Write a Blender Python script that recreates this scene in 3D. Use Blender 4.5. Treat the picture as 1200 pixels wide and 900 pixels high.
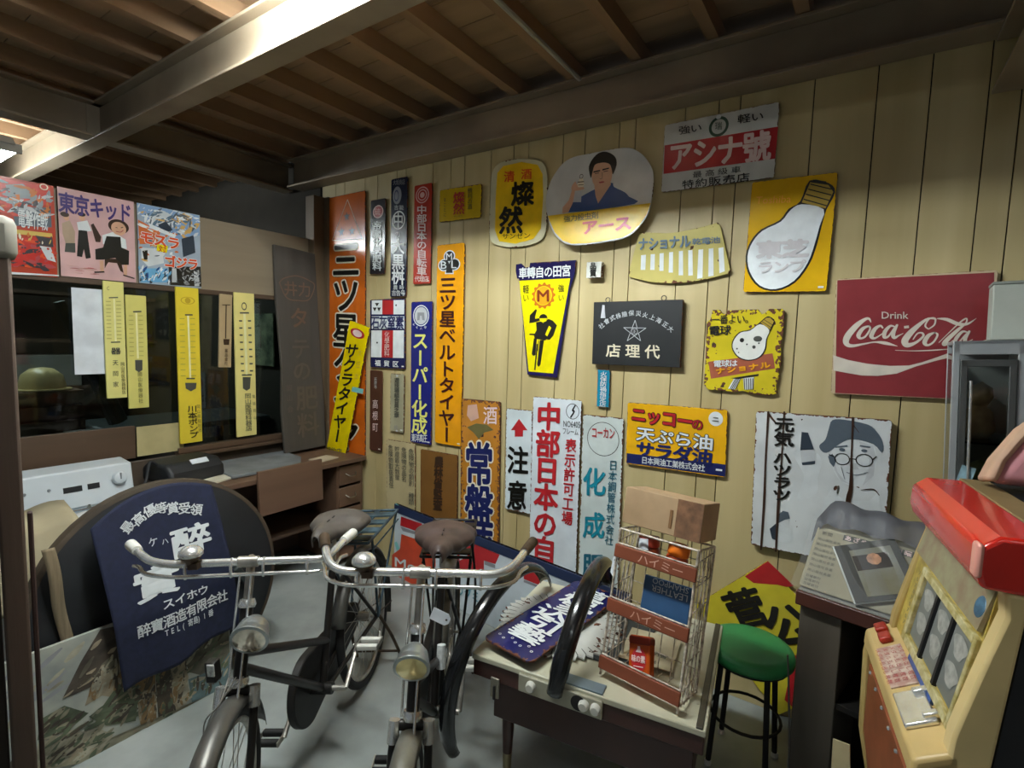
import bpy, math, random
from mathutils import Vector, Matrix
R_ = math.radians
for o in list(bpy.data.objects): bpy.data.objects.remove(o)
SC = bpy.context.scene
COL = SC.collection
random.seed(7)

# ------------------------------------------------------------------ camera, world, exposure
cam_d = bpy.data.cameras.new('camera')
cam_d.sensor_fit = 'HORIZONTAL'; cam_d.sensor_width = 36.0
cam_d.lens = 606.74 / 1200 * 36.0
cam_d.clip_start = .02
cam = bpy.data.objects.new('camera', cam_d); COL.objects.link(cam)
YAW, PITCH, ROLL = R_(33.7385), R_(-4.9646), R_(1.747)
_f = Vector((-math.sin(YAW)*math.cos(PITCH), math.cos(YAW)*math.cos(PITCH), math.sin(PITCH)))
_r = Vector((math.cos(YAW), math.sin(YAW), 0)); _u = _r.cross(_f)
_rr = math.cos(ROLL)*_r + math.sin(ROLL)*_u; _uu = -math.sin(ROLL)*_r + math.cos(ROLL)*_u
cam.matrix_world = Matrix(((_rr.x,_uu.x,-_f.x,0),(_rr.y,_uu.y,-_f.y,0),(_rr.z,_uu.z,-_f.z,1.65),(0,0,0,1)))
SC.camera = cam
vs = SC.view_settings
vs.view_transform = 'Standard'; vs.look = 'None'; vs.gamma = 1.0; vs.use_curve_mapping = False
vs.exposure = 0.0
wd = bpy.data.worlds.new('world'); SC.world = wd; wd.use_nodes = True
wd.node_tree.nodes['Background'].inputs[0].default_value = (.80, .90, 1, 1)
wd.node_tree.nodes['Background'].inputs[1].default_value = .15
LAMPS = [  # name, x0, x1, y, z, strength of the fluorescent tubes
    ('near', -2.08, -.86, .95, 2.86, 265.0),
    ('behind', .1, 1.3, -.55, 2.90, 24.0),
    ('next_room', -5.4, -4.25, .93, 2.66, 110.0),
]

# ------------------------------------------------------------------ colours and materials
def lin(h):
    h = h.lstrip('#'); o = []
    for i in (0, 2, 4):
        c = int(h[i:i+2], 16)/255
        o.append(c/12.92 if c <= .04045 else ((c+.055)/1.055)**2.4)
    return (*o, 1)
PAL = dict(black='#15140f', white='#e4e8e8', white2='#eef2f4', cream='#e6dcc0', cream2='#d9cfc0', pink='#d8a7a2', rose='#b0474a', grey='#8c8d90',
 lgrey='#c3c6c8', dgrey='#4e4f48', navy2='#1b2359', red='#b02a24', red2='#b5252b', dark='#22201b', pinkw='#eacfca', maroon='#3d1412', lemon='#e9e67a',
 dbrown='#3c2a1e', fade='#c9a08e', olive='#6a6238', teal='#1c8296', teald='#175f74', yellow='#f0e000', orange='#c9701c', amber='#f2a81e', rust='#7c2f12',
 yel2='#f2c613', orred='#e0531f', orred2='#d2452f', blue='#1f4a86', skin='#d9a98a', bluegrey='#5c7486', brick='#a85b43', enam='#e6e6de', gold2='#b79a3a',
 pale='#d5d9da', slate='#56606a', dslate='#333c47', rustd='#3a2418', pale2='#d9d4d6', cokered='#8a3236', dgreen='#2b4a36', amber2='#c9a72c', cyan='#7fc4c0',
 posred='#c8371f', posred2='#c42a1f', pgrey='#8f989c', pdark='#3a3438', pyel='#d9b75a', purple='#4a3a78', ptan='#b79f86', pblue='#86a6cc', pgold='#d6ab62',
 porange='#d6713a', pblue2='#6fb0d8', palew='#f4efb4', olive2='#a89f4c', p_roof='#453c33', p_roof2='#5f5b4c', p_wall='#8f836c', p_green='#535c46', p_post='#7d6340',
 p_dark='#453c30', p_teal='#5b6f70', p_stone='#9a9480', p_earth='#85806a', orred3='#cf4420')
_M = {}
def newmat(name):
    m = bpy.data.materials.new(name); m.use_nodes = True
    return m, m.node_tree.nodes, m.node_tree.links, m.node_tree.nodes['Principled BSDF']
def _ramp(N, a, b, p0=.35, p1=.65):
    r = N.new('ShaderNodeValToRGB'); e = r.color_ramp.elements
    e[0].position, e[0].color, e[1].position, e[1].color = p0, a, p1, b
    return r
def shade(c, k): return (min(1, c[0]*k), min(1, c[1]*k), min(1, c[2]*k), 1)
def mat(name, hexc, rough=.5, metal=0., var=.12, scale=8., bump=0., stretch=(1,1,1), hex2=None, coat=0., alpha=1.):
    """plain surface: colour with a little procedural mottling"""
    key = (name,)
    if key in _M: return _M[key]
    m, N, Lk, b = newmat(name)
    c = lin(hexc)
    tc = N.new('ShaderNodeTexCoord'); mp = N.new('ShaderNodeMapping'); mp.inputs['Scale'].default_value = stretch
    nz = N.new('ShaderNodeTexNoise'); nz.inputs['Scale'].default_value = scale; nz.inputs['Detail'].default_value = 5
    Lk.new(tc.outputs['Object'], mp.inputs[0]); Lk.new(mp.outputs[0], nz.inputs[0])
    rp = _ramp(N, shade(c, 1-var), lin(hex2) if hex2 else shade(c, 1+var))
    Lk.new(nz.outputs[0], rp.inputs[0]); Lk.new(rp.outputs[0], b.inputs['Base Color'])
    b.inputs['Roughness'].default_value = rough; b.inputs['Metallic'].default_value = metal
    b.inputs['Coat Weight'].default_value = coat
    if alpha < 1: b.inputs['Alpha'].default_value = alpha
    if bump:
        bp = N.new('ShaderNodeBump'); bp.inputs['Strength'].default_value = bump; bp.inputs['Distance'].default_value = .01
        Lk.new(nz.outputs[0], bp.inputs['Height']); Lk.new(bp.outputs[0], b.inputs['Normal'])
    _M[key] = m
    return m
def wood(name, h1, axis="z", scale=6., rough=.6, bump=.15, h2=None):
    st = {'x': (.12, 1.6, 1.6), 'y': (1.6, .12, 1.6), 'z': (1.6, 1.6, .12)}[axis]
    return mat(name, h1, rough, 0, .15, scale, bump, st, h2)
def ink(col):
    return mat('paint_'+col, PAL[col], .28, 0, .07, 14)
def enamel(name, hexc, w, h, rust=.012, spots=.0, rough=.2, grime=.25):
    """enamelled plate: gloss colour, rust eating in from the chipped edges, scattered chips"""
    m, N, Lk, b = newmat(name)
    c = lin(hexc)
    tc = N.new('ShaderNodeTexCoord'); sp = N.new('ShaderNodeSeparateXYZ'); Lk.new(tc.outputs['Generated'], sp.inputs[0])
    def mth(op, a, bb=None):
        n = N.new('ShaderNodeMath'); n.operation = op
        for i, v in ((0, a), (1, bb)):
            if v is None: continue
            if isinstance(v, (int, float)): n.inputs[i].default_value = v
            else: Lk.new(v, n.inputs[i])
        return n.outputs[0]
    def edge(o, s): return mth('MULTIPLY', mth('MINIMUM', o, mth('SUBTRACT', 1., o)), s)
    e = mth('MINIMUM', edge(sp.outputs[0], w), edge(sp.outputs[2], h))
    nz = N.new('ShaderNodeTexNoise'); nz.inputs['Scale'].default_value = 60; nz.inputs['Detail'].default_value = 6
    Lk.new(tc.outputs['Object'], nz.inputs[0])
    ns = mth('SUBTRACT', nz.outputs[0], .42)
    mask = mth('GREATER_THAN', mth('MULTIPLY', ns, rust*3.6), e)
    if spots:
        n2 = N.new('ShaderNodeTexNoise'); n2.inputs['Scale'].default_value = 22; n2.inputs['Detail'].default_value = 4
        Lk.new(tc.outputs['Object'], n2.inputs[0])
        mask = mth('MAXIMUM', mask, mth('GREATER_THAN', n2.outputs[0], 1-spots))
    n3 = N.new('ShaderNodeTexNoise'); n3.inputs['Scale'].default_value = 5; n3.inputs['Detail'].default_value = 5
    Lk.new(tc.outputs['Object'], n3.inputs[0])
    base = _ramp(N, shade(c, 1-grime), shade(c, 1.04), .3, .62); Lk.new(n3.outputs[0], base.inputs[0])
    rc = _ramp(N, lin('#2a1a12'), lin('#6a3a20')); Lk.new(nz.outputs[0], rc.inputs[0])
    mx = N.new('ShaderNodeMix'); mx.data_type = 'RGBA'
    Lk.new(mask, mx.inputs[0]); Lk.new(base.outputs[0], mx.inputs[6]); Lk.new(rc.outputs[0], mx.inputs[7])
    Lk.new(mx.outputs[2], b.inputs['Base Color'])
    rr = N.new('ShaderNodeMapRange'); rr.inputs[3].default_value = rough; rr.inputs[4].default_value = .8
    Lk.new(mask, rr.inputs[0]); Lk.new(rr.outputs[0], b.inputs['Roughness'])
    return m
def glass(name, tint='#ffffff', rough=0., mixk=.9):
    m, N, Lk, b = newmat(name)
    t = N.new('ShaderNodeBsdfTransparent'); t.inputs[0].default_value = lin(tint)
    g = N.new('ShaderNodeBsdfGlossy'); g.inputs['Roughness'].default_value = max(.02, rough)
    fr = N.new('ShaderNodeFresnel'); fr.inputs[0].default_value = 1.5
    mx = N.new('ShaderNodeMixShader'); Lk.new(fr.outputs[0], mx.inputs[0]); Lk.new(t.outputs[0], mx.inputs[1]); Lk.new(g.outputs[0], mx.inputs[2])
    Lk.new(mx.outputs[0], N['Material Output'].inputs[0])
    return m
def glow(name, col, strength):
    m, N, Lk, b = newmat(name)
    b.inputs['Base Color'].default_value = (.8, .8, .8, 1)
    b.inputs['Emission Color'].default_value = col; b.inputs['Emission Strength'].default_value = strength
    return m

# ------------------------------------------------------------------ mesh builder
class MB:
    def __init__(s): s.v = []; s.f = []
    def add(s, vs, fs):
        n = len(s.v); s.v += [tuple(p) for p in vs]; s.f += [tuple(i+n for i in f) for f in fs]; return s
    def box(s, c, d, rot=None):
        x, y, z = d[0]/2, d[1]/2, d[2]/2
        p = [Vector(q) for q in ((-x,-y,-z),(x,-y,-z),(x,y,-z),(-x,y,-z),(-x,-y,z),(x,-y,z),(x,y,z),(-x,y,z))]
        if rot is not None: p = [rot @ q for q in p]
        c = Vector(c)
        return s.add([q+c for q in p], [(0,3,2,1),(4,5,6,7),(0,1,5,4),(1,2,6,5),(2,3,7,6),(3,0,4,7)])
    def prism(s, pts, y0, y1):
        """outline in x,z (any winding) extruded from y0 (front, toward the viewer) to y1"""
        a = sum(pts[i][0]*pts[(i+1) % len(pts)][1]-pts[(i+1) % len(pts)][0]*pts[i][1] for i in range(len(pts)))
        if a < 0: pts = pts[::-1]
        n = len(pts)
        v = [(p[0], y0, p[1]) for p in pts]+[(p[0], y1, p[1]) for p in pts]
        return s.add(v, [tuple(range(n)), tuple(range(2*n-1, n-1, -1))]+[(i, i+n, (i+1) % n+n, (i+1) % n) for i in range(n)])
    def ext(s, pts, axis, a, b):
        """outline extruded along an axis: 'x' outline is (y,z), 'z' outline is (x,y)"""
        n = len(pts)
        mk = {'x': lambda p, t: (t, p[0], p[1]), 'z': lambda p, t: (p[0], p[1], t), 'y': lambda p, t: (p[0], t, p[1])}[axis]
        return s.add([mk(p, a) for p in pts]+[mk(p, b) for p in pts], [tuple(range(n)), tuple(range(2*n-1, n-1, -1))]+[(i, i+n, (i+1) % n+n, (i+1) % n) for i in range(n)])
    def tube(s, pts, r, n=8, closed=False, flat=1.):
        P = [Vector(p) for p in pts]; m = len(P)
        rs = r if isinstance(r, (list, tuple)) else [r]*m
        T = []
        for i in range(m):
            if closed: t = P[(i+1) % m]-P[i-1]
            else: t = P[min(i+1, m-1)]-P[max(i-1, 0)]
            T.append(t.normalized() if t.length > 1e-9 else Vector((0,0,1)))
        a = Vector((0,0,1)) if abs(T[0].z) < .9 else Vector((1,0,0))
        u = T[0].cross(a).normalized(); V = []
        for i in range(m):
            u = (u-T[i]*u.dot(T[i])).normalized(); w = T[i].cross(u)
            for k in range(n):
                an = 2*math.pi*k/n
                V.append(P[i]+u*math.cos(an)*rs[i]+w*math.sin(an)*rs[i]*flat)
        F = [(i*n+k, i*n+(k+1) % n, ((i+1) % m)*n+(k+1) % n, ((i+1) % m)*n+k) for i in range(m if closed else m-1) for k in range(n)]
        if not closed: F += [tuple(range(n-1, -1, -1)), tuple(range((m-1)*n, m*n))]
        return s.add(V, F)
    def lathe(s, prof, n=24, M=None, cap=True):
        """profile [(r, z)] turned round z, then moved by M"""
        M = M or Matrix(); V = []; F = []; m = len(prof)
        for r, z in prof:
            for k in range(n):
                a = 2*math.pi*k/n; V.append(M @ Vector((r*math.cos(a), r*math.sin(a), z)))
        for i in range(m-1):
            for k in range(n): F.append((i*n+k, i*n+(k+1) % n, (i+1)*n+(k+1) % n, (i+1)*n+k))
        if cap: F += [tuple(range(n-1, -1, -1)), tuple(range((m-1)*n, m*n))]
        return s.add(V, F)
    def grid(s, fn, nu, nv):
        V = [fn(i/(nu-1), j/(nv-1)) for j in range(nv) for i in range(nu)]
        return s.add(V, [(j*nu+i, j*nu+i+1, (j+1)*nu+i+1, (j+1)*nu+i) for j in range(nv-1) for i in range(nu-1)])
    def build(s, name, m, parent=None, loc=None, rot=None, bevel=0, smooth=35, solid=0, seg=2):
        me = bpy.data.meshes.new(name); me.from_pydata(s.v, [], s.f); me.update()
        me.materials.append(m)
        if smooth:
            me.polygons.foreach_set('use_smooth', [True]*len(me.polygons)); me.set_sharp_from_angle(angle=R_(smooth))
        o = bpy.data.objects.new(name, me); COL.objects.link(o)
        if parent: o.parent = parent
        if loc: o.location = loc
        if rot: o.rotation_euler = rot
        if solid:
            md = o.modifiers.new('thickness', 'SOLIDIFY'); md.thickness = solid; md.offset = 0
        if bevel:
            md = o.modifiers.new('bevel', 'BEVEL'); md.width = bevel; md.segments = seg; md.limit_method = 'ANGLE'; md.angle_limit = R_(40)
        return o
def tag(o, label, cat, group=None):
    o['label'] = label; o['category'] = cat
    if group: o['group'] = group
    return o
def thing(name, label, cat, loc=(0,0,0), rot=(0,0,0), group=None):
    o = bpy.data.objects.new(name, None); COL.objects.link(o); o.empty_display_size = .1
    o.location = loc; o.rotation_euler = rot
    return tag(o, label, cat, group)
def struct(o): o['kind'] = 'structure'; return o
def stuff(o): o['kind'] = 'stuff'; return o
def at_dir(p, d):
    """matrix whose z axis is d, origin p"""
    return Matrix.Translation(p) @ Vector(d).to_track_quat('Z', 'Y').to_matrix().to_4x4()
def smooth_path(pts, k=6):
    P = [Vector(p) for p in pts]; out = []
    for i in range(len(P)-1):
        p0, p1, p2, p3 = P[max(i-1, 0)], P[i], P[i+1], P[min(i+2, len(P)-1)]
        for j in range(k):
            t = j/k
            out.append(.5*((2*p1)+(p2-p0)*t+(2*p0-5*p1+4*p2-p3)*t*t+(3*p1-p0-3*p2+p3)*t**3))
    return out+[P[-1]]

# ------------------------------------------------------------------ lettering and flat painted figures on signs
_G = {}
def glyph(ch, off):
    k = (ch, off)
    if k not in _G:
        c = bpy.data.curves.new('glyph', 'FONT'); c.body = ch; c.offset = off; c.resolution_u = 2; c.fill_mode = 'FRONT'
        o = bpy.data.objects.new('glyph', c); me = o.to_mesh()
        v = [(p.co.x, p.co.y) for p in me.vertices]; f = [tuple(p.vertices) for p in me.polygons]
        o.to_mesh_clear(); bpy.data.objects.remove(o); bpy.data.curves.remove(c)
        _G[k] = (v, f)
    return _G[k]
class Art:
    """collects flat shapes per colour on a plate whose front is at y = -t"""
    def __init__(s, t): s.t = t; s.c = {}
    def mb(s, col): return s.c.setdefault(col, MB())
    def y(s, layer): return -s.t-.0009*layer
    def poly(s, col, pts, layer):
        a = sum(pts[i][0]*pts[(i+1) % len(pts)][1]-pts[(i+1) % len(pts)][0]*pts[i][1] for i in range(len(pts)))
        if a < 0: pts = pts[::-1]
        s.mb(col).add([(p[0], s.y(layer), p[1]) for p in pts], [tuple(range(len(pts)))])
    def put(s, ch, off, col, layer, c, ux, uy, gw, gh, em=True):
        v, f = glyph(ch, 0)
        if not v: return
        if em: cx, cy, sx, sy = .5, .37, 1, 1
        else:
            xs = [p[0] for p in v]; ys = [p[1] for p in v]
            cx, cy = (min(xs)+max(xs))/2, (min(ys)+max(ys))/2; sx, sy = max(xs)-min(xs), max(ys)-min(ys)
        # a heavier weight is the same outline struck several times a hair apart
        st = [(0., 0.)]
        if off > .004:
            k = 12 if off > .055 else (8 if off > .015 else 4)
            st += [(off*math.cos(2*math.pi*i/k), off*math.sin(2*math.pi*i/k)) for i in range(k)]
            if off > .055: st += [(off*.55*math.cos(2*math.pi*i/8), off*.55*math.sin(2*math.pi*i/8)) for i in range(8)]
        for j, (ox, oy) in enumerate(st):
            if not em: ox *= sy; oy *= sy
            s.mb(col).add([(c[0]+ux[0]*(p[0]+ox-cx)/sx*gw+uy[0]*(p[1]+oy-cy)/sy*gh, s.y(layer)-j*8e-6, c[1]+ux[1]*(p[0]+ox-cx)/sx*gw+uy[1]*(p[1]+oy-cy)/sy*gh) for p in v], f)
    def text(s, txt, d, a0, ex, ey, col, bold, out, g, ob):
        bold *= .62; ob = bold+.04
        lx, ly = math.hypot(*ex), math.hypot(*ey); ux = (ex[0]/lx, ex[1]/lx); uy = (-ey[0]/ly, -ey[1]/ly)
        for oc, off, lay in ((out, ob, 4.0), (col, bold, 5.0)):
            if not oc: continue
            if txt.isascii() and d == 'h':
                s.put(txt, off, oc, lay, (a0[0]+ex[0]/2+ey[0]/2, a0[1]+ex[1]/2+ey[1]/2), ux, uy, lx, ly, False); continue
            n = len(txt)
            for i, ch in enumerate(txt):
                if ch in ' 　': continue
                t = (i+.5)/n
                if d == 'v':
                    c = (a0[0]+ex[0]/2+ey[0]*t, a0[1]+ex[1]/2+ey[1]*t); gw = lx*1.06; gh = min(ly/n*1.06, g*lx*1.06)
                    if ch == 'ー':
                        s.put(ch, off, oc, lay, c, (-uy[0], -uy[1]), ux, gh, gw); continue
                else:
                    c = (a0[0]+ex[0]*t+ey[0]/2, a0[1]+ex[1]*t+ey[1]/2); gw = min(lx/n*1.06, 1.5*ly); gh = ly*1.1
                s.put(ch, off, oc, lay, c, ux, uy, gw, gh)
    def ring(s, col, layer, c, rx, ry, fr):
        n = 40; y = s.y(layer)
        P = [(math.cos(2*math.pi*k/n), math.sin(2*math.pi*k/n)) for k in range(n)]
        if fr <= 0: s.poly(col, [(c[0]+p[0]*rx, c[1]+p[1]*ry) for p in P], layer); return
        v = [(c[0]+p[0]*rx, y, c[1]+p[1]*ry) for p in P]+[(c[0]+p[0]*rx*fr, y, c[1]+p[1]*ry*fr) for p in P]
        s.mb(col).add(v, [(k, (k+1) % n, n+(k+1) % n, n+k) for k in range(n)])
    def stroke(s, col, layer, pts):
        if len(pts) > 2:
            q = smooth_path([(p[0], p[1], p[2]) for p in pts], 8); pts = [(p.x, p.y, max(.0004, p.z)) for p in q]
        L, R2 = [], []
        for i, p in enumerate(pts):
            a, b = pts[max(i-1, 0)], pts[min(i+1, len(pts)-1)]
            dx, dy = b[0]-a[0], b[1]-a[1]; l = math.hypot(dx, dy) or 1
            nx, ny = -dy/l*p[2]/2, dx/l*p[2]/2
            L.append((p[0]+nx, s.y(layer), p[1]+ny)); R2.append((p[0]-nx, s.y(layer), p[1]-ny))
        n = len(pts)
        s.mb(col).add(L+R2, [(i, n+i, n+i+1, i+1) for i in range(n-1)])
        for i in (0, n-1):
            if pts[i][2] > .003 and n > 2: s.ring(col, layer+.1, pts[i], pts[i][2]/2, pts[i][2]/2, 0)
    def items(s, its):
        for n_, it in enumerate(its):
            k = it[0]
            if k in ('p', 'r', 's', 'star', 'gear'): it = (it[0], it[1], it[2]+.02*n_)+tuple(it[3:])   # no two paint layers lie in one plane
            if k == 'p': s.poly(it[1], it[3], it[2])
            elif k == 'r': s.ring(it[1], it[2], it[3], it[4], it[5], it[6])
            elif k == 's': s.stroke(it[1], it[2], it[3])
            elif k == 't': s.text(*it[1:])
            elif k == 'g':
                _, ch, c, w, h, ang, col, b = it; a = R_(ang)
                s.put(ch, b*.62, col, 5, c, (math.cos(a), math.sin(a)), (-math.sin(a), math.cos(a)), w, h)
            elif k == 'star':
                _, col, l, c, r = it
                s.poly(col, [(c[0]+(r if i % 2 == 0 else r*.4)*math.sin(i*math.pi/5), c[1]+(r if i % 2 == 0 else r*.4)*math.cos(i*math.pi/5)) for i in range(10)], l)
            elif k == 'gear':
                _, col, l, c, rx, ry = it; pts = []
                for i in range(52):
                    a = 2*math.pi*i/52; q = 1. if i % 4 < 2 else .86
                    pts.append((c[0]+rx*q*math.cos(a), c[1]+ry*q*math.sin(a)))
                s.poly(col, pts, l)
    def build(s, parent, name='lettering'):
        for col, mb in s.c.items():
            # flat layers all face the viewer
            fs = []
            for f in mb.f:
                a = sum(mb.v[f[i]][0]*mb.v[f[(i+1) % len(f)]][2]-mb.v[f[(i+1) % len(f)]][0]*mb.v[f[i]][2] for i in range(len(f)))
                fs.append(f if a > 0 else f[::-1])
            mb.f = fs
            mb.build(name, ink(col), parent, smooth=0)
def inside(p, poly):
    c = False
    for i in range(len(poly)):
        a, b = poly[i], poly[i-1]
        if (a[1] > p[1]) != (b[1] > p[1]) and p[0] < (b[0]-a[0])*(p[1]-a[1])/(b[1]-a[1])+a[0]: c = not c
    return c
def dabs(art, poly, cols, n, ln, wd, layer, ang=0., spread=.6, seed=1):
    """short brush or print marks scattered inside an outline"""
    rn = random.Random(seed); x0, x1 = min(p[0] for p in poly), max(p[0] for p in poly); z0, z1 = min(p[1] for p in poly), max(p[1] for p in poly)
    for i in range(n):
        for k in range(12):
            p = (rn.uniform(x0, x1), rn.uniform(z0, z1))
            if inside(p, poly): break
        else: continue
        a = ang+rn.uniform(-spread, spread); l = ln*rn.uniform(.4, 1.2)/2
        q = [(p[0]-l*math.cos(a), p[1]-l*math.sin(a)), (p[0]+l*math.cos(a), p[1]+l*math.sin(a))]
        if not (inside(q[0], poly) and inside(q[1], poly)): continue
        w = wd*rn.uniform(.5, 1.3)
        art.stroke(rn.choice(cols), layer+i*.0015, [(q[0][0], q[0][1], w*.5), (p[0], p[1]+l*.1*rn.uniform(-1, 1), w), (q[1][0], q[1][1], w*.4)])
def rrect(w, h, r, n=5):
    r = min(r, w/2-1e-4, h/2-1e-4); o = []
    for cx, cz, a0 in ((w/2-r, h/2-r, 0), (-w/2+r, h/2-r, 90), (-w/2+r, -h/2+r, 180), (w/2-r, -h/2+r, 270)):
        for i in range(n+1):
            a = R_(a0+90*i/n); o.append((cx+r*math.cos(a), cz+r*math.sin(a)))
    return o
def plane_pose(plane, ctr, rot, lift=0., tilt=0.):
    """where a flat thing hangs: W the sign wall, L the window wall, ('x'|'y', value) or an oblique upright plane"""
    if plane == 'W': return (ctr[0], 2.515-lift, ctr[1]), Matrix.Identity(3)
    if plane == 'L': return (-3.45+lift, ctr[0], ctr[1]), Matrix.Rotation(math.pi/2, 3, 'Z')
    if plane[0] == 'x': return (plane[1]+lift, ctr[0], ctr[1]), Matrix.Rotation(math.pi/2, 3, 'Z')
    if plane[0] == 'y': return (ctr[0], plane[1]-lift, ctr[1]), Matrix.Identity(3)
    u = Vector((*plane[2], 0)).normalized(); a = math.atan2(u.y, u.x)
    return (plane[1][0]+u.x*ctr[0], plane[1][1]+u.y*ctr[0], ctr[1]), Matrix.Rotation(a, 3, 'Z')
def sign(key, name, label, cat, base, t=.004, rust=.010, spots=0., corner=.012, tilt=0., lift=0., group=None, rough=.2, plate='plate', m=None, grime=.2, lettering='lettering', bevel=.0012, extra=None):
    plane, ctr, w, h, rot, outline, its = ART[key]
    loc, B = plane_pose(plane, ctr, rot, lift)
    Rm = B @ Matrix.Rotation(R_(tilt), 3, 'X') @ Matrix.Rotation(-R_(rot), 3, 'Y')
    e = thing(name, label, cat, loc, Rm.to_euler(), group)
    MB().prism(outline or rrect(w, h, corner), -t, t).build(plate, m or enamel('enamel_'+key, base, w, h, rust, spots, rough, grime), e, bevel=bevel)
    a = Art(t); a.items(its)
    if extra: extra(a, its, w, h)
    a.build(e, lettering)
    return e
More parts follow.
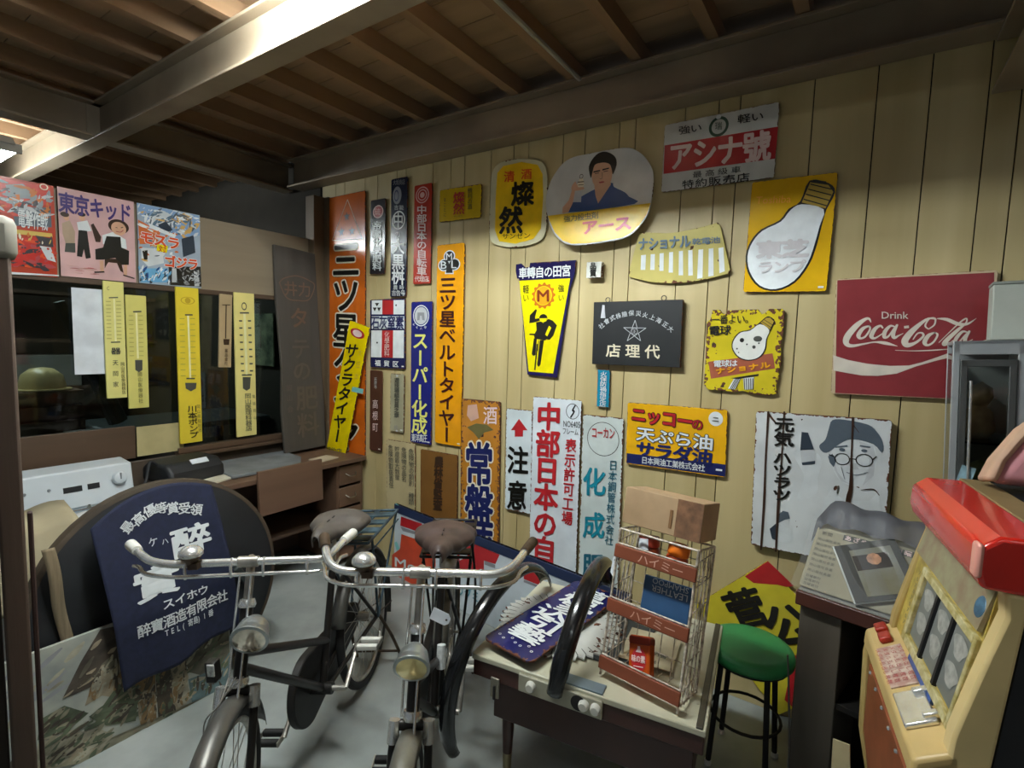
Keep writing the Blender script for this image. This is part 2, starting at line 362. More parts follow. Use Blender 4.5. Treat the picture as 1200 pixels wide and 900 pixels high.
ART={
 'orange':('W',(-3.163,1.702),0.412,1.909,0.4,None,[('s','cream',2,[(0.0166,0.9153,0.0047),(-0.1592,0.6396,0.0049)]),('s','cream',2,[(-0.1592,0.6396,0.0049),(0.1753,0.623,0.0045)]),('s','cream',2,[(0.1753,0.623,0.0045),(0.0166,0.9153,0.0047)]),('star','black',2,(0.0087,0.7955),0.0363),('star','black',2,(-0.0529,0.692),0.0368),('star','black',2,(0.0649,0.6882),0.0362),('t','三ツ星タイヤ','v',(-0.1514,0.6214),(0.2975,-0.0103),(-0.0013,-1.5493),'black',0.035,'cream',1.3,0.06)]),
 'teikoku':('W',(-2.835,2.326),0.151,0.509,-0.6,None,[('r','pink',1,(0.0021,0.1703),0.0518,0.0442,0.82),('r','rose',1,(0.0021,0.1703),0.0389,0.0346,0),('t','硫','h',(-0.0271,0.1943),(0.0573,-0.0058),(0.001,-0.0453),'pink',0.01,None,1.15,0.05),('t','帝國化學肥料','v',(-0.0484,0.1076),(0.092,-0.008),(0.007,-0.3344),'white',0.03,None,1.15,0.05)]),
 'daikoku':('W',(-2.628,2.303),0.154,0.784,0.0,None,[('r','grey',1,(-0.0184,0.2803),0.0408,0.0576,0),('r','navy2',2,(-0.0237,0.2782),0.0218,0.0372,0.75),('t','大坂商店','h',(-0.0551,0.3844),(0.1135,-0.0104),(0.0005,-0.0344),'grey',0.0,None,1.15,0.05),('t','吉能','h',(-0.0458,0.2184),(0.0979,-0.0112),(0.0005,-0.0309),'lgrey',0.01,None,1.15,0.05),('r','white',1,(-0.0023,0.1158),0.0609,0.0616,0.85),('t','中','h',(-0.0491,0.1673),(0.0942,-0.01),(0.0015,-0.0959),'white',0.02,None,1.15,0.05),('t','の','h',(-0.0391,0.049),(0.0568,-0.005),(0.0008,-0.05),'lgrey',0.01,None,1.15,0.05),('t','大黒桝','v',(-0.0603,-0.0011),(0.1189,-0.0095),(0.0045,-0.3053),'white',0.035,None,1.15,0.05),('t','農時','h',(-0.0515,-0.3123),(0.1181,-0.0037),(0.0005,-0.0307),'lgrey',0.01,None,1.15,0.05),('t','吉告号','h',(-0.0579,-0.3467),(0.1291,-0.0034),(0.0005,-0.0366),'lgrey',0.02,None,1.15,0.05)]),
 'redchubu':('W',(-2.411,2.307),0.155,0.634,0.0,None,[('r','pink',1,(-0.0053,0.2503),0.0581,0.052,0.86),('r','pink',1,(-0.0053,0.2503),0.0404,0.0358,0.8),('r','pink',1,(-0.0053,0.2503),0.0202,0.0179,0),('t','中部日本の自転車','v',(-0.0494,0.19),(0.0879,-0.0101),(0.009,-0.448),'pinkw',0.03,None,1.15,0.05),('t','代理店','h',(-0.0584,-0.2637),(0.1253,-0.0052),(0.0007,-0.0371),'pinkw',0.02,None,1.15,0.05)]),
 'sanzen_s':('W',(-2.103,2.467),0.331,0.197,-0.7,None,[('t','燦然','v',(-0.0518,0.0714),(0.0904,-0.0045),(0.0053,-0.135),'red',0.03,None,1.15,0.05),('t','勝利の酒','v',(0.06,0.0837),(0.0373,-0.002),(0.0053,-0.1264),'dark',0.0,None,1.15,0.05),('t','まことに','v',(-0.1299,0.0501),(0.0224,-0.0025),(0.0046,-0.1221),'dark',0,None,1.15,0.05),('t','サンゼン','h',(-0.0429,-0.0691),(0.0737,-0.0016),(0.0005,-0.0121),'dark',0,None,1.15,0.05)]),
 'mbl':('W',(-2.165,1.594),0.224,1.271,0.4,None,[('r','white',1,(-0.0081,0.5601),0.0464,0.0369,0),('r','white',1,(-0.0495,0.5078),0.0499,0.0383,0),('r','white',1,(0.0319,0.5071),0.0486,0.0378,0),('p','white',1,[(-0.0349,0.4899),(0.024,0.4866),(0.0304,0.4484),(-0.0427,0.4521)]),('r','black',2,(-0.0081,0.5601),0.038,0.0306,0),('r','black',2,(-0.0495,0.5078),0.0414,0.0319,0),('r','black',2,(0.0319,0.5071),0.0403,0.0315,0),('p','black',2,[(-0.0268,0.5106),(0.0125,0.5083),(0.0219,0.4552),(-0.0343,0.4581)]),('t','M','h',(-0.031,0.5807),(0.0477,-0.0034),(0.0008,-0.0423),'white',0.01,None,1.15,0.05),('t','B','h',(-0.0756,0.5328),(0.0484,-0.0031),(0.0008,-0.047),'white',0.01,None,1.15,0.05),('t','L','h',(0.012,0.5314),(0.0415,-0.0027),(0.0009,-0.0463),'white',0.01,None,1.15,0.05),('t','三ツ星ベルトタイヤー','v',(-0.0825,0.4348),(0.1353,-0.0022),(0.0066,-1.0557),'maroon',0.035,None,1.15,0.05)]),
 'sup':('W',(-2.404,1.405),0.189,0.943,0.5,None,[('r','white',1,(-0.0042,0.3794),0.0715,0.0694,0.9),('r','lgrey',1,(-0.0042,0.3794),0.0579,0.057,0),('p','grey',2,[(-0.0352,0.4008),(0.0244,0.4001),(0.0301,0.3483),(0.0081,0.3509),(0.0026,0.3794),(-0.0127,0.3795),(-0.0158,0.351),(-0.038,0.3485)]),('t','スーパー化成','v',(-0.0753,0.2707),(0.1399,0.0013),(-0.0035,-0.6787),'lemon',0.035,None,1.15,0.05),('t','東洋高圧','h',(-0.0788,-0.4131),(0.1424,0.0093),(0.0005,-0.052),'white',0.02,None,1.15,0.05),('g','ヤ',(-0.0654,0.3211),0.0201,0.0201,45,'white',0.02),('g','マ',(-0.0375,0.3011),0.02,0.02,20,'white',0.02),('g','ハ',(0.0003,0.2951),0.0199,0.0199,0,'white',0.02),('g','印',(0.0374,0.3039),0.0198,0.0198,-25,'white',0.02)]),
 'sekkai':('W',(-2.73,1.66),0.348,0.478,0.9,None,[('p','white',1,[(-0.1557,0.2332),(-0.0471,0.2324),(-0.0474,0.1342),(-0.1562,0.136)]),('p','white',1,[(0.0634,0.2289),(0.1668,0.2268),(0.1651,0.1306),(0.0634,0.1323)]),('p','red2',1,[(-0.0471,0.2324),(0.0634,0.2289),(0.0634,0.1323),(-0.0474,0.1342)]),('p','white',1,[(-0.1563,0.1226),(0.167,0.1179),(0.1671,0.0339),(-0.1568,0.0344)]),('p','white',1,[(-0.1608,0.0236),(-0.0516,0.0237),(-0.056,-0.1659),(-0.1658,-0.1664)]),('p','white',1,[(0.0596,0.0237),(0.1635,0.0237),(0.162,-0.1634),(0.0558,-0.1653)]),('p','red2',1,[(-0.0516,0.0237),(0.0596,0.0237),(0.0558,-0.1653),(-0.056,-0.1659)]),('p','black',2,[(-0.1224,0.2149),(-0.0779,0.2136),(-0.1011,0.1906)]),('p','black',2,[(-0.1441,0.1837),(-0.1031,0.1827),(-0.1247,0.1554)]),('p','black',2,[(-0.0992,0.1826),(-0.0607,0.1817),(-0.08,0.1545)]),('r','black',2,(0.0891,0.1935),0.0073,0.0064,0),('r','black',2,(-0.1002,-0.0629),0.0078,0.0067,0),('t','石灰窒素','h',(-0.1543,0.1226),(0.3195,-0.0047),(-0.0005,-0.0882),'navy2',0.035,None,1.15,0.05),('t','化學肥料','v',(-0.023,0.0158),(0.0509,0.0001),(-0.0023,-0.1742),'pinkw',0.0,None,1.15,0.05),('t','福貿区','h',(-0.1342,-0.1857),(0.2654,-0.0019),(-0.0002,-0.0405),'white',0.03,None,1.15,0.05)]),
 'takane':('W',(-2.84,1.109),0.125,0.579,0.0,None,[('t','石狩市','v',(-0.014,0.2392),(0.0275,0.0018),(0.0009,-0.0814),'lgrey',0,None,1.15,0.05),('t','高根町','v',(-0.0302,0.0882),(0.0573,0.0051),(0.0026,-0.2501),'pinkw',0.005,None,1.15,0.05)]),
 'greyt':('W',(-2.626,1.186),0.133,0.404,0.0,None,[('t','遊技場組合員之章','v',(-0.025,0.1731),(0.0497,0.0033),(0.0005,-0.2777),'dgrey',0.03,None,1.15,0.05),('t','印','h',(-0.0217,-0.1576),(0.0372,0.0044),(0.0005,-0.0307),'grey',0,None,1.15,0.05),('r','lgrey',1,(-0.0011,0.1878),0.0111,0.0078,0),('r','lgrey',1,(0.0012,-0.1948),0.0112,0.008,0)]),
 'notice':('W',(-2.585,0.672),0.28,0.503,1.0,None,[('t','危険物の類別\u3000種類','v',(0.0823,0.2106),(0.051,0.0036),(0.0003,-0.3899),'dgrey',0.0,None,1.15,0.05),('t','危険物の品名','v',(0.0123,0.2119),(0.0501,0.0034),(0.0019,-0.2416),'dgrey',0.0,None,1.15,0.05),('t','貯蔵最大数量','v',(-0.0531,0.2111),(0.0471,0.0029),(0.0016,-0.2366),'dgrey',0.0,None,1.15,0.05),('t','危険物取扱責任','v',(-0.1176,0.215),(0.048,0.0029),(0.0074,-0.3101),'dgrey',0.0,None,1.15,0.05)]),
 'brown':('W',(-2.234,0.671),0.321,0.458,1.0,None,[('t','農林省監査','v',(-0.0323,0.1948),(0.0778,0.0105),(-0.009,-0.3595),'dbrown',0.06,None,1.15,0.05)]),
 'tokiwa':('W',(-1.895,0.66),0.303,1.224,1.2,None,[('p','fade',1,[(-0.0959,0.5728),(-0.025,0.5848),(-0.0077,0.5007),(-0.0698,0.4751),(-0.1017,0.509)]),('t','酒','h',(0.0282,0.5725),(0.1032,0.008),(0.0012,-0.1045),'pinkw',0.02,None,1.15,0.05),('p','olive',1,[(-0.1011,0.4337),(-0.028,0.4658),(0.0536,0.4654),(0.1038,0.4379),(0.034,0.4144),(-0.0064,0.3687),(-0.0482,0.4057)]),('t','常盤薬','v',(-0.1109,0.3367),(0.2138,0.02),(0.0065,-0.7959),'navy2',0.05,'cream',1.4,0.085)]),
 'caution':('W',(-1.616,0.94),0.181,0.606,1.0,None,[('p','red2',1,[(0.0004,0.2482),(0.0602,0.1873),(0.0294,0.184),(0.0301,0.1467),(-0.0272,0.1402),(-0.0279,0.1779),(-0.0561,0.1749)]),('t','注','h',(-0.0732,0.0744),(0.1446,0.0118),(-0.0009,-0.1556),'black',0.04,None,1.15,0.05),('t','意','h',(-0.0693,-0.1335),(0.1379,0.0162),(-0.0046,-0.166),'black',0.04,None,1.15,0.05)]),
 'factory':('W',(-1.366,0.69),0.304,1.28,0.5,None,[('t','中部日本の自転車','v',(-0.122,0.6064),(0.1538,0.0095),(-0.0087,-1.2278),'red2',0.05,None,1.15,0.05),('r','black',1,(0.1003,0.5775),0.0398,0.043,0.92),('s','black',2,[(0.1149,0.611,0.0075),(0.1001,0.5834,0.0076),(0.1109,0.5785,0.0075),(0.0908,0.5465,0.0076)]),('t','NO6405','h',(0.0487,0.5229),(0.1009,0.0034),(0.0012,-0.0339),'dark',0.0,None,1.15,0.05),('t','フレーム','h',(0.0433,0.4834),(0.0973,0.0026),(0.0013,-0.0364),'dark',0.0,None,1.15,0.05),('t','表示許可工場','v',(0.0656,0.4277),(0.0665,0.0046),(-0.01,-0.4879),'red2',0.03,None,1.15,0.05)]),
 'kokan':('W',(-1.088,0.65),0.231,1.22,0.9,None,[('r','dark',1,(0.0055,0.4895),0.0908,0.0905,0.965),('t','コーカン','h',(-0.0617,0.5476),(0.1333,0.0094),(0.0019,-0.0587),'red2',0.02,None,1.15,0.05),('t','化','h',(-0.1007,0.3181),(0.1288,0.0158),(0.0019,-0.1442),'teal',0.04,None,1.15,0.05),('t','成','h',(-0.0931,0.072),(0.1231,0.0223),(0.0015,-0.1338),'teal',0.04,None,1.15,0.05),('t','肥','h',(-0.0899,-0.1571),(0.1212,0.0275),(0.0016,-0.1378),'teald',0.04,None,1.15,0.05),('t','料','h',(-0.0826,-0.3925),(0.1216,0.0334),(0.0016,-0.1368),'teald',0.04,None,1.15,0.05),('t','日本鋼管株式会社','v',(0.046,0.3866),(0.0472,0.0032),(-0.0103,-0.4613),'teald',0.01,None,1.15,0.05)]),
 'nikko':('W',(-0.721,1.193),0.482,0.316,1.2,None,[('p','navy2',1,[(-0.2359,-0.1034),(0.2428,-0.0956),(0.2416,-0.1519),(-0.2372,-0.1534)]),('t','ニッコー','h',(-0.2166,0.1397),(0.306,-0.0146),(-0.0004,-0.0762),'red2',0.06,'black',1.15,0.085),('t','の','h',(0.0827,0.1067),(0.0539,-0.0027),(-0.0004,-0.0537),'red2',0.03,'black',1.15,0.05),('t','天ぷら油','h',(-0.1868,0.0391),(0.3728,-0.0081),(-0.002,-0.0682),'white',0.035,'dark',1.15,0.055),('t','サラダ油','h',(-0.1844,-0.034),(0.3696,-0.0028),(-0.0046,-0.0743),'navy2',0.06,None,1.15,0.05),('t','日本興油工業株式会社','h',(-0.1569,-0.1096),(0.309,0.0026),(-0.0002,-0.0354),'white',0.015,None,1.15,0.05),('r','white',1,(0.1898,0.1125),0.0318,0.0335,0),('t','ニ','h',(0.174,0.1248),(0.033,-0.0008),(-0.0001,-0.0275),'dark',0.02,None,1.15,0.05),('p','white',2,[(0.2005,-0.1204),(0.2287,-0.1201),(0.2279,-0.129),(0.1996,-0.1294)])]),
 'teal':('W',(-1.102,1.407),0.069,0.196,1.0,None,[('t','火保防禍指定店','v',(-0.017,0.0882),(0.0363,0.0015),(0.0008,-0.1862),'white',0.01,None,1.15,0.05)]),
 'miyata':('W',(-1.486,1.762),0.378,0.64,0.0,[(-0.1895,0.3147),(-0.154,0.3182),(-0.1252,0.2936),(-0.0977,0.2961),(-0.094,0.3188),(0.195,0.3173),(0.1902,0.2452),(0.1649,0.166),(0.1057,-0.3194),(-0.0877,-0.3119),(-0.1648,0.2336),(-0.179,0.2341),(-0.19,0.2774)],[('p','yellow',1,[(-0.1615,0.2218),(0.1648,0.2223),(0.0812,-0.2958),(-0.0791,-0.294)]),('t','車轉自の田宮','h',(-0.1661,0.2918),(0.3335,0.0009),(0.0022,-0.0591),'white',0.035,None,1.15,0.05),('gear','orange',2,(0.0016,0.1327),0.0763,0.0728),('r','yellow',3,(0.0016,0.1327),0.055,0.0531,0),('r','amber',4,(0.0016,0.1327),0.0514,0.0501,0),('t','M','h',(-0.0361,0.1625),(0.0726,0.0011),(0.0025,-0.0611),'rust',0.05,None,1.15,0.05),('t','軽い','v',(-0.1353,0.1961),(0.0416,0.0002),(0.0038,-0.0979),'dark',0.0,None,1.15,0.05),('t','強い','v',(0.0937,0.1962),(0.0364,0.0003),(0.0044,-0.1012),'dark',0.0,None,1.15,0.05),('r','dark',2,(0.0059,0.0073),0.0267,0.0244,0),('p','yellow',3,[(-0.0173,0.0072),(0.0306,0.0089),(0.0278,-0.007),(0.0068,-0.0148),(-0.013,-0.0088)]),('p','dark',2,[(-0.0399,-0.0136),(-0.013,-0.0104),(0.007,-0.0194),(0.0396,0.0052),(0.0662,-0.0038),(0.0949,-0.0299),(0.074,-0.0868),(0.0515,-0.1101),(0.0311,-0.1068),(0.0252,-0.1146),(-0.0452,-0.1064),(-0.0496,-0.0879),(-0.0808,-0.0863),(-0.0811,-0.0785),(-0.0463,-0.0778),(-0.0344,-0.0583)]),('p','yellow',3,[(0.0456,-0.0327),(0.0609,-0.0431),(0.0366,-0.0914),(0.0221,-0.0818)]),('p','dark',2,[(-0.0852,-0.0202),(-0.0824,0.0248),(-0.0455,0.0586),(-0.0363,0.054),(-0.0475,0.0187),(-0.0469,0.0048),(-0.0138,0.0095),(-0.0176,-0.0058),(-0.0444,-0.0137)]),('p','dark',2,[(-0.0498,-0.105),(-0.0308,-0.1045),(-0.037,-0.1978),(-0.0504,-0.2038),(-0.0619,-0.1926)]),('p','dark',2,[(-0.0106,-0.1133),(0.0162,-0.1126),(-0.0014,-0.2505),(-0.0134,-0.2651),(-0.023,-0.2516)]),('p','dark',2,[(-0.0313,-0.1355),(-0.0223,-0.1352),(-0.0326,-0.2833),(-0.0417,-0.2839)]),('s','dark',3,[(-0.016,-0.1134,0.0033),(-0.0225,-0.1739,0.0034)])]),
 'taisho':('W',(-0.937,1.696),0.457,0.322,0.8,None,[('s','lgrey',2,[(-0.0011,0.0655,0.0029),(0.0309,-0.0359,0.0029)]),('s','lgrey',2,[(0.0309,-0.0359,0.0029),(-0.0596,0.0291,0.003)]),('s','lgrey',2,[(-0.0596,0.0291,0.003),(0.056,0.0267,0.0028)]),('s','lgrey',2,[(0.056,0.0267,0.0028),(-0.0384,-0.0368,0.0029)]),('s','lgrey',2,[(-0.0384,-0.0368,0.0029),(-0.0011,0.0655,0.0029)]),('p','black',3,[(-0.0144,0.0267),(0.0128,0.0258),(0.021,0.0032),(-0.002,-0.0112),(-0.025,0.0048)]),('r','lgrey',4,(-0.0019,0.0097),0.0178,0.018,0.85),('t','正','h',(-0.0121,0.0191),(0.0198,0.0),(0.0007,-0.019),'lgrey',0.0,None,1.15,0.05),('g','社',(-0.1792,0.0385),0.0304,0.0304,38,'lgrey',0.02),('g','會',(-0.1515,0.0609),0.0302,0.0302,32,'lgrey',0.02),('g','式',(-0.1208,0.0771),0.03,0.03,26,'lgrey',0.02),('g','株',(-0.0887,0.0878),0.0298,0.0298,20,'lgrey',0.02),('g','險',(-0.0561,0.0955),0.0296,0.0296,12,'lgrey',0.02),('g','保',(-0.0213,0.1007),0.0294,0.0294,4,'lgrey',0.02),('g','災',(0.0158,0.0982),0.0291,0.0291,-4,'lgrey',0.02),('g','火',(0.05,0.0902),0.0289,0.0289,-12,'lgrey',0.02),('g','上',(0.0864,0.0786),0.0287,0.0287,-20,'lgrey',0.02),('g','海',(0.1185,0.0635),0.0285,0.0285,-26,'lgrey',0.02),('g','正',(0.151,0.0436),0.0284,0.0284,-32,'lgrey',0.02),('g','大',(0.1781,0.0221),0.0282,0.0282,-38,'lgrey',0.02),('t','店','h',(-0.1483,-0.0554),(0.0778,-0.0011),(-0.0003,-0.0639),'cream',0.03,None,1.15,0.05),('t','理','h',(-0.0453,-0.0546),(0.0745,-0.0016),(0.0014,-0.0644),'cream',0.03,None,1.15,0.05),('t','代','h',(0.056,-0.0567),(0.0728,-0.001),(0.0011,-0.064),'cream',0.03,None,1.15,0.05)]),
 'wbox':('W',(-1.174,2.019),0.084,0.081,-1.0,None,[('t','品質','v',(-0.023,0.0384),(0.0368,-0.0014),(0.0048,-0.0729),'black',0.03,None,1.15,0.05)]),
 'sanzen':('W',(-1.68,2.418),0.387,0.481,0.0,[(-0.1917,-0.1485),(-0.1946,-0.0882),(-0.1924,-0.0129),(-0.1898,0.0547),(-0.1901,0.1074),(-0.1902,0.1524),(-0.1857,0.1883),(-0.1752,0.213),(-0.1602,0.2286),(-0.141,0.2397),(-0.1164,0.2472),(-0.0876,0.2503),(-0.0591,0.2513),(-0.0321,0.2504),(-0.0054,0.2473),(0.0212,0.2432),(0.0482,0.2383),(0.075,0.2325),(0.0995,0.2258),(0.1212,0.2193),(0.1407,0.212),(0.1572,0.2009),(0.1701,0.1864),(0.1799,0.1682),(0.1876,0.1416),(0.1933,0.1038),(0.1969,0.0576),(0.1988,0.0072),(0.2002,-0.0518),(0.2,-0.1151),(0.1948,-0.1658),(0.1856,-0.1957),(0.1714,-0.213),(0.1463,-0.2257),(0.1046,-0.2366),(0.0521,-0.2429),(-0.0003,-0.2442),(-0.0528,-0.2399),(-0.1053,-0.2306),(-0.1465,-0.2168),(-0.1708,-0.202),(-0.1839,-0.1828)],[('p','yel2',1,[(-0.1493,-0.1352),(-0.1514,0.05),(-0.1435,0.1904),(-0.103,0.2223),(0.0219,0.2254),(0.1293,0.1927),(0.1636,0.1373),(0.1726,0.0104),(0.1643,-0.1551),(0.1167,-0.2072),(-0.0011,-0.2243),(-0.1174,-0.202)]),('t','清','h',(-0.0936,0.188),(0.0734,-0.006),(0.0021,-0.0595),'orred',0.03,None,1.15,0.05),('t','酒','h',(0.0235,0.1835),(0.0703,-0.0074),(0.0021,-0.055),'orred',0.03,None,1.15,0.05),('t','燦','h',(-0.042,0.1184),(0.1501,-0.011),(0.0047,-0.1283),'black',0.05,None,1.15,0.05),('t','然','h',(-0.1197,-0.0139),(0.1589,-0.008),(0.005,-0.1446),'black',0.05,None,1.15,0.05),('t','サンゼン','h',(-0.0958,-0.1601),(0.1956,-0.0102),(0.0012,-0.0336),'black',0.0,None,1.15,0.05)]),
 'man':('W',(-1.178,2.389),0.6,0.488,0.0,[(-0.0128,0.2286),(0.012,0.2288),(0.038,0.2289),(0.0652,0.2282),(0.095,0.2272),(0.1259,0.2254),(0.1533,0.2211),(0.1749,0.2132),(0.193,0.2027),(0.2097,0.1906),(0.2258,0.1771),(0.2405,0.162),(0.2539,0.1458),(0.2663,0.1287),(0.2775,0.1104),(0.2863,0.0907),(0.292,0.0696),(0.2954,0.0471),(0.297,0.0223),(0.2968,-0.007),(0.2948,-0.0387),(0.292,-0.0665),(0.2892,-0.0878),(0.2856,-0.1054),(0.2803,-0.1216),(0.2728,-0.1367),(0.2635,-0.1505),(0.2528,-0.1642),(0.2407,-0.1791),(0.2271,-0.194),(0.2127,-0.2066),(0.1982,-0.2159),(0.1828,-0.2231),(0.1644,-0.2287),(0.1423,-0.2328),(0.1171,-0.2353),(0.0886,-0.2376),(0.0557,-0.2406),(0.0194,-0.2435),(-0.0166,-0.2449),(-0.053,-0.2445),(-0.0891,-0.2428),(-0.1202,-0.2392),(-0.1431,-0.2342),(-0.1608,-0.2273),(-0.1781,-0.2175),(-0.1966,-0.2043),(-0.2145,-0.1882),(-0.231,-0.1693),(-0.246,-0.1467),(-0.2595,-0.1214),(-0.271,-0.0961),(-0.2802,-0.0713),(-0.2873,-0.0466),(-0.2927,-0.0242),(-0.2965,-0.0062),(-0.2985,0.0095),(-0.2986,0.0271),(-0.2967,0.0486),(-0.2928,0.0719),(-0.2865,0.0948),(-0.2774,0.117),(-0.2657,0.1387),(-0.2525,0.1587),(-0.2377,0.1771),(-0.2213,0.1936),(-0.2041,0.2069),(-0.1865,0.2159),(-0.1682,0.2215),(-0.1484,0.2254),(-0.1264,0.2275),(-0.1029,0.2278),(-0.0797,0.2279),(-0.0577,0.2283),(-0.0358,0.2285)],[('p','yel2',1,[(-0.2781,-0.0701),(0.291,-0.0692),(0.2779,-0.1213),(0.2503,-0.1617),(0.2094,-0.2017),(0.1641,-0.2235),(0.0883,-0.2317),(-0.0169,-0.2382),(-0.1205,-0.233),(-0.1747,-0.2115),(-0.2253,-0.1647),(-0.2634,-0.1)]),('p','blue',1,[(-0.1506,-0.0659),(-0.1757,-0.0526),(-0.1592,-0.0336),(-0.1374,-0.0169),(-0.1208,-0.0055),(-0.0989,0.0037),(-0.0764,0.0124),(-0.0556,0.0211),(-0.0342,0.0293),(-0.0101,0.037),(0.021,0.0457),(0.0548,0.054),(0.0802,0.0574),(0.0888,0.0536),(0.089,0.045),(0.0941,0.0352),(0.1114,0.0245),(0.1337,0.0127),(0.1524,0.0016),(0.1633,-0.0072),(0.1706,-0.0152),(0.1785,-0.0247),(0.2031,-0.0382),(0.2283,-0.0531),(0.21,-0.0639),(0.105,-0.0692),(-0.0436,-0.0704)]),('p','skin',2,[(-0.0145,0.0584),(0.0736,0.0613),(0.0774,0.0491),(0.0259,-0.0239),(0.0148,-0.0392),(-0.0032,0.0034),(-0.0101,0.037)]),('p','skin',3,[(-0.0356,0.1506),(-0.0321,0.1604),(-0.0258,0.1655),(-0.0165,0.1684),(-0.0026,0.1699),(0.0142,0.1692),(0.0295,0.1671),(0.0421,0.1641),(0.0533,0.1596),(0.0625,0.1532),(0.0696,0.1444),(0.0747,0.1336),(0.0782,0.1218),(0.0798,0.1082),(0.0798,0.0935),(0.079,0.0809),(0.0777,0.072),(0.0757,0.0652),(0.0724,0.0585),(0.0679,0.0508),(0.0621,0.0433),(0.0554,0.0373),(0.0476,0.0336),(0.0387,0.0314),(0.0298,0.0307),(0.0206,0.0313),(0.0114,0.0334),(0.0031,0.0371),(-0.0035,0.0427),(-0.0091,0.05),(-0.0145,0.0584),(-0.02,0.0672),(-0.0251,0.0771),(-0.0293,0.0902),(-0.033,0.1098),(-0.0357,0.1326)]),('p','black',4,[(-0.048,0.1287),(-0.0508,0.1388),(-0.0529,0.1489),(-0.0528,0.1592),(-0.0497,0.1704),(-0.0444,0.1819),(-0.0376,0.1925),(-0.0293,0.2022),(-0.0195,0.2109),(-0.0089,0.2173),(0.0023,0.2212),(0.0144,0.2227),(0.0268,0.2219),(0.0402,0.2182),(0.054,0.2121),(0.0663,0.2048),(0.077,0.1967),(0.0862,0.1875),(0.0932,0.1773),(0.0978,0.1663),(0.1002,0.1544),(0.1001,0.1416),(0.0963,0.1249),(0.0901,0.1073),(0.0845,0.0976),(0.0812,0.1015),(0.0785,0.1133),(0.0755,0.1251),(0.0722,0.1346),(0.0685,0.144),(0.0626,0.152),(0.0533,0.1581),(0.0418,0.1628),(0.0296,0.1659),(0.016,0.1675),(0.0017,0.1675),(-0.0098,0.1662),(-0.0166,0.1641),(-0.0206,0.1607),(-0.0238,0.1548),(-0.0267,0.1445),(-0.0288,0.1317),(-0.0308,0.1202),(-0.0325,0.1097),(-0.0341,0.1004),(-0.0364,0.0972),(-0.04,0.1037),(-0.0444,0.1162)]),('p','black',4,[(-0.0246,0.13),(0.0117,0.1317),(0.0133,0.125),(-0.0242,0.1222)]),('p','black',4,[(0.0247,0.1339),(0.0602,0.1361),(0.0612,0.1295),(0.0251,0.1256)]),('s','dbrown',4,[(-0.0153,0.1168,0.0038),(0.0072,0.117,0.0038)]),('s','dbrown',4,[(0.0319,0.1193,0.0038),(0.0565,0.1203,0.0037)]),('s','dbrown',4,[(0.0241,0.1181,0.0019),(0.027,0.0871,0.0019),(0.014,0.0854,0.0019)]),('p','rose',4,[(0.0095,0.0694),(0.0277,0.0717),(0.0422,0.0685),(0.0379,0.0632),(0.0151,0.0628)]),('p','skin',2,[(-0.1407,0.057),(-0.1227,0.0455),(-0.1303,-0.0177),(-0.1528,-0.0656),(-0.1883,-0.0668),(-0.1897,-0.0356),(-0.1556,-0.0025)]),('p','skin',2,[(-0.1448,0.0698),(-0.14,0.0788),(-0.1332,0.0881),(-0.127,0.093),(-0.1227,0.0895),(-0.1191,0.0815),(-0.1151,0.0749),(-0.1107,0.0727),(-0.1059,0.0718),(-0.0996,0.0698),(-0.0899,0.0651),(-0.0788,0.0593),(-0.0715,0.054),(-0.0696,0.0499),(-0.0716,0.0464),(-0.0778,0.044),(-0.0908,0.0429),(-0.108,0.0429),(-0.1227,0.0437),(-0.1322,0.0448),(-0.1392,0.0467),(-0.1439,0.0501),(-0.1464,0.0555),(-0.1467,0.0624)]),('p','lgrey',1,[(-0.1247,0.0427),(-0.0844,0.0376),(-0.0831,-0.0201),(-0.1305,-0.0146)]),('r','dbrown',3,(-0.0928,0.1142),0.0112,0.0121,0.75),('p','cream',3,[(-0.1012,0.1033),(-0.082,0.1024),(-0.0722,0.0692),(-0.0771,0.0578),(-0.1061,0.0598),(-0.1123,0.0746)]),('s','dbrown',4,[(-0.1108,0.0865,0.0046),(-0.0743,0.0845,0.0045)]),('s','dbrown',4,[(-0.1066,0.0708,0.0033),(-0.0749,0.0689,0.0032)]),('t','強力殺虫剤','h',(-0.1784,-0.0815),(0.2005,-0.0002),(0.0044,-0.0352),'dark',0.0,None,1.15,0.05),('t','アース','h',(-0.0701,-0.1218),(0.2689,0.0029),(0.0102,-0.071),'orred2',0.06,None,1.15,0.05)]),
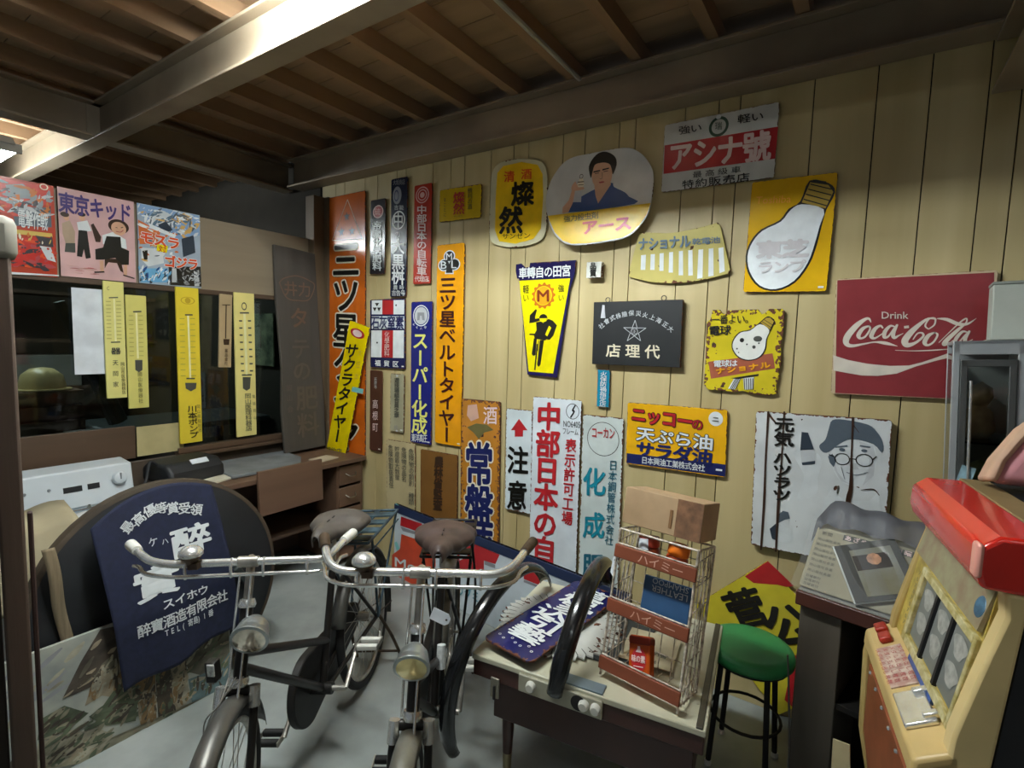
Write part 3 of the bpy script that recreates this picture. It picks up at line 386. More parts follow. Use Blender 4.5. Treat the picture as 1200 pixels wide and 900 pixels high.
 'fan':('W',(-0.76,2.088),0.485,0.27,2.0,[(-0.1845,0.1135),(-0.1126,0.1017),(-0.0473,0.0912),(0.0077,0.09),(0.0572,0.0942),(0.1253,0.1018),(0.1836,0.111),(0.1956,0.0948),(0.2449,-0.1106),(0.2358,-0.1226),(0.1434,-0.1397),(0.063,-0.1495),(-0.0207,-0.1488),(-0.1301,-0.1339),(-0.236,-0.1),(-0.2319,-0.0628)],[('p','white',1,[(-0.1733,-0.0003),(-0.1484,-0.0006),(-0.1502,-0.0739),(-0.1742,-0.072)]),('p','white',1,[(-0.1247,-0.0008),(-0.1039,-0.0016),(-0.1037,-0.0778),(-0.1259,-0.076)]),('p','white',1,[(-0.0807,-0.0009),(-0.0603,-0.0008),(-0.0598,-0.0857),(-0.0803,-0.084)]),('p','white',1,[(-0.0346,-0.0001),(-0.0155,-0.0003),(-0.0141,-0.0978),(-0.0346,-0.0962)]),('p','white',1,[(0.0119,0.0002),(0.0306,0.0004),(0.0341,-0.1142),(0.0132,-0.1126)]),('p','white',1,[(0.0554,-0.0001),(0.075,-0.0005),(0.0794,-0.1177),(0.0582,-0.1181)]),('p','white',1,[(0.102,-0.0017),(0.1232,-0.0022),(0.1234,-0.1333),(0.0993,-0.1356)]),('p','white',1,[(0.1477,-0.0024),(0.1681,-0.0021),(0.1725,-0.1269),(0.149,-0.1291)]),('p','white',1,[(0.1906,-0.0041),(0.2116,-0.0023),(0.2203,-0.1106),(0.1975,-0.1179)]),('t','ナショナル','h',(-0.1884,0.0823),(0.2544,-0.0122),(0.0011,-0.0583),'bluegrey',0.06,None,1.15,0.05),('t','乾電池','h',(0.0725,0.0514),(0.1252,-0.0045),(0.0007,-0.0296),'bluegrey',0.02,None,1.15,0.05)]),
 'ichiban':('W',(-0.441,1.624),0.314,0.368,0.5,[(-0.1356,0.1886),(-0.1022,0.1881),(-0.0893,0.1681),(-0.0753,0.1705),(-0.0714,0.1852),(-0.0049,0.1881),(0.0575,0.1882),(0.0719,0.1666),(0.0847,0.1712),(0.1009,0.1899),(0.1519,0.1891),(0.161,0.1773),(0.1614,0.0981),(0.1551,0.0276),(0.1616,-0.0477),(0.1511,-0.0861),(0.158,-0.0952),(0.146,-0.1436),(0.1522,-0.1766),(0.1227,-0.1884),(0.052,-0.1865),(0.0152,-0.1745),(-0.0166,-0.1818),(-0.1358,-0.1803),(-0.1566,-0.1586),(-0.1558,-0.0308),(-0.1593,0.1311),(-0.1431,0.1461)],[('p','brick',1,[(-0.1415,-0.0506),(0.1249,-0.0026),(0.1381,-0.0677),(-0.1263,-0.1287)]),('p','black',2,[(0.0631,0.1285),(0.0731,0.1383),(0.0821,0.1478),(0.09,0.1545),(0.0964,0.1575),(0.1017,0.1576),(0.1072,0.1554),(0.1144,0.1512),(0.1218,0.1446),(0.1254,0.1355),(0.1229,0.1223),(0.1167,0.1066),(0.1108,0.092),(0.1065,0.0808),(0.1026,0.0708),(0.0998,0.0596),(0.099,0.0457),(0.0992,0.0307),(0.0979,0.0166),(0.0943,0.004),(0.0891,-0.0076),(0.0824,-0.0174),(0.0737,-0.0252),(0.0634,-0.0311),(0.0525,-0.0354),(0.0411,-0.0382),(0.029,-0.0394),(0.0167,-0.0383),(0.0038,-0.0348),(-0.0093,-0.0291),(-0.0208,-0.021),(-0.0305,-0.0097),(-0.0387,0.004),(-0.0437,0.0178),(-0.045,0.0312),(-0.0431,0.0446),(-0.0389,0.0573),(-0.0324,0.0694),(-0.0235,0.0807),(-0.0131,0.0895),(-0.0006,0.0938),(0.0134,0.0956),(0.027,0.0995),(0.0397,0.1079),(0.0519,0.1183)]),('p','enam',3,[(0.0678,0.1237),(0.0824,0.1195),(0.097,0.1093),(0.1062,0.0977),(0.1062,0.0859),(0.1009,0.0729),(0.0963,0.0595),(0.0953,0.0458),(0.095,0.0319),(0.0934,0.0189),(0.0898,0.0072),(0.0848,-0.0035),(0.0786,-0.0127),(0.071,-0.0203),(0.0621,-0.0262),(0.0522,-0.0306),(0.0409,-0.0333),(0.0286,-0.0344),(0.0164,-0.0334),(0.0046,-0.0301),(-0.007,-0.0246),(-0.0173,-0.017),(-0.0265,-0.0065),(-0.0343,0.0062),(-0.0391,0.0189),(-0.0402,0.0311),(-0.0383,0.0433),(-0.0342,0.0549),(-0.0278,0.0665),(-0.0193,0.0775),(-0.0093,0.0861),(0.0027,0.0901),(0.0161,0.0916),(0.0295,0.0952),(0.0423,0.1053),(0.055,0.1175)]),('p','gold2',3,[(0.0696,0.1299),(0.0911,0.1507),(0.1065,0.1516),(0.122,0.1355),(0.1095,0.1001)]),('s','dark',4,[(0.0759,0.1347,0.0023),(0.112,0.1095,0.0023)]),('s','dark',4,[(0.0841,0.1427,0.0023),(0.1169,0.1204,0.0023)]),('r','dark',4,(-0.0019,0.0521),0.0091,0.0098,0),('r','dgrey',4,(0.0627,0.059),0.0176,0.0125,0),('r','dgrey',4,(-0.0204,0.0134),0.0037,0.0039,0),('r','dgrey',4,(0.0195,0.034),0.0036,0.0039,0),('r','dgrey',4,(0.0492,0.0226),0.0071,0.0077,0),('r','dgrey',4,(-0.0126,-0.0035),0.0027,0.0029,0),('r','dgrey',4,(0.0681,0.0399),0.0035,0.0038,0),('t','一番よい。','h',(-0.1391,0.1636),(0.1802,0.0032),(0.0021,-0.0401),'dark',0.01,None,1.15,0.05),('t','電球','h',(-0.1472,0.1135),(0.0956,0.0052),(0.0022,-0.0428),'dark',0.03,None,1.15,0.05),('t','電球は','h',(-0.1186,-0.0446),(0.1032,0.009),(0.0016,-0.0303),'white',0.03,None,1.15,0.05),('t','ナショナル','h',(-0.1119,-0.0797),(0.2302,0.0421),(0.0063,-0.0275),'amber',0.08,None,1.15,0.05),('p','white',2,[(-0.049,-0.1691),(-0.0246,-0.1202),(0.0051,-0.1159),(-0.0172,-0.1704)]),('p','white',2,[(0.012,-0.118),(0.0567,-0.1105),(0.0575,-0.1641),(0.0194,-0.1693)]),('s','black',3,[(-0.0405,-0.171,0.0029),(-0.0177,-0.1197,0.0029)]),('s','black',3,[(-0.033,-0.1705,0.0029),(-0.0112,-0.1194,0.0029)]),('s','black',3,[(-0.0256,-0.17,0.0029),(-0.0048,-0.119,0.0029)]),('s','black',3,[(-0.0182,-0.1695,0.0029),(0.0016,-0.1186,0.0029)]),('s','black',3,[(0.0166,-0.1187,0.0033),(0.0217,-0.1691,0.0033)]),('s','black',3,[(0.0257,-0.1182,0.0033),(0.0303,-0.1685,0.0033)]),('s','black',3,[(0.0347,-0.1177,0.0033),(0.0389,-0.1679,0.0033)]),('s','black',3,[(0.0437,-0.1171,0.0033),(0.0474,-0.1673,0.0033)]),('s','black',3,[(0.0526,-0.1166,0.0033),(0.0559,-0.1667,0.0033)]),('p','dark',2,[(-0.0409,-0.1211),(0.0758,-0.0949),(0.0741,-0.1037),(-0.0105,-0.1243)])]),
 'genki':('W',(-0.111,1.069),0.487,0.605,1.6,None,[('p','pale',1,[(0.0447,0.151),(0.0508,0.1664),(0.061,0.1797),(0.0739,0.1913),(0.0897,0.202),(0.1082,0.211),(0.1273,0.2152),(0.1485,0.2133),(0.1703,0.2066),(0.1869,0.1966),(0.1951,0.1835),(0.198,0.1672),(0.199,0.1482),(0.1998,0.1251),(0.1986,0.0994),(0.1937,0.0761),(0.1839,0.0552),(0.1704,0.0368),(0.1538,0.0253),(0.1323,0.0229),(0.1077,0.0275),(0.0869,0.037),(0.0724,0.0522),(0.0616,0.0724),(0.0535,0.0929),(0.0474,0.1128),(0.0439,0.1329)]),('p','lgrey',1,[(0.1395,0.2093),(0.1869,0.1966),(0.199,0.1482),(0.1937,0.0761),(0.1596,0.0291),(0.1745,0.0877),(0.178,0.1384),(0.153,0.1712)]),('p','lgrey',1,[(0.0572,0.123),(0.073,0.0733),(0.099,0.0403),(0.1237,0.0294),(0.0869,0.037),(0.0602,0.0826)]),('p','lgrey',1,[(0.1046,0.1181),(0.121,0.0911),(0.1447,0.0943),(0.1347,0.1184)]),('p','pale',1,[(0.0515,-0.0042),(0.1026,-0.0403),(0.1856,-0.026),(0.2181,0.0226),(0.2305,-0.1186),(0.0202,-0.1606),(0.0284,-0.0531)]),('p','slate',2,[(0.0027,0.1759),(0.0075,0.1843),(0.0161,0.1931),(0.0236,0.2043),(0.0279,0.2197),(0.0309,0.2374),(0.0341,0.2534),(0.0365,0.267),(0.039,0.2788),(0.045,0.2875),(0.0556,0.292),(0.0697,0.2933),(0.0878,0.2925),(0.1129,0.2901),(0.1419,0.2857),(0.1656,0.2799),(0.1795,0.2728),(0.1881,0.2644),(0.1957,0.2543),(0.2045,0.2421),(0.2123,0.2282),(0.2176,0.2142),(0.2201,0.1974),(0.2201,0.1804),(0.2168,0.1717),(0.2104,0.1776),(0.2008,0.1918),(0.1866,0.2037),(0.1648,0.2104),(0.1384,0.2149),(0.1153,0.2154),(0.0991,0.2105),(0.0862,0.2016),(0.0739,0.1913),(0.0611,0.1785),(0.049,0.1643),(0.0384,0.154),(0.0297,0.1496),(0.0226,0.149),(0.0164,0.1514),(0.01,0.1574),(0.0044,0.1665)]),('p','slate',2,[(0.036,0.1351),(0.0511,0.1481),(0.0658,0.1241),(0.0579,0.092),(0.0434,0.1101)]),('r','dark',3,(0.0858,0.1303),0.027,0.0248,0.86),('r','dark',3,(0.1606,0.1347),0.0295,0.0258,0.86),('s','dark',3,[(0.1117,0.1358,0.004),(0.1321,0.1354,0.004)]),('s','dark',3,[(0.0578,0.1378,0.0048),(0.0388,0.1429,0.0048)]),('s','dark',3,[(0.1883,0.1411,0.0045),(0.2004,0.1555,0.0045)]),('r','slate',3,(0.0841,0.169),0.0104,0.0066,0),('r','slate',3,(0.1588,0.1733),0.01,0.0064,0),('s','slate',3,[(0.0592,0.1764,0.0061),(0.1016,0.187,0.006)]),('s','slate',3,[(0.1432,0.1917,0.0059),(0.1785,0.1899,0.0058)]),('s','slate',3,[(0.1034,0.0776,0.0027),(0.1368,0.0714,0.0026),(0.1745,0.0877,0.0026)]),('s','slate',3,[(0.0842,0.097,0.002),(0.0987,0.0476,0.002)]),('s','dgrey',3,[(0.0756,-0.0152,0.0061),(0.0779,0.0185,0.0061)]),('p','pale',1,[(-0.09,0.1272),(-0.0862,0.1422),(-0.0756,0.1519),(-0.0657,0.1515),(-0.0604,0.1332),(-0.0558,0.1047),(-0.0485,0.0851),(-0.0347,0.0824),(-0.0181,0.0885),(-0.0062,0.0983),(-0.0036,0.1144),(-0.0057,0.1343),(-0.0056,0.145),(0.001,0.1407),(0.0098,0.1273),(0.015,0.1101),(0.0134,0.0896),(0.0082,0.0652),(0.0039,0.041),(0.0051,0.0172),(0.0072,-0.0065),(0.0017,-0.0274),(-0.02,-0.0483),(-0.0493,-0.0663),(-0.0686,-0.0698),(-0.0679,-0.0484),(-0.0571,-0.0125),(-0.049,0.0179),(-0.0472,0.0329),(-0.048,0.0424),(-0.0525,0.0556),(-0.0648,0.0787),(-0.0808,0.1056)]),('p','dslate',2,[(-0.0636,0.2277),(-0.04,0.227),(-0.0152,0.1589),(-0.0656,0.1485)]),('p','lgrey',2,[(-0.0656,0.1485),(-0.0125,0.1562),(-0.0093,0.1107),(-0.0582,0.0968)]),('p','dslate',2,[(-0.0582,0.0968),(-0.0093,0.1107),(-0.0087,0.0972),(-0.0551,0.0865)]),('t','元気','v',(-0.1675,0.2828),(0.0745,0.003),(0.0014,-0.1258),'black',0.05,None,1.15,0.05),('t','ハツラツ','v',(-0.1686,0.1317),(0.0728,0.0063),(0.005,-0.2179),'black',0.05,None,1.15,0.05),('s','rustd',4,[(-0.194,0.3024,0.0089),(-0.1971,0.0905,0.0067),(-0.1958,-0.0918,0.0098),(-0.2003,-0.3137,0.0077)]),('s','rustd',4,[(-0.1322,0.3071,0.0072),(-0.1348,0.0985,0.0058),(-0.1386,-0.0505,0.0118),(-0.141,-0.3082,0.0068)]),('s','rustd',4,[(0.115,0.3028,0.0079),(0.117,0.1524,0.006),(0.1205,0.0215,0.0134),(0.1141,-0.0531,0.0175),(0.1137,-0.2911,0.0068)]),('s','rustd',4,[(-0.1937,0.2947,0.0103),(-0.1667,0.2619,0.0073),(-0.1525,0.2515,0.0029)]),('s','rustd',4,[(0.1544,0.0123,0.0026),(0.195,0.0224,0.0045),(0.2162,0.0008,0.0026)]),('s','rustd',4,[(0.1162,0.2755,0.004),(0.1378,0.2451,0.002)]),('p','slate',2,[(-0.1389,-0.1845),(-0.1384,-0.1449),(-0.1205,-0.1243),(-0.1,-0.126),(-0.0921,-0.1534),(-0.1108,-0.1617)]),('p','pale',1,[(-0.1354,-0.1839),(-0.1108,-0.1617),(-0.0934,-0.156),(-0.0936,-0.1834),(-0.1176,-0.1977)]),('p','dslate',2,[(-0.1692,-0.2145),(-0.1458,-0.1859),(-0.1415,-0.2605),(-0.1584,-0.2562)]),('p','pale',1,[(-0.1441,-0.1935),(-0.0938,-0.1952),(-0.072,-0.2337),(-0.0945,-0.2621),(-0.1392,-0.264)])]),
 'bulb':('W',(-0.29,2.125),0.32,0.476,-0.8,None,[('p','black',1,[(0.0345,0.1369),(0.0429,0.1633),(0.0495,0.1956),(0.0611,0.2168),(0.0833,0.2183),(0.1105,0.2087),(0.1324,0.197),(0.1456,0.1865),(0.1536,0.1739),(0.1562,0.1583),(0.1512,0.1384),(0.1408,0.1154),(0.1317,0.0922),(0.1268,0.0699),(0.1233,0.0474),(0.1198,0.0239),(0.1163,-0.0011),(0.1128,-0.0271),(0.1084,-0.0527),(0.1033,-0.0774),(0.0972,-0.1018),(0.0882,-0.1262),(0.0757,-0.1524),(0.0603,-0.1787),(0.0422,-0.2005),(0.0204,-0.2165),(-0.004,-0.2281),(-0.0282,-0.234),(-0.0517,-0.2339),(-0.075,-0.2282),(-0.0962,-0.2174),(-0.1153,-0.2005),(-0.1323,-0.1784),(-0.1456,-0.1548),(-0.1543,-0.1299),(-0.1593,-0.1035),(-0.1609,-0.0787),(-0.1588,-0.0563),(-0.1533,-0.0355),(-0.1453,-0.0163),(-0.1353,0.0014),(-0.1228,0.0175),(-0.107,0.0319),(-0.085,0.0435),(-0.0596,0.0535),(-0.0384,0.0648),(-0.0257,0.0794),(-0.0171,0.0953),(-0.0074,0.1093),(0.0064,0.1178),(0.0213,0.1244)]),('p','white2',2,[(0.0407,0.1232),(0.0681,0.1188),(0.1,0.1091),(0.1219,0.095),(0.1257,0.0758),(0.1195,0.0523),(0.113,0.0281),(0.1095,0.0042),(0.1057,-0.0203),(0.1012,-0.0449),(0.0964,-0.0694),(0.0909,-0.0939),(0.0826,-0.1185),(0.0705,-0.1447),(0.0555,-0.171),(0.0381,-0.1928),(0.0174,-0.2088),(-0.0059,-0.2203),(-0.0288,-0.2263),(-0.0512,-0.226),(-0.0732,-0.2202),(-0.0932,-0.2096),(-0.1108,-0.193),(-0.1264,-0.1716),(-0.1386,-0.1491),(-0.1469,-0.126),(-0.1518,-0.1019),(-0.1534,-0.079),(-0.1511,-0.0583),(-0.1455,-0.0388),(-0.1376,-0.0207),(-0.1281,-0.0039),(-0.1163,0.0116),(-0.101,0.0256),(-0.0793,0.0372),(-0.054,0.0473),(-0.0326,0.0586),(-0.0194,0.0734),(-0.0101,0.0895),(0.0,0.1029),(0.0115,0.1133),(0.0238,0.1209)]),('p','gold2',2,[(0.0649,0.2108),(0.1296,0.192),(0.1497,0.1608),(0.128,0.098),(0.0401,0.1307)]),('p','dark',3,[(0.0741,0.2188),(0.1205,0.2057),(0.1314,0.19),(0.0651,0.2089)]),('s','dark',3,[(0.0657,0.2015,0.0044),(0.1489,0.1699,0.0043)]),('s','dark',3,[(0.0591,0.1822,0.0044),(0.1444,0.1488,0.0043)]),('s','dark',3,[(0.0524,0.1627,0.0044),(0.1399,0.1276,0.0043)]),('s','dark',3,[(0.0457,0.1431,0.0045),(0.1353,0.1064,0.0043)]),('t','東芝','h',(-0.1209,-0.0217),(0.199,-0.0031),(0.0055,-0.0689),'pale2',0.09,None,1.15,0.05),('t','ランプ','h',(-0.1105,-0.1066),(0.1854,-0.0003),(0.0041,-0.0513),'pale2',0.05,None,1.15,0.05),('t','Toshiba','h',(-0.1363,0.1721),(0.1364,-0.0073),(-0.0012,-0.0308),'amber',0.0,None,1.15,0.05)]),
 'coke':('W',(0.149,1.706),0.488,0.468,1.7,None,[('p','cokered',1,[(-0.2405,0.2295),(0.2337,0.2256),(0.2536,-0.2316),(-0.2288,-0.2301)]),('p','cream2',2,[(-0.2419,-0.0754),(-0.1901,-0.0938),(-0.1212,-0.1082),(-0.0501,-0.1146),(0.0084,-0.1114),(0.0459,-0.0985),(0.0868,-0.08),(0.1354,-0.056),(0.1783,-0.0327),(0.2368,-0.0073),(0.237,-0.0118),(0.1792,-0.0499),(0.1364,-0.0763),(0.0919,-0.0899),(0.0277,-0.1151),(-0.0289,-0.144),(-0.0884,-0.1547),(-0.1399,-0.1552),(-0.1933,-0.1462),(-0.2382,-0.1373)]),('t','Drink','h',(-0.0872,0.0969),(0.083,-0.0028),(0.0012,-0.0263),'cream2',0.02,None,1.15,0.05),('s','cream2',2,[(-0.1209,0.0579,0.0034),(-0.1271,0.0704,0.0079),(-0.1394,0.0695,0.0114),(-0.1645,0.0482,0.0196),(-0.1895,0.014,0.0233),(-0.2001,-0.0112,0.0223),(-0.1972,-0.029,0.0176),(-0.1793,-0.0366,0.0128),(-0.1403,-0.029,0.0069),(-0.1046,-0.0215,0.0056),(-0.0691,-0.0258,0.0123),(-0.0314,-0.0374,0.0016)]),('s','cream2',2,[(-0.1254,0.0431,0.0057),(-0.1456,0.0323,0.0126),(-0.1591,0.0074,0.015),(-0.1527,-0.0064,0.0092),(-0.1364,0.001,0.0069),(-0.1222,0.0288,0.0068),(-0.1254,0.0431,0.0057)]),('s','cream2',2,[(-0.0818,0.0344,0.0056),(-0.0897,0.0425,0.0078),(-0.1059,0.0304,0.0135),(-0.1165,0.004,0.0147),(-0.1078,-0.0066,0.009),(-0.0905,0.0037,0.0045),(-0.0751,0.0189,0.0028)]),('s','cream2',2,[(-0.0433,0.038,0.0044),(-0.0582,0.0407,0.0088),(-0.0736,0.0189,0.0134),(-0.0741,-0.0025,0.0111),(-0.0614,0.0017,0.0067),(-0.0468,0.0295,0.0044),(-0.0377,0.0439,0.0055)]),('s','cream2',2,[(-0.0367,0.0439,0.0077),(-0.047,0.0125,0.0132),(-0.0433,-0.0045,0.011),(-0.0299,0.0033,0.0055),(-0.0157,0.0122,0.0022)]),('s','cream2',2,[(-0.0144,0.0351,0.0098),(0.0004,0.0372,0.0097)]),('s','cream2',2,[(0.0585,0.0279,0.0042),(0.0494,0.0411,0.0053),(0.0603,0.0656,0.0053),(0.0769,0.0663,0.0052),(0.0762,0.0435,0.0052),(0.0608,0.0279,0.0042)]),('s','cream2',2,[(0.0797,0.0639,0.0042),(0.0566,0.0663,0.0074),(0.0297,0.0426,0.0139),(0.005,0.012,0.0205),(-0.0095,-0.0168,0.0217),(-0.001,-0.0331,0.0184),(0.0234,-0.024,0.0097),(0.0449,-0.0003,0.0074),(0.0414,0.0128,0.0064),(0.0274,0.0106,0.0053),(0.0156,-0.0109,0.0032)]),('s','cream2',2,[(0.0842,0.0661,0.0031),(0.1116,0.062,0.0113),(0.1437,0.0451,0.0122),(0.17,0.0445,0.0081),(0.194,0.0644,0.0015)]),('s','cream2',2,[(0.0785,0.0141,0.0052),(0.0606,0.0025,0.0127),(0.0506,-0.0223,0.0138),(0.06,-0.0335,0.0085),(0.077,-0.0211,0.0063),(0.0872,0.0053,0.0063),(0.0785,0.0141,0.0052)]),('s','cream2',2,[(0.0923,-0.0241,0.0021),(0.127,0.0223,0.0031),(0.152,0.0535,0.0051),(0.1664,0.064,0.005),(0.1655,0.0475,0.005),(0.1414,0.0192,0.0112),(0.1133,-0.0171,0.0145),(0.1081,-0.0311,0.0114),(0.1214,-0.027,0.0052),(0.1334,-0.0154,0.0031)]),('s','cream2',2,[(0.1706,0.0148,0.004),(0.1575,0.0161,0.0081),(0.1427,-0.0056,0.0112),(0.1392,-0.0252,0.0102),(0.1497,-0.0229,0.0061),(0.1643,0.0017,0.004),(0.1757,0.017,0.005)]),('s','cream2',2,[(0.1766,0.017,0.007),(0.1667,-0.0098,0.0111),(0.1709,-0.0241,0.0091),(0.188,-0.0116,0.002)]),('s','cream2',2,[(-0.0381,-0.0532,0.0017),(0.0249,-0.0551,0.0032),(0.09,-0.0511,0.0042),(0.1216,-0.0474,0.0015)])]),
 'ashina':('W',(-0.605,2.529),0.489,0.311,0.0,None,[('p','red2',1,[(-0.2398,0.061),(0.2462,0.0533),(0.2441,-0.078),(-0.2375,-0.071)]),('t','アシナ號','h',(-0.2177,0.0603),(0.4359,-0.0178),(0.0069,-0.1221),'pinkw',0.05,None,1.15,0.05),('t','強い','h',(-0.1767,0.1337),(0.1068,-0.005),(0.0022,-0.0374),'black',0.02,None,1.15,0.05),('t','軽い','h',(0.0803,0.1323),(0.1075,-0.0058),(0.0023,-0.0367),'black',0.02,None,1.15,0.05),('r','dgreen',1,(0.0031,0.1004),0.0424,0.0438,0.72),('r','white',2,(0.0005,0.1425),0.011,0.0094,0),('t','瑞','h',(-0.0135,0.1206),(0.0306,-0.003),(0.0021,-0.0344),'dgreen',0,None,1.15,0.05),('t','最高級車','h',(-0.1069,-0.0821),(0.2231,-0.0056),(0.0017,-0.0291),'black',0.0,None,1.15,0.05),('t','特約販売店','h',(-0.149,-0.1164),(0.2993,-0.0053),(0.0022,-0.0377),'black',0.015,None,1.15,0.05)]),
 'sugawara':('W',(-0.23,0.35),0.425,0.55,45.5,None,[('p','red2',1,[(0.2171,0.2744),(0.0852,0.2697),(0.0976,0.2282),(0.1386,0.2007),(0.1793,0.1746),(0.2058,0.1481),(0.2341,0.1385)]),('p','red2',1,[(0.0291,-0.0926),(0.0481,-0.1125),(0.0621,-0.1577),(0.0981,-0.1901),(-0.0074,-0.2964),(-0.1185,-0.328),(-0.1434,-0.2308)]),('g','菅',(-0.0104,0.1553),0.1841,0.1841,-14,'dark',0.05),('g','公',(0.0954,0.0127),0.1983,0.1983,-22,'dark',0.05)]),
 'sakura':(('y',2.47),(-3.0963,1.2361),0.22,1.0054,-13.49,None,[('r','red2',1,(-0.0031,0.4307),0.0773,0.034,0),('r','pinkw',2,(-0.0031,0.4307),0.0515,0.0243,0),('t','サクラタイヤー','v',(-0.0947,0.3326),(0.1374,0.0348),(0.0145,-0.7613),'black',0.035,None,1.15,0.05),('t','大日本','v',(0.0404,0.3466),(0.0462,0.0102),(0.0121,-0.2653),'amber2',0,None,1.15,0.05),('p','cyan',3,[(0.053,0.0477),(0.1697,0.0674),(0.1711,0.0318),(0.0464,0.0115)]),('t','特約店','h',(-0.1178,-0.4827),(0.1857,0.0514),(0.0072,-0.048),'olive',0.01,None,1.15,0.05)]),
 'poster_a':('L',(0.8198,2.1212),0.2251,0.4555,0.0,None,[('p','posred',1,[(-0.108,0.2148),(0.0979,0.2215),(0.0993,0.1293),(-0.1118,0.094)]),('p','pgrey',1,[(-0.067,0.1894),(-0.0041,0.2097),(0.0491,0.1645),(0.0377,0.1239),(-0.0517,0.1118)]),('p','orange',2,[(-0.0597,0.1426),(-0.0188,0.1565),(-0.0172,0.1156),(-0.0552,0.1028)]),('r','posred',2,(0.0741,0.2146),0.0194,0.0188,0),('r','cream',3,(0.0741,0.2146),0.0167,0.0154,0.7),('p','slate',1,[(-0.0463,0.0925),(0.0975,0.1186),(0.0981,0.0213),(-0.0404,0.0031)]),('p','pyel',2,[(-0.0442,-0.0142),(0.0984,-0.0089),(0.0991,-0.0279),(-0.0439,-0.0364)]),('p','posred2',2,[(-0.0429,-0.0595),(0.0317,-0.038),(0.1007,-0.1742),(0.0525,-0.1909),(-0.0443,-0.1764)]),('p','pdark',3,[(0.032,-0.0295),(0.0988,-0.0349),(0.1007,-0.078),(0.0567,-0.0765)]),('p','pale',3,[(0.0467,-0.0781),(0.0904,-0.0797),(0.1084,-0.1512),(0.0745,-0.1429)]),('p','white',3,[(-0.1138,-0.2227),(0.1173,-0.2144),(0.1185,-0.2204),(-0.1143,-0.2351)]),('t','電撃作戦','h',(-0.0279,0.0843),(0.1119,-0.0012),(-0.0032,-0.0835),'white',0.02,None,1.15,0.05)]),
 'poster_b':('L',(1.114,2.1286),0.3345,0.4483,0.0,None,[('t','東京キッド','h',(-0.1648,0.1979),(0.3195,0.0044),(-0.0015,-0.0999),'purple',0.04,None,1.15,0.05),('r','dbrown',2,(-0.142,0.0901),0.0181,0.0124,0),('r','skin',1,(-0.1355,0.0757),0.0116,0.0159,0),('p','ptan',1,[(-0.1542,0.0439),(-0.1217,0.0635),(-0.102,0.0097),(-0.1059,-0.0624),(-0.1405,-0.0681),(-0.1539,-0.0087)]),('p','dgrey',2,[(-0.1436,-0.0553),(-0.104,-0.0487),(-0.1042,-0.098),(-0.1487,-0.1003)]),('r','dark',2,(-0.0718,0.105),0.0166,0.0108,0),('r','skin',1,(-0.0701,0.0874),0.0129,0.0162,0),('p','white',1,[(-0.093,0.0604),(-0.0482,0.0784),(-0.0311,0.0273),(-0.0577,0.0179),(-0.0873,0.0124)]),('p','dark',2,[(-0.087,0.0214),(-0.0515,0.0235),(-0.0395,-0.1156),(-0.0608,-0.1232),(-0.0681,-0.0744),(-0.0769,-0.1164),(-0.0989,-0.1151)]),('p','dbrown',1,[(-0.0339,0.0586),(-0.0222,0.0682),(0.0102,0.0027),(0.0054,-0.0258),(-0.0154,-0.0275)]),('r','dbrown',1,(0.0917,0.0737),0.0482,0.0379,0),('r','skin',2,(0.0913,0.0623),0.0349,0.036,0),('s','rose',3,[(0.0787,0.0449,0.0035),(0.0989,0.0449,0.0036),(0.1115,0.0567,0.0036)]),('s','dark',3,[(0.0769,0.0662,0.0035),(0.0849,0.0649,0.0035)]),('s','dark',3,[(0.1012,0.068,0.0036),(0.1112,0.0737,0.0036)]),('p','white',1,[(0.0144,0.0127),(0.0665,0.0408),(0.1225,0.0083),(0.1276,-0.0435),(0.0964,-0.0389),(0.0168,-0.0331)]),('p','dark',2,[(0.0339,0.0116),(0.0981,0.0183),(0.1005,-0.0382),(0.1374,-0.0516),(0.1335,-0.1292),(0.1018,-0.1334),(0.0703,-0.0997),(0.0142,-0.1171),(-0.0184,-0.1217),(-0.0189,-0.0666),(0.0163,-0.0518)]),('p','skin',2,[(-0.0016,-0.124),(0.0156,-0.1216),(0.0161,-0.1822),(0.0004,-0.186)]),('p','skin',2,[(0.1085,-0.1325),(0.1251,-0.1303),(0.1234,-0.1883),(0.1085,-0.1882)]),('p','dbrown',1,[(0.0222,-0.1113),(0.0946,-0.101),(0.1072,-0.1758),(0.0926,-0.168),(0.0775,-0.1271),(0.0375,-0.1279),(0.0206,-0.1629)]),('s','dark',3,[(-0.0267,-0.1893,0.0068),(0.0184,-0.1819,0.0069)]),('s','dark',3,[(0.1043,-0.1887,0.0063),(0.1584,-0.2018,0.0064)])]),
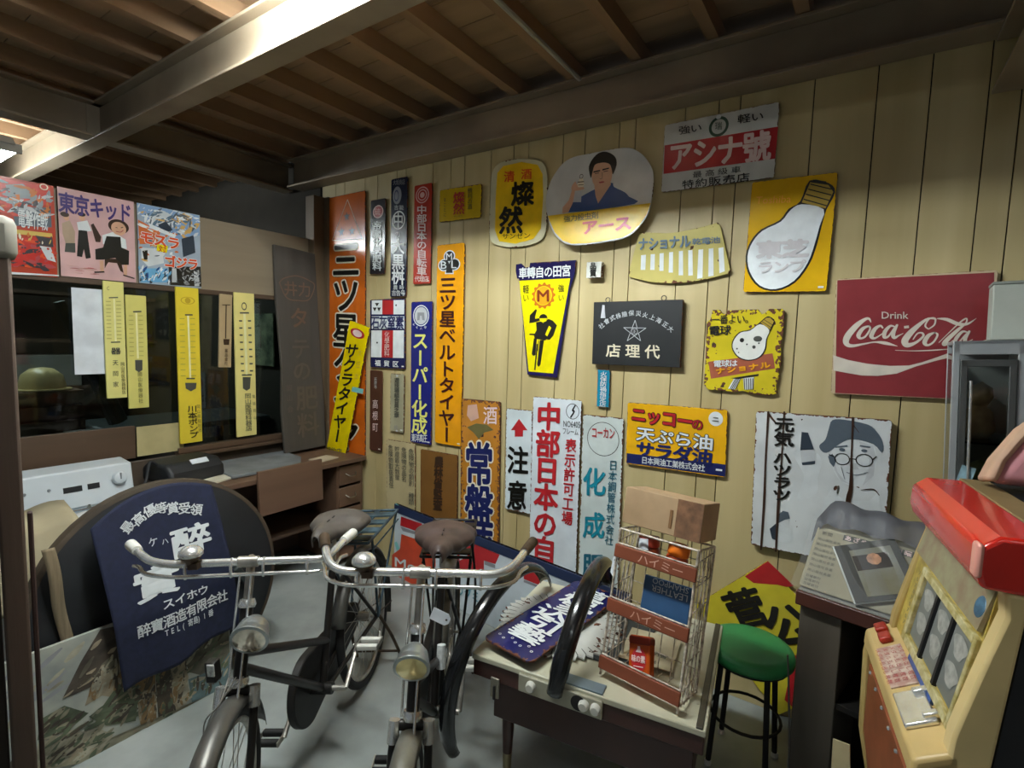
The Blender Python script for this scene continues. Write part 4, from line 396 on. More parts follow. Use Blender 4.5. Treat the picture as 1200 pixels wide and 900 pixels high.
 'poster_c':('L',(1.4646,2.1288),0.336,0.4477,0.0,None,[('p','pblue',1,[(-0.17,0.2205),(0.1602,0.2195),(0.1649,0.1023),(0.021,0.0459),(-0.1564,0.161)]),('r','pale',2,(-0.046,0.1594),0.0654,0.0481,0),('p','pgold',2,[(0.0339,0.191),(0.0827,0.2218),(0.1216,0.1989),(0.125,0.1266),(0.079,0.0559),(0.0461,0.1016)]),('p','dslate',3,[(-0.0651,0.1208),(-0.0233,0.149),(0.013,0.1056),(-0.0343,0.0767)]),('p','white',3,[(-0.1141,0.121),(0.0313,0.0784),(0.0213,0.0613),(-0.106,0.0931)]),('p','porange',2,[(-0.1658,0.1301),(-0.0524,0.0834),(-0.0724,0.01),(-0.1609,-0.0047)]),('p','dslate',2,[(0.0597,0.0629),(0.1294,0.096),(0.1372,-0.008),(0.067,-0.0446)]),('p','pale',2,[(-0.1546,-0.0231),(-0.0458,-0.0157),(-0.0386,-0.0954),(-0.1207,-0.1264),(-0.1547,-0.0916)]),('p','dark',3,[(-0.149,-0.0418),(-0.1226,-0.0328),(-0.124,-0.0873),(-0.1416,-0.0897)]),('p','pblue2',2,[(-0.1578,-0.1411),(-0.0207,-0.1235),(-0.0134,-0.2045),(-0.16,-0.22)]),('p','dark',2,[(-0.0158,-0.1127),(0.1661,-0.0889),(0.1687,-0.212),(-0.009,-0.2194)]),('p','lgrey',3,[(0.0028,-0.1205),(0.0266,-0.1175),(0.0295,-0.1999),(0.0008,-0.2029)]),('p','lgrey',3,[(0.1248,-0.1155),(0.1554,-0.1116),(0.1554,-0.2101),(0.1278,-0.2129)]),('t','モスラ','h',(-0.1588,0.0715),(0.2088,-0.0103),(-0.0019,-0.0683),'orred',0.06,'white',1.1,0.09),('t','ゴジラ','h',(-0.0393,-0.05),(0.1909,0.0018),(-0.0017,-0.066),'orred',0.06,'white',1.1,0.09),('p','yellow',4,[(-0.0724,0.01),(-0.0157,0.0073),(-0.0232,-0.0344),(-0.077,-0.0286)]),('t','対','h',(-0.0654,0.0032),(0.0403,-0.0005),(-0.0028,-0.0374),'red2',0.02,None,1.15,0.05)]),
 'therm_a':('L',(1.1667,1.5758),0.0952,0.6447,-0.03,None,[('s','olive2',2,[(-0.0371,0.2108,0.0028),(-0.0155,0.2124,0.0029)]),('s','olive2',2,[(0.0091,0.2143,0.0029),(0.0313,0.216,0.0029)]),('s','olive2',2,[(-0.0374,0.1907,0.0028),(-0.0158,0.1922,0.0029)]),('s','olive2',2,[(0.0088,0.194,0.0029),(0.031,0.1956,0.0029)]),('s','olive2',2,[(-0.0377,0.1706,0.0028),(-0.0161,0.172,0.0029)]),('s','olive2',2,[(0.0086,0.1736,0.0029),(0.0308,0.1751,0.0029)]),('s','olive2',2,[(-0.038,0.1505,0.0028),(-0.0164,0.1518,0.0029)]),('s','olive2',2,[(0.0083,0.1532,0.0029),(0.0305,0.1545,0.0029)]),('s','olive2',2,[(-0.0383,0.1303,0.0028),(-0.0166,0.1315,0.0029)]),('s','olive2',2,[(0.008,0.1328,0.0029),(0.0303,0.134,0.0029)]),('s','olive2',2,[(-0.0386,0.1102,0.0028),(-0.0169,0.1112,0.0029)]),('s','olive2',2,[(0.0078,0.1124,0.0029),(0.03,0.1134,0.0029)]),('s','olive2',2,[(-0.0388,0.09,0.0028),(-0.0172,0.0909,0.0029)]),('s','olive2',2,[(0.0075,0.0919,0.0029),(0.0298,0.0929,0.0029)]),('s','olive2',2,[(-0.0391,0.0698,0.0029),(-0.0174,0.0706,0.0029)]),('s','olive2',2,[(0.0073,0.0715,0.0029),(0.0295,0.0723,0.0029)]),('s','olive2',2,[(-0.0394,0.0496,0.0029),(-0.0177,0.0502,0.0029)]),('s','olive2',2,[(0.007,0.051,0.0029),(0.0293,0.0516,0.0029)]),('s','olive2',2,[(-0.0397,0.0293,0.0029),(-0.018,0.0299,0.0029)]),('s','olive2',2,[(0.0067,0.0305,0.0029),(0.029,0.031,0.0029)]),('s','olive2',2,[(-0.04,0.0091,0.0029),(-0.0183,0.0095,0.0029)]),('s','olive2',2,[(0.0065,0.0099,0.0029),(0.0288,0.0103,0.0029)]),('s','dgrey',2,[(-0.0236,0.2319,0.0057),(0.0186,0.237,0.0058)]),('s','dgrey',2,[(-0.0218,-0.011,0.0058),(0.022,-0.0089,0.0059)]),('s','palew',2,[(-0.0002,0.2292,0.0086),(0.0007,-0.006,0.0087)]),('t','Ｃ','h',(-0.0346,0.2941),(0.0181,0.0018),(-0.0008,-0.0247),'olive',0,None,1.15,0.05),('t','器','h',(-0.0227,-0.0408),(0.0438,0.0002),(0.0002,-0.0362),'dgrey',0.03,None,1.15,0.05),('t','天岡家','v',(-0.0177,-0.0929),(0.0265,-0.0003),(-0.0028,-0.1824),'dgrey',0,None,1.15,0.05),('t','岡山市医療器械店','v',(0.0188,-0.1204),(0.0189,-0.0004),(0.0028,-0.1818),'olive',0,None,1.15,0.05)]),
 'therm_b':('L',(1.2715,1.5096),0.1015,0.6447,-0.03,None,[('s','olive2',2,[(-0.0378,0.2053,0.003),(-0.0162,0.2065,0.003)]),('s','olive2',2,[(0.0085,0.2078,0.003),(0.0307,0.209,0.0031)]),('s','olive2',2,[(-0.0381,0.1805,0.003),(-0.0164,0.1815,0.003)]),('s','olive2',2,[(0.0083,0.1827,0.003),(0.0305,0.1837,0.0031)]),('s','olive2',2,[(-0.0384,0.1556,0.003),(-0.0167,0.1564,0.003)]),('s','olive2',2,[(0.008,0.1574,0.003),(0.0303,0.1583,0.0031)]),('s','olive2',2,[(-0.0386,0.1306,0.003),(-0.017,0.1314,0.003)]),('s','olive2',2,[(0.0078,0.1322,0.003),(0.03,0.1329,0.0031)]),('s','olive2',2,[(-0.0389,0.1057,0.003),(-0.0172,0.1063,0.003)]),('s','olive2',2,[(0.0075,0.1069,0.003),(0.0298,0.1075,0.0031)]),('s','olive2',2,[(-0.0392,0.0807,0.003),(-0.0175,0.0811,0.003)]),('s','olive2',2,[(0.0073,0.0816,0.003),(0.0296,0.082,0.0031)]),('s','olive2',2,[(-0.0395,0.0557,0.003),(-0.0178,0.056,0.003)]),('s','olive2',2,[(0.007,0.0563,0.003),(0.0293,0.0565,0.0031)]),('s','olive2',2,[(-0.0398,0.0306,0.003),(-0.018,0.0308,0.003)]),('s','olive2',2,[(0.0068,0.0309,0.003),(0.0291,0.031,0.0031)]),('s','olive2',2,[(-0.04,0.0056,0.003),(-0.0183,0.0055,0.003)]),('s','olive2',2,[(0.0065,0.0055,0.0031),(0.0288,0.0054,0.0031)]),('s','olive2',2,[(-0.0403,-0.0196,0.003),(-0.0186,-0.0198,0.003)]),('s','olive2',2,[(0.0063,-0.02,0.0031),(0.0286,-0.0202,0.0031)]),('s','dgrey',2,[(-0.0165,0.2289,0.0075),(0.0243,0.233,0.0076)]),('s','palew',2,[(-0.0013,0.2234,0.009),(-0.0,-0.0363,0.0091)]),('p','dgrey',1,[(-0.0143,-0.0442),(0.0225,-0.0448),(0.0209,-0.1025),(0.0035,-0.1151),(-0.0145,-0.1014)]),('t','岡山医療器社','v',(-0.0049,-0.1099),(0.0227,-0.0008),(0.0006,-0.1864),'olive',0,None,1.15,0.05)]),
 'therm_c':('L',(1.546,1.4225),0.1297,0.9601,0.3,None,[('s','olive2',2,[(-0.0487,0.2897,0.0033),(-0.0211,0.2909,0.0033)]),('s','olive2',2,[(0.0104,0.2923,0.0034),(0.0388,0.2935,0.0034)]),('s','olive2',2,[(-0.049,0.2553,0.0033),(-0.0215,0.2563,0.0033)]),('s','olive2',2,[(0.0101,0.2574,0.0034),(0.0385,0.2584,0.0034)]),('s','olive2',2,[(-0.0494,0.2209,0.0033),(-0.0218,0.2217,0.0033)]),('s','olive2',2,[(0.0098,0.2225,0.0034),(0.0382,0.2232,0.0034)]),('s','olive2',2,[(-0.0497,0.1865,0.0033),(-0.0221,0.1869,0.0033)]),('s','olive2',2,[(0.0095,0.1875,0.0034),(0.038,0.188,0.0034)]),('s','olive2',2,[(-0.0501,0.152,0.0033),(-0.0224,0.1522,0.0034)]),('s','olive2',2,[(0.0092,0.1524,0.0034),(0.0377,0.1527,0.0034)]),('s','olive2',2,[(-0.0504,0.1174,0.0033),(-0.0228,0.1173,0.0034)]),('s','olive2',2,[(0.0089,0.1173,0.0034),(0.0374,0.1173,0.0034)]),('s','olive2',2,[(-0.0508,0.0827,0.0033),(-0.0231,0.0824,0.0034)]),('s','olive2',2,[(0.0086,0.0821,0.0034),(0.0371,0.0818,0.0034)]),('s','olive2',2,[(-0.0511,0.048,0.0033),(-0.0234,0.0475,0.0034)]),('s','olive2',2,[(0.0083,0.0469,0.0034),(0.0369,0.0463,0.0034)]),('s','olive2',2,[(-0.0515,0.0132,0.0033),(-0.0237,0.0124,0.0034)]),('s','olive2',2,[(0.008,0.0115,0.0034),(0.0366,0.0107,0.0034)]),('s','olive2',2,[(-0.0518,-0.0216,0.0033),(-0.0241,-0.0227,0.0034)]),('s','olive2',2,[(0.0077,-0.0239,0.0034),(0.0363,-0.0249,0.0035)]),('s','olive2',2,[(-0.0522,-0.0565,0.0033),(-0.0244,-0.0578,0.0034)]),('s','olive2',2,[(0.0074,-0.0593,0.0034),(0.036,-0.0606,0.0035)]),('s','dgrey',2,[(-0.0177,0.3135,0.0084),(0.0262,0.3157,0.0085)]),('s','dgrey',2,[(-0.0205,-0.0756,0.0085),(0.0289,-0.0782,0.0086)]),('s','palew',2,[(-0.0001,0.3092,0.0101),(0.0025,-0.0733,0.0103)]),('r','amber2',1,(0.0008,0.4009),0.0406,0.0225,0.85),('r','amber2',1,(0.0008,0.4009),0.0162,0.0173,0),('p','dgrey',1,[(-0.0277,-0.1017),(0.0382,-0.1055),(0.0339,-0.1411),(0.0035,-0.1569),(-0.0254,-0.1371)]),('t','川本ポンプ','v',(-0.0202,-0.244),(0.0547,-0.0034),(0.0058,-0.2069),'dark',0.02,None,1.15,0.05),('t','岡山県総社市','v',(0.0329,-0.2401),(0.0219,-0.002),(0.007,-0.1824),'olive',0,None,1.15,0.05)]),
 'therm_d':('L',(1.7702,1.6452),0.0795,0.4733,-1.77,None,[('s','dbrown',2,[(0.0005,0.1688,0.0073),(-0.0002,-0.0489,0.0074)]),('s','dbrown',2,[(-0.0247,0.1662,0.0054),(0.0261,0.1714,0.0055)]),('p','dbrown',1,[(-0.0146,-0.0533),(0.0256,-0.0514),(0.0224,-0.0888),(-0.0105,-0.0901)]),('t','薬品会社','v',(-0.0066,-0.114),(0.0219,0.0007),(-0.0003,-0.1114),'dbrown',0,None,1.15,0.05)]),
 'therm_e':('L',(1.8994,1.4185),0.136,0.966,0.38,None,[('s','dgrey',2,[(-0.0327,0.3494,0.0095),(0.0292,0.3526,0.0097)]),('s','dgrey',2,[(-0.0283,-0.0645,0.0096),(0.0403,-0.0658,0.0099)]),('s','palew',2,[(-0.0021,0.3453,0.0153),(0.0048,-0.0622,0.0156)]),('s','dgrey',2,[(-0.0395,0.2965,0.0095),(-0.0185,0.2973,0.0095)]),('s','dgrey',2,[(-0.0387,0.2495,0.0095),(-0.0176,0.2501,0.0095)]),('s','dgrey',2,[(-0.0378,0.2023,0.0095),(-0.0167,0.2027,0.0096)]),('s','dgrey',2,[(-0.0369,0.155,0.0095),(-0.0158,0.1552,0.0096)]),('s','dgrey',2,[(-0.0361,0.1076,0.0095),(-0.0149,0.1075,0.0096)]),('s','dgrey',2,[(-0.0352,0.0601,0.0096),(-0.014,0.0597,0.0096)]),('s','dgrey',2,[(-0.0343,0.0124,0.0096),(-0.0131,0.0117,0.0096)]),('s','dgrey',2,[(-0.0335,-0.0355,0.0096),(-0.0122,-0.0363,0.0097)]),('s','dgrey',2,[(0.0202,0.2988,0.0097),(0.0418,0.2997,0.0097)]),('s','dgrey',2,[(0.0212,0.2511,0.0097),(0.0428,0.2517,0.0098)]),('s','dgrey',2,[(0.0221,0.2033,0.0097),(0.0438,0.2037,0.0098)]),('s','dgrey',2,[(0.0231,0.1554,0.0097),(0.0448,0.1555,0.0098)]),('s','dgrey',2,[(0.0241,0.1073,0.0097),(0.0458,0.1071,0.0098)]),('s','dgrey',2,[(0.025,0.059,0.0098),(0.0468,0.0586,0.0098)]),('s','dgrey',2,[(0.026,0.0106,0.0098),(0.0478,0.01,0.0099)]),('s','dgrey',2,[(0.027,-0.0379,0.0098),(0.0489,-0.0388,0.0099)]),('r','dgrey',1,(-0.003,0.3943),0.0174,0.0264,0.7),('p','dgrey',1,[(-0.0228,-0.0782),(0.032,-0.081),(0.0265,-0.1587),(0.0025,-0.1726),(-0.0225,-0.1553)]),('t','岡山医理科器店','v',(-0.0135,-0.1889),(0.0453,-0.0015),(0.0023,-0.2601),'dgrey',0,None,1.15,0.05),('t','電話岡山','v',(0.0378,-0.1889),(0.0201,-0.0015),(0.008,-0.1983),'olive',0,None,1.15,0.05)]),
 'apron':(('x',-2.325),(0.9676,0.6085),0.4568,0.7154,6.08,None,[('g','最',(-0.1133,0.2596),0.0467,0.0467,40,'white',0.03),('g','高',(-0.0695,0.2764),0.0474,0.0474,26,'white',0.03),('g','優',(-0.0255,0.2942),0.0481,0.0481,12,'white',0.03),('g','等',(0.0155,0.2889),0.0489,0.0489,0,'white',0.03),('g','賞',(0.0567,0.2746),0.0498,0.0498,-6,'white',0.03),('g','受',(0.0992,0.2584),0.0506,0.0506,-14,'white',0.03),('g','領',(0.1426,0.2371),0.0516,0.0516,-22,'white',0.03),('t','ケ','h',(-0.0592,0.1897),(0.0347,-0.0016),(-0.0023,-0.0361),'white',0.02,None,1.15,0.05),('t','ハ','h',(-0.0144,0.1686),(0.0255,-0.002),(-0.0006,-0.024),'white',0.02,None,1.15,0.05),('t','醉','h',(0.0238,0.1841),(0.1543,-0.0088),(-0.0096,-0.1143),'white',0.045,None,1.15,0.05),('t','實','h',(-0.141,0.0805),(0.1656,-0.0124),(-0.0093,-0.121),'white',0.04,None,1.15,0.05),('t','スイホウ','h',(-0.0667,-0.0638),(0.1868,-0.0242),(-0.0016,-0.0409),'white',0.03,None,1.0,0.05),('t','醉寶酒造有限会社','h',(-0.1627,-0.1234),(0.3574,-0.0269),(-0.0024,-0.053),'white',0.03,None,1.15,0.05),('t','TEL(寄島)1番','h',(-0.0741,-0.1872),(0.2007,-0.0241),(-0.0017,-0.032),'white',0.02,None,1.15,0.05)]),
 'painting':(('x',-2.35),(0.8,0.24),0.82,0.48,0.0,None,[('p','p_roof',2,[(-0.2034,0.0318),(-0.144,0.14),(-0.0773,0.2366),(-0.0276,0.2273),(-0.026,0.0129),(-0.0946,0.0303),(-0.1734,0.0276)]),('p','p_wall',1,[(-0.0923,0.1056),(-0.0227,0.1256),(0.0295,-0.018),(0.0211,-0.1016),(-0.0855,-0.0241),(-0.1394,-0.0338)]),('p','p_green',3,[(-0.0868,-0.0657),(-0.0169,0.0079),(0.0406,-0.0537),(0.0187,-0.1889),(-0.0783,-0.1491),(-0.1304,-0.0809)]),('p','p_post',3,[(0.0236,-0.0147),(0.0973,-0.0181),(0.0914,-0.2471),(0.0355,-0.237)]),('p','p_dark',3,[(0.0979,0.0042),(0.156,-0.0006),(0.1634,-0.2488),(0.0983,-0.2269)]),('p','p_wall',3,[(0.1558,-0.0112),(0.2167,-0.0118),(0.219,-0.2191),(0.157,-0.237)]),('p','p_roof2',2,[(0.1967,0.0141),(0.4055,0.0419),(0.4032,-0.091),(0.3514,-0.1974),(0.2287,-0.0972)]),('p','p_teal',3,[(0.2211,-0.1248),(0.3525,-0.1397),(0.4032,-0.091),(0.4007,-0.2418),(0.2324,-0.2512)]),('p','p_dark',1,[(-0.028,0.2133),(0.2016,0.2282),(0.2102,0.0072),(0.1042,0.0009),(-0.0169,0.0079)]),('p','p_stone',2,[(-0.2798,-0.0919),(-0.1728,-0.1023),(-0.0909,-0.198),(-0.1466,-0.2518),(-0.2922,-0.1752)]),('p','p_green',1,[(-0.2674,-0.0084),(-0.1994,0.0026),(-0.1299,-0.0673),(-0.1928,-0.0961),(-0.2794,-0.0791)]),('p','p_earth',4,[(-0.2879,-0.1849),(-0.1466,-0.2518),(0.0355,-0.237),(0.2324,-0.2512),(0.4006,-0.2503),(0.4004,-0.2621),(-0.3292,-0.1875)]),('p','p_stone',3,[(-0.1634,-0.129),(-0.1108,-0.1354),(-0.0574,-0.1985),(-0.092,-0.2329),(-0.1555,-0.2036)]),('p','p_stone',4,[(0.1405,-0.0953),(0.2074,-0.1171),(0.2333,-0.2115),(0.1775,-0.2259)])]),
 'bigsign':(('o',(-2.57,2.455),(1.74,-0.235)),(0.9,0.25),1.8,0.5,0.0,None,[('p','red2',1,[(-0.826,0.1778),(-0.6011,0.1878),(-0.5996,0.1254),(-0.8327,0.1135)]),('p','grey',1,[(-0.8325,0.1065),(-0.5922,0.1189),(-0.5918,0.1047),(-0.8035,0.0826)]),('p','orred3',1,[(-0.8188,0.0575),(-0.4634,0.0778),(-0.4599,-0.0518),(-0.5977,-0.253),(-0.9264,-0.29),(-0.921,-0.1188),(-0.8326,-0.0514)]),('t','Motor','h',(-0.8831,-0.1224),(0.4782,0.0652),(0.0012,-0.0658),'white',0.03,None,1.15,0.05),('p','red2',1,[(-0.2529,0.1223),(-0.132,0.1975),(0.0856,0.1907),(0.0551,0.1271),(-0.0351,0.1195),(-0.0315,0.0183),(-0.2865,-0.0319)]),('p','white',2,[(-0.2407,0.1348),(-0.1284,0.0901),(-0.1893,0.0886),(-0.2381,0.0555)]),('p','white',2,[(-0.2616,0.1954),(-0.1629,0.2172),(-0.1921,0.1756),(-0.2542,0.162)]),('p','grey',2,[(-0.0294,0.1213),(0.0552,0.123),(0.056,0.1023),(-0.0286,0.0978)]),('t','リグミ','h',(-0.2527,-0.0855),(0.1896,0.0109),(0.0023,-0.0741),'teal',0.01,None,1.15,0.05),('p','cyan',4,[(-0.8836,0.257),(-0.8514,0.2548),(-0.8569,0.2067),(-0.8942,0.2125)]),('p','cyan',3,[(-0.8947,-0.0244),(-0.869,-0.0068),(-0.8327,-0.0465),(-0.8644,-0.0761)]),('p','red2',1,[(0.2639,0.182),(0.3905,0.1844),(0.3936,0.1158),(0.2669,0.1114)]),('p','grey',1,[(0.2671,0.1074),(0.3938,0.112),(0.3943,0.099),(0.2676,0.094)])]),
}
# ================================================================== THE ROOM
DW = 2.53            # the sign wall
XL = -3.47           # the window wall
def joined_boxes(boxes):
    m = MB()
    for c, d in boxes: m.box(c, d)
    return m
m_conc = mat('concrete', '#848a86', .5, 0, .14, 2.2, .1, (1,1,1), '#a9aeaa')
struct(MB().box((-1.8, -.4, -.05), (11, 6.2, .1)).build('floor', m_conc, smooth=0))
# sign wall: printed wood panelling, narrow and wide boards with dark grooves between
m_panel = mat('panelling', '#baa775', .45, 0, .05, 3, .03, (2.2, 1, .12), '#c9b787')
m_dark = mat('gap_dark', '#17130e', .9)
mb = MB(); x = -3.47
gro = [-.519, -.235, -.019, .147, .313, .40]
wpat = [.16, .10, .22, .13, .19, .085, .24, .15, .11, .20]
xs = [-3.47]; i = 0
while xs[-1] + wpat[i % 10] < -.60: xs.append(xs[-1]+wpat[i % 10]); i += 1
xs += gro; i = 0
while xs[-1] < 2.6: xs.append(xs[-1]+wpat[i % 10]); i += 1
for a, b in zip(xs, xs[1:]): mb.box(((a+b)/2, DW+.006, 1.49), (b-a-.004, .012, 2.98))
wb = struct(mb.build('wall_back', m_panel, smooth=0, bevel=.0012))
struct(MB().box((-.4, DW+.035, 1.5), (6.2, .045, 3.0)).build('trim_0', m_dark, smooth=0))
m_plain = mat('plaster', '#8d8370', .9)
struct(MB().box((2.75, -.4, 1.5), (.1, 6.2, 3.0)).build('wall_right', m_plain, smooth=0))
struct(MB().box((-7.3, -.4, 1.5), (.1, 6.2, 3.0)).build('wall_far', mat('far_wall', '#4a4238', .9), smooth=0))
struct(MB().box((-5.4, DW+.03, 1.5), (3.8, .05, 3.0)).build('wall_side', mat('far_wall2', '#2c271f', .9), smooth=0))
# ceiling: boards laid over joists
m_ceil = wood('ceiling_board', '#93795c', 'x', 5, .8, .2)
m_joist = wood('joist', '#927456', 'y', 6, .8, .15)
mb = MB(); y = -3.5
while y < 2.6:
    mb.box((-2.2, y+.09, 3.055), (10.4, .176, .018)); y += .18
struct(mb.build('ceiling', m_ceil, smooth=0))
mb = MB(); x = -6.8
for k in range(28):
    mb.box((-.965+.34*(k-18), -.4, 3.003), (.05, 6.0, .085))
struct(mb.build('trim_1', m_joist, smooth=0))
# steel beams, I section
m_steel = mat('beam_steel', '#8a7b68', .5, .0, .10, 3, .05, (1,1,1), '#998a74')
def ibeam(name, a, b, z0, h, w, tf=.014, tw=.010):
    a, b = Vector(a), Vector(b); d = (b-a).normalized(); s = Vector((-d.y, d.x, 0)); mm = MB(); c = (a+b)/2; L = (b-a).length
    rot = Matrix(((d.x, s.x, 0), (d.y, s.y, 0), (0, 0, 1)))
    mm.box((c.x, c.y, z0+tf/2), (L, w, tf), rot); mm.box((c.x, c.y, z0+h-tf/2), (L, w, tf), rot); mm.box((c.x, c.y, z0+h/2), (L, tw, h-2*tf), rot)
    return struct(mm.build(name, m_steel, smooth=0, bevel=.003))
ibeam('trim_2', (-3.72, 2.463), (2.7, 2.463), 2.75, .207, .13)          # over the sign wall
ibeam('trim_3', (-7.2, 1.275), (2.7, 1.275), 2.75, .207, .10)           # across the room
ibeam('trim_4', (-3.86, -3.4), (-3.86, 2.5), 2.752, .205, .125)           # over the window wall
ibeam('trim_5', (.41, -.9), (.41, 2.5), 2.555, .19, .19)               # lower beam on the right
struct(joined_boxes([((-3.86, 1.275, 2.85), (.02, .14, .19))]).build('trim_6', m_steel, smooth=0, bevel=.002))
MBc = MB().tube([(-1.255, -3, 2.945), (-1.255, 2.40, 2.945)], .011, 8)
tag(MBc.build('conduit_pipe', mat('conduit', '#a8a49a', .4)), 'thin pale conduit pipe clipped along the ceiling joists', 'pipe')

# ------------------------------------------------------------------ window wall
m_frame = wood('window_wood', '#54402f', 'y', 5, .6, .15)
m_framez = wood('post_wood', '#65543f', 'z', 5, .6, .15)
m_ply = wood('plywood_board', '#8d7d66', 'y', 4, .6, .05)
struct(MB().box((XL-.015, .98, 2.125), (.024, 3.0, .445)).build('wall_left', m_ply, smooth=0, bevel=.002))
struct(joined_boxes([((XL-.01, .98, 1.888), (.05, 3.0, .03)), ((XL-.01, 1.98, .895), (.06, 1.0, .035)), ((XL+.01, 1.98, .865), (.09, 1.0, .02))]).build('trim_7', m_frame, smooth=0, bevel=.003))
struct(MB().box((XL-.012, .25, .985), (.03, 2.02, .19)).build('wall_left_panel', m_frame, smooth=0, bevel=.003))
struct(MB().box((XL-.02, 1.0, .44), (.04, 3.0, .85)).build('wall_left_lower', mat('dado', '#4b3f33', .8), smooth=0))
struct(joined_boxes([((XL+.015, 2.462, 1.33), (.10, .105, 2.66)), ((XL-.03, 2.38, 1.4), (.03, .05, 1.1)), ((XL+.085, 2.512, 1.33), (.05, .03, 2.66))]).build('trim_8', m_framez, smooth=0, bevel=.004))
struct(MB().box((XL-.018, .98, 1.4), (.005, 2.96, .99)).build('window_1', glass('window_glass', '#c6d0cf', .03), smooth=0))
tag(MB().box((XL+.004, 1.39, .985), (.006, .25, .175)).build('card_sheet', mat('beige_card', '#b9ad7c', .7)), 'pale yellow card covering the bottom corner of the window', 'card')
# things in the dark room behind the glass
e = thing('work_table', 'dark work table in the room behind the window', 'table', (-4.5, 1.2, 0))
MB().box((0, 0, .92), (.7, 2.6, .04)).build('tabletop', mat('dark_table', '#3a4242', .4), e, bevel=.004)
for sx in (-.3, .3):
    for sy in (-1.2, 1.2): MB().box((sx, sy, .45), (.05, .05, .9)).build('leg', m_frame, e)
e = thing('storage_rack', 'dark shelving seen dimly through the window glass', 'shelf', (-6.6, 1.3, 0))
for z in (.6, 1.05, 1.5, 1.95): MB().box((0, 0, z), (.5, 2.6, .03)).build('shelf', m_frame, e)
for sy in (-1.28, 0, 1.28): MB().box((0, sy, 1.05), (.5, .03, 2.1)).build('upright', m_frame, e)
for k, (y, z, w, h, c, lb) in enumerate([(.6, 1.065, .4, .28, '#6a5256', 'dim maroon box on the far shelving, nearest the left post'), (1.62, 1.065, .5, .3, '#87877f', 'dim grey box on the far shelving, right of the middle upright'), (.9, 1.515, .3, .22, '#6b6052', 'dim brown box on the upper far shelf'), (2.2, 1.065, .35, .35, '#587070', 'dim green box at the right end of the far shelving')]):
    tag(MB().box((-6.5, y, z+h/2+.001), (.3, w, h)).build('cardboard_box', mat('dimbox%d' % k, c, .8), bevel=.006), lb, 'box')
M = at_dir((-4.45, .80, 1.06), (.8, -.1, .5))
e = thing('safety_helmet', 'rounded yellowish helmet on the table behind the window', 'helmet', (-4.45, 1.10, 1.223))
MB().lathe([(.001, .15), (.06, .14), (.105, .10), (.12, .04), (.122, .0), (.115, .0)], 20).build('shell', mat('helmet_shell', '#cdbb86', .35), e)
MB().lathe([(.123, .0), (.15, .004), (.15, .01), (.12, .012)], 20).build('brim', mat('helmet_shell', '#cdbb86', .35), e)
tag(MB().box((-4.3, 1.26, .948), (.2, .20, .015)).build('paper_pad', mat('pad_white', '#d8dcde', .7)), 'white pad lying on the table behind the glass', 'paper')
e = thing('wooden_crate', 'dim wooden crate under the yellowish helmet behind the window', 'crate', (-4.47, 1.10, .942))
for z in (.045, .14, .235): MB().box((.15, 0, z), (.012, .36, .08)).build('slat', m_frame, e); MB().box((-.15, 0, z), (.012, .36, .08)).build('slat', m_frame, e)
for s in (-1, 1): MB().box((0, s*.174, .14), (.288, .012, .27)).build('end_board', m_frame, e)
MB().box((0, 0, .274), (.30, .36, .012)).build('lid', m_frame, e)
tag(MB().tube([(-4.30, 1.46, .99), (-4.25, 1.15, 1.80)], [.06, .03], 10).build('hand_saw', mat('saw_dark', '#2c3029', .4)), 'dark slanting tool standing on the table behind the glass', 'tool')
tag(MB().box((-4.25, 2.495, 1.58), (.36, .012, .44)).build('wall_poster', mat('poster_green', '#b7c49a', .6, 0, .5, 9, 0, (1,1,1), '#2d3a2c')), 'greenish poster on the end wall behind the window', 'poster')
for nm, x0, x1, y, z, st in LAMPS:
    lb = {'near': 'white fluorescent fitting beside the cross beam overhead', 'behind': 'white fluorescent fitting over the middle of the room', 'next_room': 'white fluorescent fitting in the room behind the window'}[nm]
    e = thing('ceiling_light', lb, 'lamp', ((x0+x1)/2, y, z))
    L = x1-x0
    MB().ext([(-.045, .040), (.045, .040), (.03, .075), (-.03, .075)], 'x', -L/2-.04, L/2+.04).build('housing', mat('lamp_white', '#dcdcd8', .4), e, bevel=.003)
    for s in (-.05, .05):
        t = MB().tube([(-L/2, s, .02), (L/2, s, .02)], .015, 12).build('tube', glow('tube_glow_%s%s' % (nm, s), (.90, .985, 1.0, 1), st), e)
    for s in (-1, 1): MB().box((s*(L/2+.012), 0, .025), (.02, .15, .05)).build('socket', mat('lamp_white', '#dcdcd8', .4), e)
    MB().tube([(0, 0, .08), (0, 0, 2.96-z)], .01, 6).build('hanger', mat('lamp_white', '#dcdcd8', .4), e)

# wooden post in the left foreground
e = thing('wooden_post', 'worn dark wooden post rising at the left edge of the picture', 'post', (-1.62, .338, 0), (0, 0, R_(-12)))
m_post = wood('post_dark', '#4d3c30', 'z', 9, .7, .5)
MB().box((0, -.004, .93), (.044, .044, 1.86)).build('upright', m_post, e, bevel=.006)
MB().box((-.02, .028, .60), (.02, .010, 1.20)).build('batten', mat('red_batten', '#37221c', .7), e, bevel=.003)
MB().box((-.03, -.075, .75), (.03, .09, 1.5)).build('side_board', mat('post_side_dark', '#2b2119', .8), e, bevel=.004)  # plain dark brown board to the left of the upright
MB().box((0, 0, 1.84), (.06, .06, .10)).build('cap', mat('post_cap', '#8b867a', .7), e, bevel=.02)

